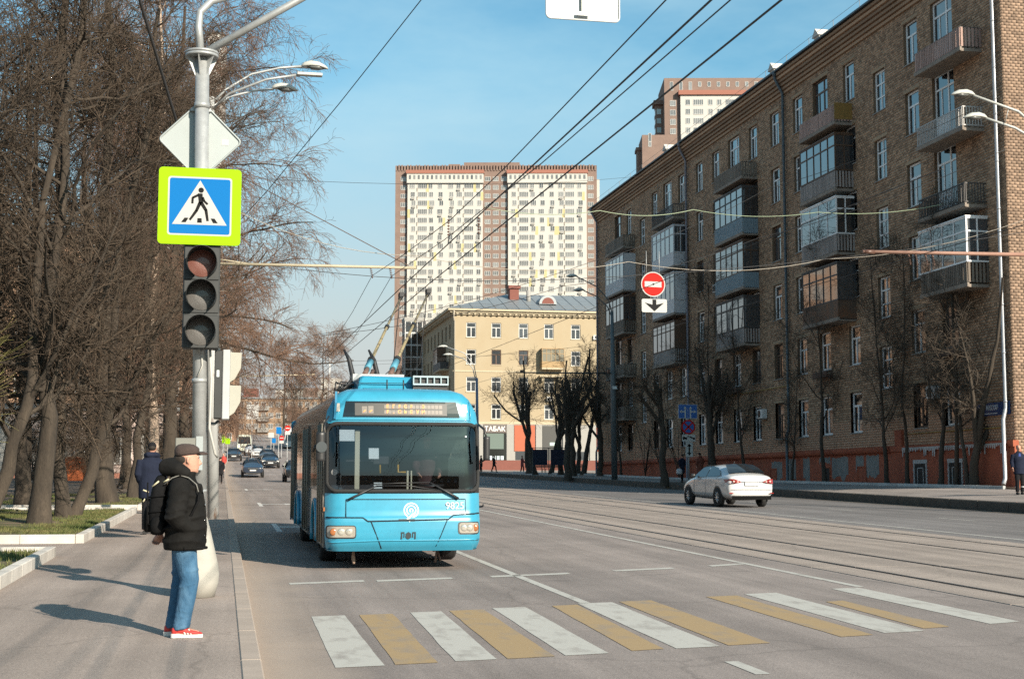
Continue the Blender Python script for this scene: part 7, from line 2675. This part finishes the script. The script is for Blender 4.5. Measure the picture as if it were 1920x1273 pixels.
tram = thing('tram', 'modern white and red tram front half hidden behind the trolleybus', 'tram', (10.9, 236, hill(236) + .02))
mb = MB()
mb.loft([[(x * w, y + (dy if z > 1.2 else 0), z) for x, z in ((-1.15, .3), (-1.25, 1.0), (-1.25, 2.4), (-1.0, 3.3), (0, 3.45), (1.0, 3.3), (1.25, 2.4), (1.25, 1.0), (1.15, .3))] for y, w, dy in ((0, .78, .5), (.5, .95, .35), (1.4, 1.0, 0), (24, 1.0, 0))])
mb.build('body', M('tram_white', (.5, .5, .49), .3), tram, fix=True)
MB().hexa([(-.85, -.02, 1.25), (.85, -.02, 1.25), (.9, .3, 1.25), (-.9, .3, 1.25), (-.75, .42, 2.9), (.75, .42, 2.9), (.8, .7, 2.9), (-.8, .7, 2.9)]).build('windscreen', car_glass, tram)
for s_ in (-1, 1):
    MB().hexa([(s_ * .86, -.04, .5), (s_ * 1.02, .1, .5), (s_ * 1.04, .3, .5), (s_ * .9, .3, .5), (s_ * .80, .40, 3.0), (s_ * .98, .5, 3.0), (s_ * 1.0, .7, 3.0), (s_ * .85, .7, 3.0)]).build('red_stripe', M('tram_red', (.36, .03, .03), .35) if 'tram_red' not in bpy.data.materials else bpy.data.materials['tram_red'], tram, fix=True)
    MB().box(s_ * 1.26 - .01, s_ * 1.26 + .01, 2, 22, 1.3, 2.5).build('side_window', car_glass, tram)
    MB().box(s_ * .6 - .15, s_ * .6 + .15, -.05, .02, .7, .85).build('headlight', lamp_lit, tram)

# far signs over the street
for nm, lab, x, y, z, w, h, mt, extra in (
        ('far_road_sign', 'white rectangular sign high over the left lane far down the street', 2.95, 150, 9.0, .62, .75, sgn_white, None),
        ('far_road_sign', 'small blue lane sign far away, left of the small red round sign', 5.7, 150, 7.1, .27, .36, sgn_blue, None),
        ('far_road_sign', 'tiny blue sign under the far blue lane sign', 6.6, 190, 7.2, .25, .32, sgn_blue, None),
        ('far_road_sign', 'fluorescent crossing sign beside the far left kerb', .55, 165, 6.4, .28, .33, fluo, None),
        ('far_road_sign', 'second fluorescent crossing sign close to the far left kerb, nearer to the pole', .05, 140, 5.9, .14, .40, fluo, None),
        ('far_road_sign', 'small white plate left of the far blue signs', 5.9, 180, 7.6, .35, .3, sgn_white, None)):
    t_ = thing(nm, lab, 'road sign', (x, y, z))
    MB().ext(rrect(-w, w, -h, h, .08), (0, .04, 0)).build('plate', mt, t_, fix=True)
    MB().box(-.03, .03, .05, .1, -h - (z - hill(y) - h), h).build('post', galv, t_)
for lab, x, y, z in (('small red no entry sign far away, right of the far blue lane sign', 6.6, 150, 7.35), ('tiny red no entry sign far away below the other red one', 7.4, 185, 7.4)):
    t_ = thing('far_no_entry_sign', lab, 'road sign', (x, y, z))
    MB().ext([(a, 0, b_) for a, b_ in disc(0, 0, .31, 20)], (0, .03, 0)).build('plate', sgn_red, t_, fix=True)
    MB().box(-.21, .21, -.02, -.001, -.055, .055).build('white_bar', sgn_white, t_)
    MB().box(-.28, .28, 0, .03, -.68, -.36).build('arrow_plate', sgn_white, t_)
    MB().box(-.03, .03, .05, .1, -(z - hill(y)), .4).build('post', galv, t_)

# far trees closing the street
u_f = [True]
for i, (pr, x, y, s) in enumerate(((archT, 14.5, 215, .8), (archT, 12.5, 300, .95), (limeA, -3.5, 150, 1.0), (birch, -4.5, 190, .9), (limeC, 11.5, 260, .9), (archT, -5, 240, .9), (limeA, 18.0, 340, 1.1), (birch, 25.5, 205, .8))):
    o = copy_tree(pr)
    o.location = (x, y, hill(y))
    o.rotation_euler = (0, 0, i * 1.7)
    o.scale = (s, s, s)
    o['label'] = ['bare reddish tree far down the street behind the trolleybus roof', 'bare tree before the right half of the tan far house', 'far roadside tree left of the oncoming cars', 'far birch beyond the lower signal head', 'bare tree above the far tram', 'far left tree by the narrow light brown block', 'bare tree at the far right before the white far house', 'bare tree left of the yellow house by the glazed bay'][i]
    o['group'] = 'far bare trees down the street'

# ------------------------------------------------------------------ people
cloth_black = M('black_quilted_cloth', (.009, .0085, .008), .85, spec=.15, var=.2, vscale=6, bump=.6, bscale=9)
cloth_navy = M('navy_cloth', (.014, .018, .034), .9, spec=.15, var=.2, vscale=5, bump=.4, bscale=12)
cloth_dark = M('dark_trouser_cloth', (.012, .012, .014), .9, spec=.15, var=.2)
denim = M('blue_denim', (.036, .098, .175), .9, spec=.2, col2=(.095, .185, .28), vscale=5, thr=(.42, .68), var=.15, bump=.8, bscale=16, stretch=(1, 1, .6))
cap_brown = M('brown_cap', (.05, .034, .029), .95, var=.25, vscale=12, bump=.4, bscale=60)
hair = M('dark_hair', (.02, .014, .01), .8)
shoe_red = M('red_shoe', (.46, .035, .03), .6, var=.1, vscale=15)
sole_white = M('white_sole', (.6, .58, .54), .6)
cloth_rust = M('rust_red_coat', (.17, .05, .03), .85)
cloth_red = M('dull_red_coat', (.15, .03, .03), .85)


def remesh(o, vox, smooth=4):
    m = o.modifiers.new('remesh', 'REMESH')
    m.mode = 'VOXEL'
    m.voxel_size = vox
    m.use_smooth_shade = True
    if smooth:
        s_ = o.modifiers.new('smooth', 'SMOOTH')
        s_.factor = .5
        s_.iterations = smooth
    return o


def ell(mb, c, rx, ry, rz_, n=14, m=9):
    rings = []
    for j in range(1, m):
        a = math.pi * j / m - math.pi / 2
        rings.append([(c[0] + rx * math.cos(a) * math.cos(2 * math.pi * k / n), c[1] + ry * math.cos(a) * math.sin(2 * math.pi * k / n), c[2] + rz_ * math.sin(a)) for k in range(n)])
    return mb.loft(rings)


def stack(mb, rows_, n=18):
    """rows of (z, cx, cy, rx, ry)"""
    return mb.loft([[(cx + rx * math.cos(2 * math.pi * k / n), cy + ry * math.sin(2 * math.pi * k / n), z) for k in range(n)] for z, cx, cy, rx, ry in rows_])


def hand(mb, w, d, side, curl=.5, s=1.0):
    """w wrist point, d direction of the forearm, five fingers"""
    w, d = Vector(w), Vector(d).normalized()
    ax = Vector((0, 1, 0)) - d * d.y
    ax = ax.normalized() if ax.length > .1 else Vector((1, 0, 0))
    nrm_ = d.cross(ax).normalized() * (-side)
    mb.tube([w, w + d * .03 * s, w + d * .085 * s], [.026 * s, .036 * s, .034 * s], 8, flat=.75)
    for k, L in enumerate((.062, .074, .078, .068)):
        o_ = ax * (-.03 + .02 * k) * -1 * s
        p0 = w + d * .07 * s + o_
        p1 = p0 + d * L * .5 * s + nrm_ * .008
        p2 = p1 + (d * (1 - curl) + nrm_ * curl).normalized() * L * .35 * s
        p3 = p2 + (d * (1 - 1.6 * curl) + nrm_ * 1.5 * curl).normalized() * L * .28 * s
        mb.tube([p0, p1, p2, p3], [.0105 * s, .010 * s, .009 * s, .007 * s], 7)
    t0 = w + d * .03 * s + ax * .025 * s
    mb.tube([t0, t0 + (d * .6 + ax * .8) * .035 * s, t0 + (d + ax * .5) * .06 * s + nrm_ * .01], [.014 * s, .012 * s, .009 * s], 7)


def head(mb, c, yaw=0.0, s=1.0):
    """face towards +y before yaw; c = chin-to-crown centre"""
    Rm = Matrix.Rotation(yaw, 3, 'Z')
    c = Vector(c)
    n = 18
    rows_ = [(-.118, .030, .028, .050), (-.108, .030, .042, .062), (-.085, .020, .054, .078), (-.05, .010, .064, .088), (-.01, .002, .071, .096), (.03, -.004, .074, .098), (.065, -.008, .070, .092), (.095, -.010, .055, .072), (.112, -.010, .030, .04)]
    rings = []
    for z, cy, rx, ry in rows_:
        ring = []
        for k in range(n):
            a = 2 * math.pi * k / n
            x, y = rx * math.cos(a), ry * math.sin(a)
            if y > 0:
                y *= .98
            ring.append(c + Rm @ Vector((x, y + cy, z)) * s)
        rings.append(ring)
    mb.loft(rings)

    def T(x, y, z):
        return c + Rm @ Vector((x, y, z)) * s
    mb.tube([T(0, .088, .018), T(0, .104, -.012), T(0, .118, -.032), T(0, .100, -.042)], [.010 * s, .012 * s, .016 * s, .012 * s], 8)
    mb.tube([T(-.045, .078, .028), T(0, .094, .026), T(.045, .078, .028)], .012 * s, 6)
    mb.tube([T(-.022, .086, -.066), T(0, .096, -.066), T(.022, .086, -.066)], .010 * s, 6)
    mb.tube([T(-.012, .080, -.102), T(.012, .080, -.102)], .018 * s, 6)
    for sd in (-1, 1):
        mb.tube([T(sd * .070, -.005, .018), T(sd * .083, -.018, .010), T(sd * .080, -.018, -.022), T(sd * .070, -.006, -.035)], [.010 * s, .013 * s, .011 * s, .008 * s], 7)
    return T


def figure(name, label, loc, rotz, h=1.75, coat=cloth_navy, legs=cloth_dark, hem=.75, stride=0.0, arms=((.02, 0), (.02, 0)), cap=None, hood=False, vox=.03, hair_m=hair, shoes=None, group=None, head_yaw=0.0, hands=True, girth=1.0):
    """standing or walking person; stride = half the step in metres; arms: forward swing of each wrist and elbow bend"""
    root = thing(name, label, 'person', loc, (0, 0, rotz), group)
    k = h / 1.75
    root.scale = (k, k, k)
    b = MB()
    stack(b, [(.84, 0, 0, .14, .10), (.95, 0, 0, .155, .11), (1.1, 0, 0, .14, .10), (1.28, 0, 0, .165, .115), (1.4, 0, -.01, .16, .10), (1.46, 0, -.01, .09, .07), (1.55, 0, .0, .055, .055)])
    feet = []
    for s_, st in ((1, stride), (-1, -stride)):
        hip, kn, an = Vector((s_ * .085, 0, .9)), Vector((s_ * .09, st * .62 + .03 + .05 * abs(stride), .49)), Vector((s_ * .095, st, .09 + (.05 if st < -.12 else 0)))
        b.tube([hip, kn, an], [.08, .055, .04], 10)
        b.tube([an + Vector((0, -.05, -.05)), an + Vector((0, .06, -.055)), an + Vector((0, .17, -.065))], [.04, .042, .028], 8)
        feet.append((hip, kn, an))
    arms_ = []
    for s_, (sw, bend) in ((1, arms[0]), (-1, arms[1])):
        sh, el = Vector((s_ * .19, -.01, 1.41)), Vector((s_ * .245, -.03 + sw * .5, 1.14))
        wr = Vector((s_ * (.25 - .08 * bend), sw + .16 * bend, .92 + .14 * bend))
        b.tube([sh, el, wr], [.05, .04, .028], 8)
        arms_.append((sh, el, wr))
        if hands:
            hand(b, wr, (wr - el), s_, .45)
    T = head(b, (0, .015, 1.635), head_yaw)
    remesh(b.build('body', skin, root), min(vox, .016), 2)
    g = girth
    j = MB()
    stack(j, [(hem, 0, 0, .19 * g, .15 * g), (.95, 0, 0, .195 * g, .155 * g), (1.1, 0, 0, .185 * g, .145 * g), (1.28, 0, 0, .20 * g, .15 * g), (1.4, 0, -.01, .19 * g, .125 * g), (1.47, 0, -.01, .12, .095), (1.515, 0, .0, .085, .08)])
    for sh, el, wr in arms_:
        j.tube([sh, el, el.lerp(wr, .93)], [.078 * g, .066 * g, .05 * g], 10)
    if hood:
        j.tube([(-.12, -.02, 1.50), (-.08, -.10, 1.52), (.08, -.10, 1.52), (.12, -.02, 1.50)], .055, 8)
    remesh(j.build('coat', coat, root), vox * .8, 4)
    t = MB()
    for hip, kn, an in feet:
        t.tube([hip + Vector((0, 0, .04)), kn, an + Vector((0, -.005, .0))], [.105, .078, .066], 10)
    stack(t, [(.8, 0, 0, .15, .11), (.98, 0, 0, .165, .12)])
    remesh(t.build('trousers', legs, root), vox * .8, 3)
    sm_ = MB()
    for hip, kn, an in feet:
        sm_.tube([an + Vector((0, -.07, -.045)), an + Vector((0, .05, -.05)), an + Vector((0, .19, -.065))], [.045, .048, .03], 8)
    sm_.build('shoes', shoes or black_rubber, root)
    if cap:
        c = MB()
        Rm = Matrix.Rotation(head_yaw, 3, 'Z')
        ell(c, (0, .008, 1.685), .082, .105, .078)
        c.build('cap', cap, root)
        hh = MB()
        ell(hh, (0, -.006, 1.655), .079, .098, .075)
        hh.build('hair', hair_m, root)
    else:
        hh = MB()
        ell(hh, (0, -.012, 1.672), .083, .105, .083)
        remesh(hh.build('hair', hair_m, root), .02, 2)
    return root


# ---- the waiting man in the foreground
man = thing('person', 'man in black jacket, brown cap, blue jeans and red shoes beside the signal pole', 'person', (-.33, 13.72, S * 13.72 + .1), (0, 0, R(-90)))
b = MB()
stack(b, [(.86, 0, .0, .15, .11), (.96, 0, 0, .16, .12), (1.1, 0, -.005, .15, .11), (1.28, 0, -.02, .17, .12), (1.40, 0, -.03, .165, .105), (1.465, 0, -.02, .09, .075), (1.56, 0, .0, .058, .06)])
mlegs = [((.085, -.01, .90), (.10, .055, .50), (.10, -.01, .10)), ((-.085, -.01, .90), (-.09, -.02, .50), (-.10, -.085, .10))]
for hip, kn, an in mlegs:
    b.tube([hip, kn, an], [.082, .056, .042], 12)
    a = Vector(an)
    b.tube([a + Vector((0, -.05, -.045)), a + Vector((0, .06, -.05)), a + Vector((0, .16, -.065))], [.04, .042, .028], 8)
marms = [((.195, -.04, 1.42), (.275, -.085, 1.10), (.185, .03, 1.0)), ((-.195, -.04, 1.42), (-.25, -.13, 1.16), (-.245, -.225, .955))]
for (sh, el, wr), s_ in zip(marms, (1, -1)):
    b.tube([sh, el, wr], [.05, .04, .029], 10)
    hand(b, wr, (-.5, .0, -1) if s_ > 0 else Vector(wr) - Vector(el), s_, .55)
T = head(b, (.0, .012, 1.63), R(14), 1.06)
o = remesh(b.build('body', skin, man), .0085, 2)
j = MB()
stack(j, [(.795, 0, .0, .225, .185), (.83, 0, .0, .235, .195), (.95, 0, .005, .235, .185), (1.02, 0, .01, .232, .185), (1.14, 0, .005, .225, .172), (1.2, 0, .0, .228, .175), (1.28, 0, -.01, .228, .168), (1.36, 0, -.02, .222, .155), (1.43, 0, -.03, .195, .13), (1.475, 0, -.025, .13, .11), (1.52, 0, .0, .10, .098)], 24)
for z in (.88, 1.0, 1.1, 1.2, 1.3, 1.38):
    rows_ = [(z, 0, 0 if z < 1.2 else -.015, .236 - max(0, z - 1.25) * .12, .187 - max(0, z - 1.0) * .1)]
    j.tube([(rows_[0][3] * math.cos(R(t)), rows_[0][2] + rows_[0][4] * math.sin(R(t)), z + .012 * math.sin(R(3 * t + z * 900))) for t in range(0, 361, 20)], .022, 6)
for (sh, el, wr) in marms:
    sh, el, wr = Vector(sh), Vector(el), Vector(wr)
    j.tube([sh + Vector((-.03 if sh.x > 0 else .03, 0, .0)), sh.lerp(el, .25), sh.lerp(el, .5), sh.lerp(el, .75), el, el.lerp(wr, .35), el.lerp(wr, .65), el.lerp(wr, .95)], [.095, .098, .090, .092, .086, .085, .072, .066], 14)
    for q in (.3, .55, .8, .98):
        c_ = sh.lerp(el, q)
        j.tube([c_ + Vector((.088 * math.cos(R(t)), .088 * math.sin(R(t)), .02 * math.sin(R(2 * t)))) for t in range(0, 361, 30)], .018, 5)
# hood lying on the shoulders
j.tube([(.135, .03, 1.49), (.145, -.07, 1.54), (.08, -.175, 1.56), (-.08, -.175, 1.56), (-.145, -.07, 1.54), (-.135, .03, 1.49)], [.05, .075, .085, .085, .075, .05], 10)
ell(j, (0, -.125, 1.57), .12, .10, .085)
o = remesh(j.build('jacket', cloth_black, man), .0125, 3)
MB().tube([(.05, .178, .82), (.05, .19, 1.0), (.04, .172, 1.2), (.03, .14, 1.38)], .014, 6).tube([(.235, .0, .815), (.16, .145, .815), (.0, .20, .815)], .016, 6).build('jacket_seam', cloth_black, man)
bt = MB()
for z in (.93, 1.07, 1.21, 1.33):
    bt.lathe([(.011, 0), (.009, .006)], 8, (.06, .178 if z < 1.25 else .16, z), 'y')
bt.build('jacket_snaps', chrome, man)
t = MB()
for hip, kn, an in mlegs:
    h_, k_, a_ = Vector(hip), Vector(kn), Vector(an)
    t.tube([h_ + Vector((0, 0, .02)), h_.lerp(k_, .3), h_.lerp(k_, .65), k_ + Vector((0, 0, .03)), k_.lerp(a_, .3), k_.lerp(a_, .6), k_.lerp(a_, .85), a_ + Vector((0, 0, .0)), a_ + Vector((0, .004, -.022))], [.115, .108, .096, .088, .084, .079, .076, .078, .076], 16)
    for q in (.45, .62, .74, .86, .93):
        c_ = k_.lerp(a_, q)
        t.tube([c_ + Vector((.072 * math.cos(R(tt)), .072 * math.sin(R(tt)), .012 * math.sin(R(2 * tt + 400 * q)))) for tt in range(0, 361, 30)], .011, 5)
    for q in (-.02, .1):
        c_ = k_ + Vector((0, -.01, q))
        t.tube([c_ + Vector((.083 * math.cos(R(tt)), .083 * math.sin(R(tt)), .02 * math.sin(R(tt)))) for tt in range(0, 361, 30)], .012, 5)
stack(t, [(.80, 0, 0, .16, .125), (.96, 0, 0, .17, .13)])
remesh(t.build('jeans', denim, man), .0105, 3)
for (hip, kn, an), nm in zip(mlegs, ('shoe', 'shoe')):
    a = Vector(an)
    s = MB()
    rings = []
    for y, w, h0, h1 in ((-.085, .026, .03, .085), (-.07, .04, .025, .105), (-.02, .046, .025, .115), (.04, .048, .025, .10), (.09, .052, .025, .075), (.14, .050, .025, .062), (.175, .038, .028, .05), (.19, .02, .03, .042)):
        rings.append([(a.x + w * math.cos(q) if True else 0, a.y + y, (h0 + h1) / 2 + (h1 - h0) / 2 * math.sin(q)) for q in [2 * math.pi * k / 14 for k in range(14)]])
    s.loft(rings)
    sh = s.build(nm, shoe_red, man)
    s = MB()
    rings = []
    for y, w in ((-.09, .03), (-.075, .043), (-.02, .047), (.04, .049), (.09, .054), (.14, .052), (.178, .040), (.195, .02)):
        z1 = .032 + (.008 if y < 0 else 0)
        rings.append([(a.x + w, a.y + y, .002), (a.x + w * 1.02, a.y + y, z1), (a.x - w * 1.02, a.y + y, z1), (a.x - w, a.y + y, .002)])
    s.loft(rings, sm=False)
    s.build('sole', sole_white, sh)
    for sx in (1, -1):
        s = MB()
        for k in range(3):
            y = a.y + .012 + k * .026
            x = a.x + sx * .0505
            s.quad((x, y + .02, .035), (x, y + .034, .035), (x - sx * .013, y + .010, .082), (x - sx * .013, y - .004, .082))
        s.build('shoe_stripe', sole_white, sh)
# flat cap and hair
hh = MB()
ell(hh, (-.004, -.022, 1.640), .0865, .100, .082)
remesh(hh.build('hair', hair, man), .012, 1)
Rm = Matrix.Rotation(R(14), 3, 'Z')
cc = Vector((0, .012, 1.64))
cp = MB()
rings = []
for z, cy, rx, ry in ((.035, -.01, .084, .104), (.05, -.008, .090, .110), (.085, -.010, .090, .110), (.115, -.014, .076, .094), (.132, -.018, .052, .068), (.140, -.020, .02, .03)):
    rings.append([cc + Rm @ Vector((1.06 * rx * math.cos(a_), cy + 1.06 * ry * math.sin(a_) , z + .012 * (ry * math.sin(a_)) / .11 * (1 if z < .1 else 0))) for a_ in [2 * math.pi * k / 20 for k in range(20)]])
cp.loft(rings)
cp_o = cp.build('cap', cap_brown, man)
br = MB()
k = []
for q, dz, L in ((0, .055, 0), (.5, .058, .5), (1.0, .045, 1)):
    k.append(br.add([cc + Rm @ Vector((.078 * math.sin(a_) * (1 - .12 * q), .070 + (.028 + .085 * q) * (math.cos(a_) ** .6 if math.cos(a_) > 0 else 0) , dz - .012 * abs(math.sin(a_)))) for a_ in [R(-80 + 160 * i / 12) for i in range(13)]]))
for p, q in zip(k, k[1:]):
    for i in range(12):
        br.face((p + i, q + i, q + i + 1, p + i + 1), 0, True)
bo = br.build('cap_peak', cap_brown, cp_o)
so = bo.modifiers.new('solid', 'SOLIDIFY')
so.thickness = .012
# backpack
bp = thing('backpack', 'black backpack with pale zip pulls on the back of the waiting man', 'backpack', man.location[:], (0, 0, R(-90)))
nylon = M('black_nylon', (.005, .005, .0055), .75, spec=.12, var=.25, vscale=8, bump=.4, bscale=25)
k_ = MB()
k_.loft([[(x * w, cy + d * sgn, z) for x, sgn in ((-1, -.55), (-.8, -.95), (.8, -.95), (1, -.55), (1, .6), (.85, .95), (-.85, .95), (-1, .6))] for z, w, cy, d in ((.93, .11, -.245, .045), (.955, .135, -.25, .075), (1.08, .15, -.255, .09), (1.25, .15, -.25, .085), (1.40, .14, -.235, .07), (1.47, .115, -.225, .05), (1.49, .08, -.22, .03))], sm=True)
bpo = k_.build('main_bag', nylon, bp)
sd = bpo.modifiers.new('sub', 'SUBSURF')
sd.levels = sd.render_levels = 2
pk_ = MB()
pk_.loft([[(x * w, cy + d * sgn, z) for x, sgn in ((-1, -.55), (-.8, -.95), (.8, -.95), (1, -.55), (1, .6), (.85, .95), (-.85, .95), (-1, .6))] for z, w, cy, d in ((.955, .09, -.325, .03), (.98, .115, -.335, .045), (1.1, .12, -.335, .05), (1.19, .11, -.33, .04), (1.21, .08, -.325, .02))])
q = pk_.build('front_pocket', nylon, bp)
sd = q.modifiers.new('sub', 'SUBSURF')
sd.levels = sd.render_levels = 1
for xx in (.155,):
    q = MB()
    ell(q, (.15, -.25, 1.03), .035, .06, .085)
    q.build('side_pocket', nylon, bp)
sx = .155
MB().tube([(sx, -.19, 1.40), (.17, -.12, 1.46), (.175, -.05, 1.485), (.18, .03, 1.46), (.185, .10, 1.40), (.205, .12, 1.33)], .012, 6, flat=.5).build('shoulder_strap', M('grey_strap', (.16, .155, .14), .7), bp)
MB().tube([(.205, .125, 1.33), (.225, .12, 1.25), (.23, .06, 1.12), (.2, -.1, 1.02), (.15, -.2, .99)], .011, 6).build('strap_webbing', nylon, bp)
MB().tube([(.05, -.2, 1.47), (.05, -.22, 1.53), (-.05, -.22, 1.53), (-.05, -.2, 1.47)], .012, 6).build('grab_loop', nylon, bp)
zp = MB()
for (x, y, z, dx, dy, dz) in ((.12, -.30, 1.38, .02, .06, .05), (.13, -.33, 1.33, .015, -.05, .02), (.10, -.36, 1.27, .0, -.02, -.03), (.13, -.20, 1.42, .02, .05, .03)):
    zp.tube([(x, y, z), (x + dx, y + dy, z + dz)], .008, 5)
zp.build('zip_pull', M('pale_zip_pull', (.5, .45, .3), .5), bp)
mbw = MB()
for z in (1.05, 1.16, 1.3):
    mbw.tube([(.16, -.18, z), (.158, -.26, z - .01), (.14, -.335, z - .015)], .007, 5)
mbw.tube([(.135, -.34, 1.42), (.15, -.335, 1.2), (.14, -.34, .98)], .008, 5)
mbw.build('compression_strap', bpy.data.materials['grey_strap'] if False else nylon, bp)

# ---- the other people
w1 = figure('person', 'walker in dark navy hooded coat and black cap seen from behind by the pale kerb', (-1.5, 31.9, S * 31.9 + .1), R(4), 1.97, cloth_navy, cloth_dark, .68, .05, ((.05, 0.5), (-.02, .5)), cloth_dark, True, .02, girth=1.22)
w2 = figure('person', 'person in dark blue jacket facing the camera at the right edge before the brick house', (28.45, 47.3, rz(28.4, 47.3)), R(165), 1.8, cloth_navy, cloth_dark, .72, .04, ((.03, .1), (.03, .1)), None, False, .02, girth=1.05)
stack_b = MB()
for s_ in (-1, 1):
    stack_b.tube([(s_ * .095, .0, .25), (s_ * .095, 0, .29)], .07, 10)
stack_b.build('reflective_band', M('reflective_band', (.4, .4, .4), .4), w2)
MB().ext([(-.05, .135, 1.2), (.05, .135, 1.2), (.03, .115, 1.45), (-.03, .115, 1.45)], (0, .012, 0)).build('blue_shirt', M('blue_shirt', (.03, .06, .22), .8), w2, fix=True)
figure('person', 'person in dark coat carrying a white bag, half hidden by the sign post', (27.0, 81.8, rz(27, 81.8)), R(20), 1.7, cloth_navy, cloth_dark, .6, .12, ((.1, 0), (-.1, 0)), None, False, .03)
figure('person', 'person in rust red coat and hood walking behind the white car roof', (28.7, 83.5, rz(28.7, 83.5)), R(10), 1.75, cloth_rust, cloth_dark, .5, .1, ((.08, .2), (-.08, .2)), cloth_dark, True, .03, girth=1.15)
wb_ = thing('carrier_bag', 'white carrier bag held beside the sign post', 'bag', (26.75, 81.6, rz(27, 81.8) + .48))
b_ = MB()
b_.loft([[(x * w, y * d, z) for x, y in ((-1, -1), (1, -1), (1, 1), (-1, 1))] for z, w, d in ((0, .14, .06), (.1, .17, .08), (.3, .15, .05), (.36, .05, .02))])
b_.build('bag', M('white_bag', (.5, .5, .52), .5), wb_)
MB().tube([(-.03, 0, .34), (0, 0, .46), (.03, 0, .34)], .008, 5).build('handles', bpy.data.materials['white_bag'], wb_)
figure('person', 'dark standing person just right of the trolleybus, leftmost of three before the tobacco shop', (26.2, 149.5, rz(26.2, 149.5)), R(170), 1.75, cloth_dark, cloth_dark, .6, .03, ((.02, 0), (.02, 0)), None, False, .035)
figure('person', 'dark person standing right behind the walking one before the tobacco shop', (26.9, 149.0, rz(26.9, 149)), R(100), 1.75, cloth_dark, cloth_dark, .55, .04, ((.02, .3), (.02, .3)), None, False, .035)
figure('person', 'dark person striding right in front of the tobacco shop', (27.45, 144.6, rz(27.45, 144.6)), R(-95), 1.75, cloth_dark, cloth_dark, .62, .24, ((.12, .3), (-.1, .3)), None, False, .035)
figure('person', 'person in dull red coat pushing a stroller beside the pollards', (30.3, 144.0, S * 144 + .34), R(-75), 1.72, cloth_red, cloth_dark, .6, .12, ((.2, .9), (.2, .9)), None, False, .035)
strl = thing('stroller', 'small pale stroller pushed along the square before the pollards', 'stroller', (31.2, 144.2, S * 144.2 + .34))
MB().loft([[(x * w, y * d, z) for x, y in ((-1, -1), (1, -1), (1, 1), (-1, 1))] for z, w, d in ((.42, .25, .2), (.7, .36, .24), (.8, .36, .24))]).build('seat', M('pale_stroller_cloth', (.35, .33, .31), .8), strl)
MB().tube([(-.35, -.2, .8), (-.62, -.2, 1.02)], .015, 5).tube([(-.35, .2, .8), (-.62, .2, 1.02)], .015, 5).tube([(-.62, -.2, 1.02), (-.62, .2, 1.02)], .018, 5).tube([(.3, 0, .5), (-.3, 0, .12)], .02, 5).tube([(-.3, 0, .5), (.3, 0, .12)], .02, 5).build('frame', dark_metal, strl)
for x in (-.3, .3):
    for y in (-.22, .22):
        MB().lathe([(.12, -.02), (.12, .02)], 12, (x, y, .12), 'y').build('wheel', black_rubber, strl)
figure('person', 'dark person far away on the left pavement beside the worn lamp post', (-.12, 92, hill(92) + .1), R(0), 1.7, cloth_dark, cloth_dark, .6, .1, ((.05, 0), (-.05, 0)), None, False, .035)
figure('person', 'far person in red at the left kerb beyond the dark one', (.1, 132, hill(132) + .1), R(160), 1.7, M('bright_red_coat', (.4, .04, .03), .8), M('pale_trousers', (.4, .38, .36), .8), .75, .05, ((.05, 0), (-.05, 0)), None, False, .035)
drv = figure('person', 'driver in a dull red cap behind the windscreen of the trolleybus', (3.36, 23.75, S * 23.75 + .62), R(180), 1.5, M('driver_jacket', (.05, .02, .02), .8), cloth_dark, .75, .0, ((.25, .6), (.25, .6)), M('dull_red_cap', (.32, .03, .03), .8), False, .02)
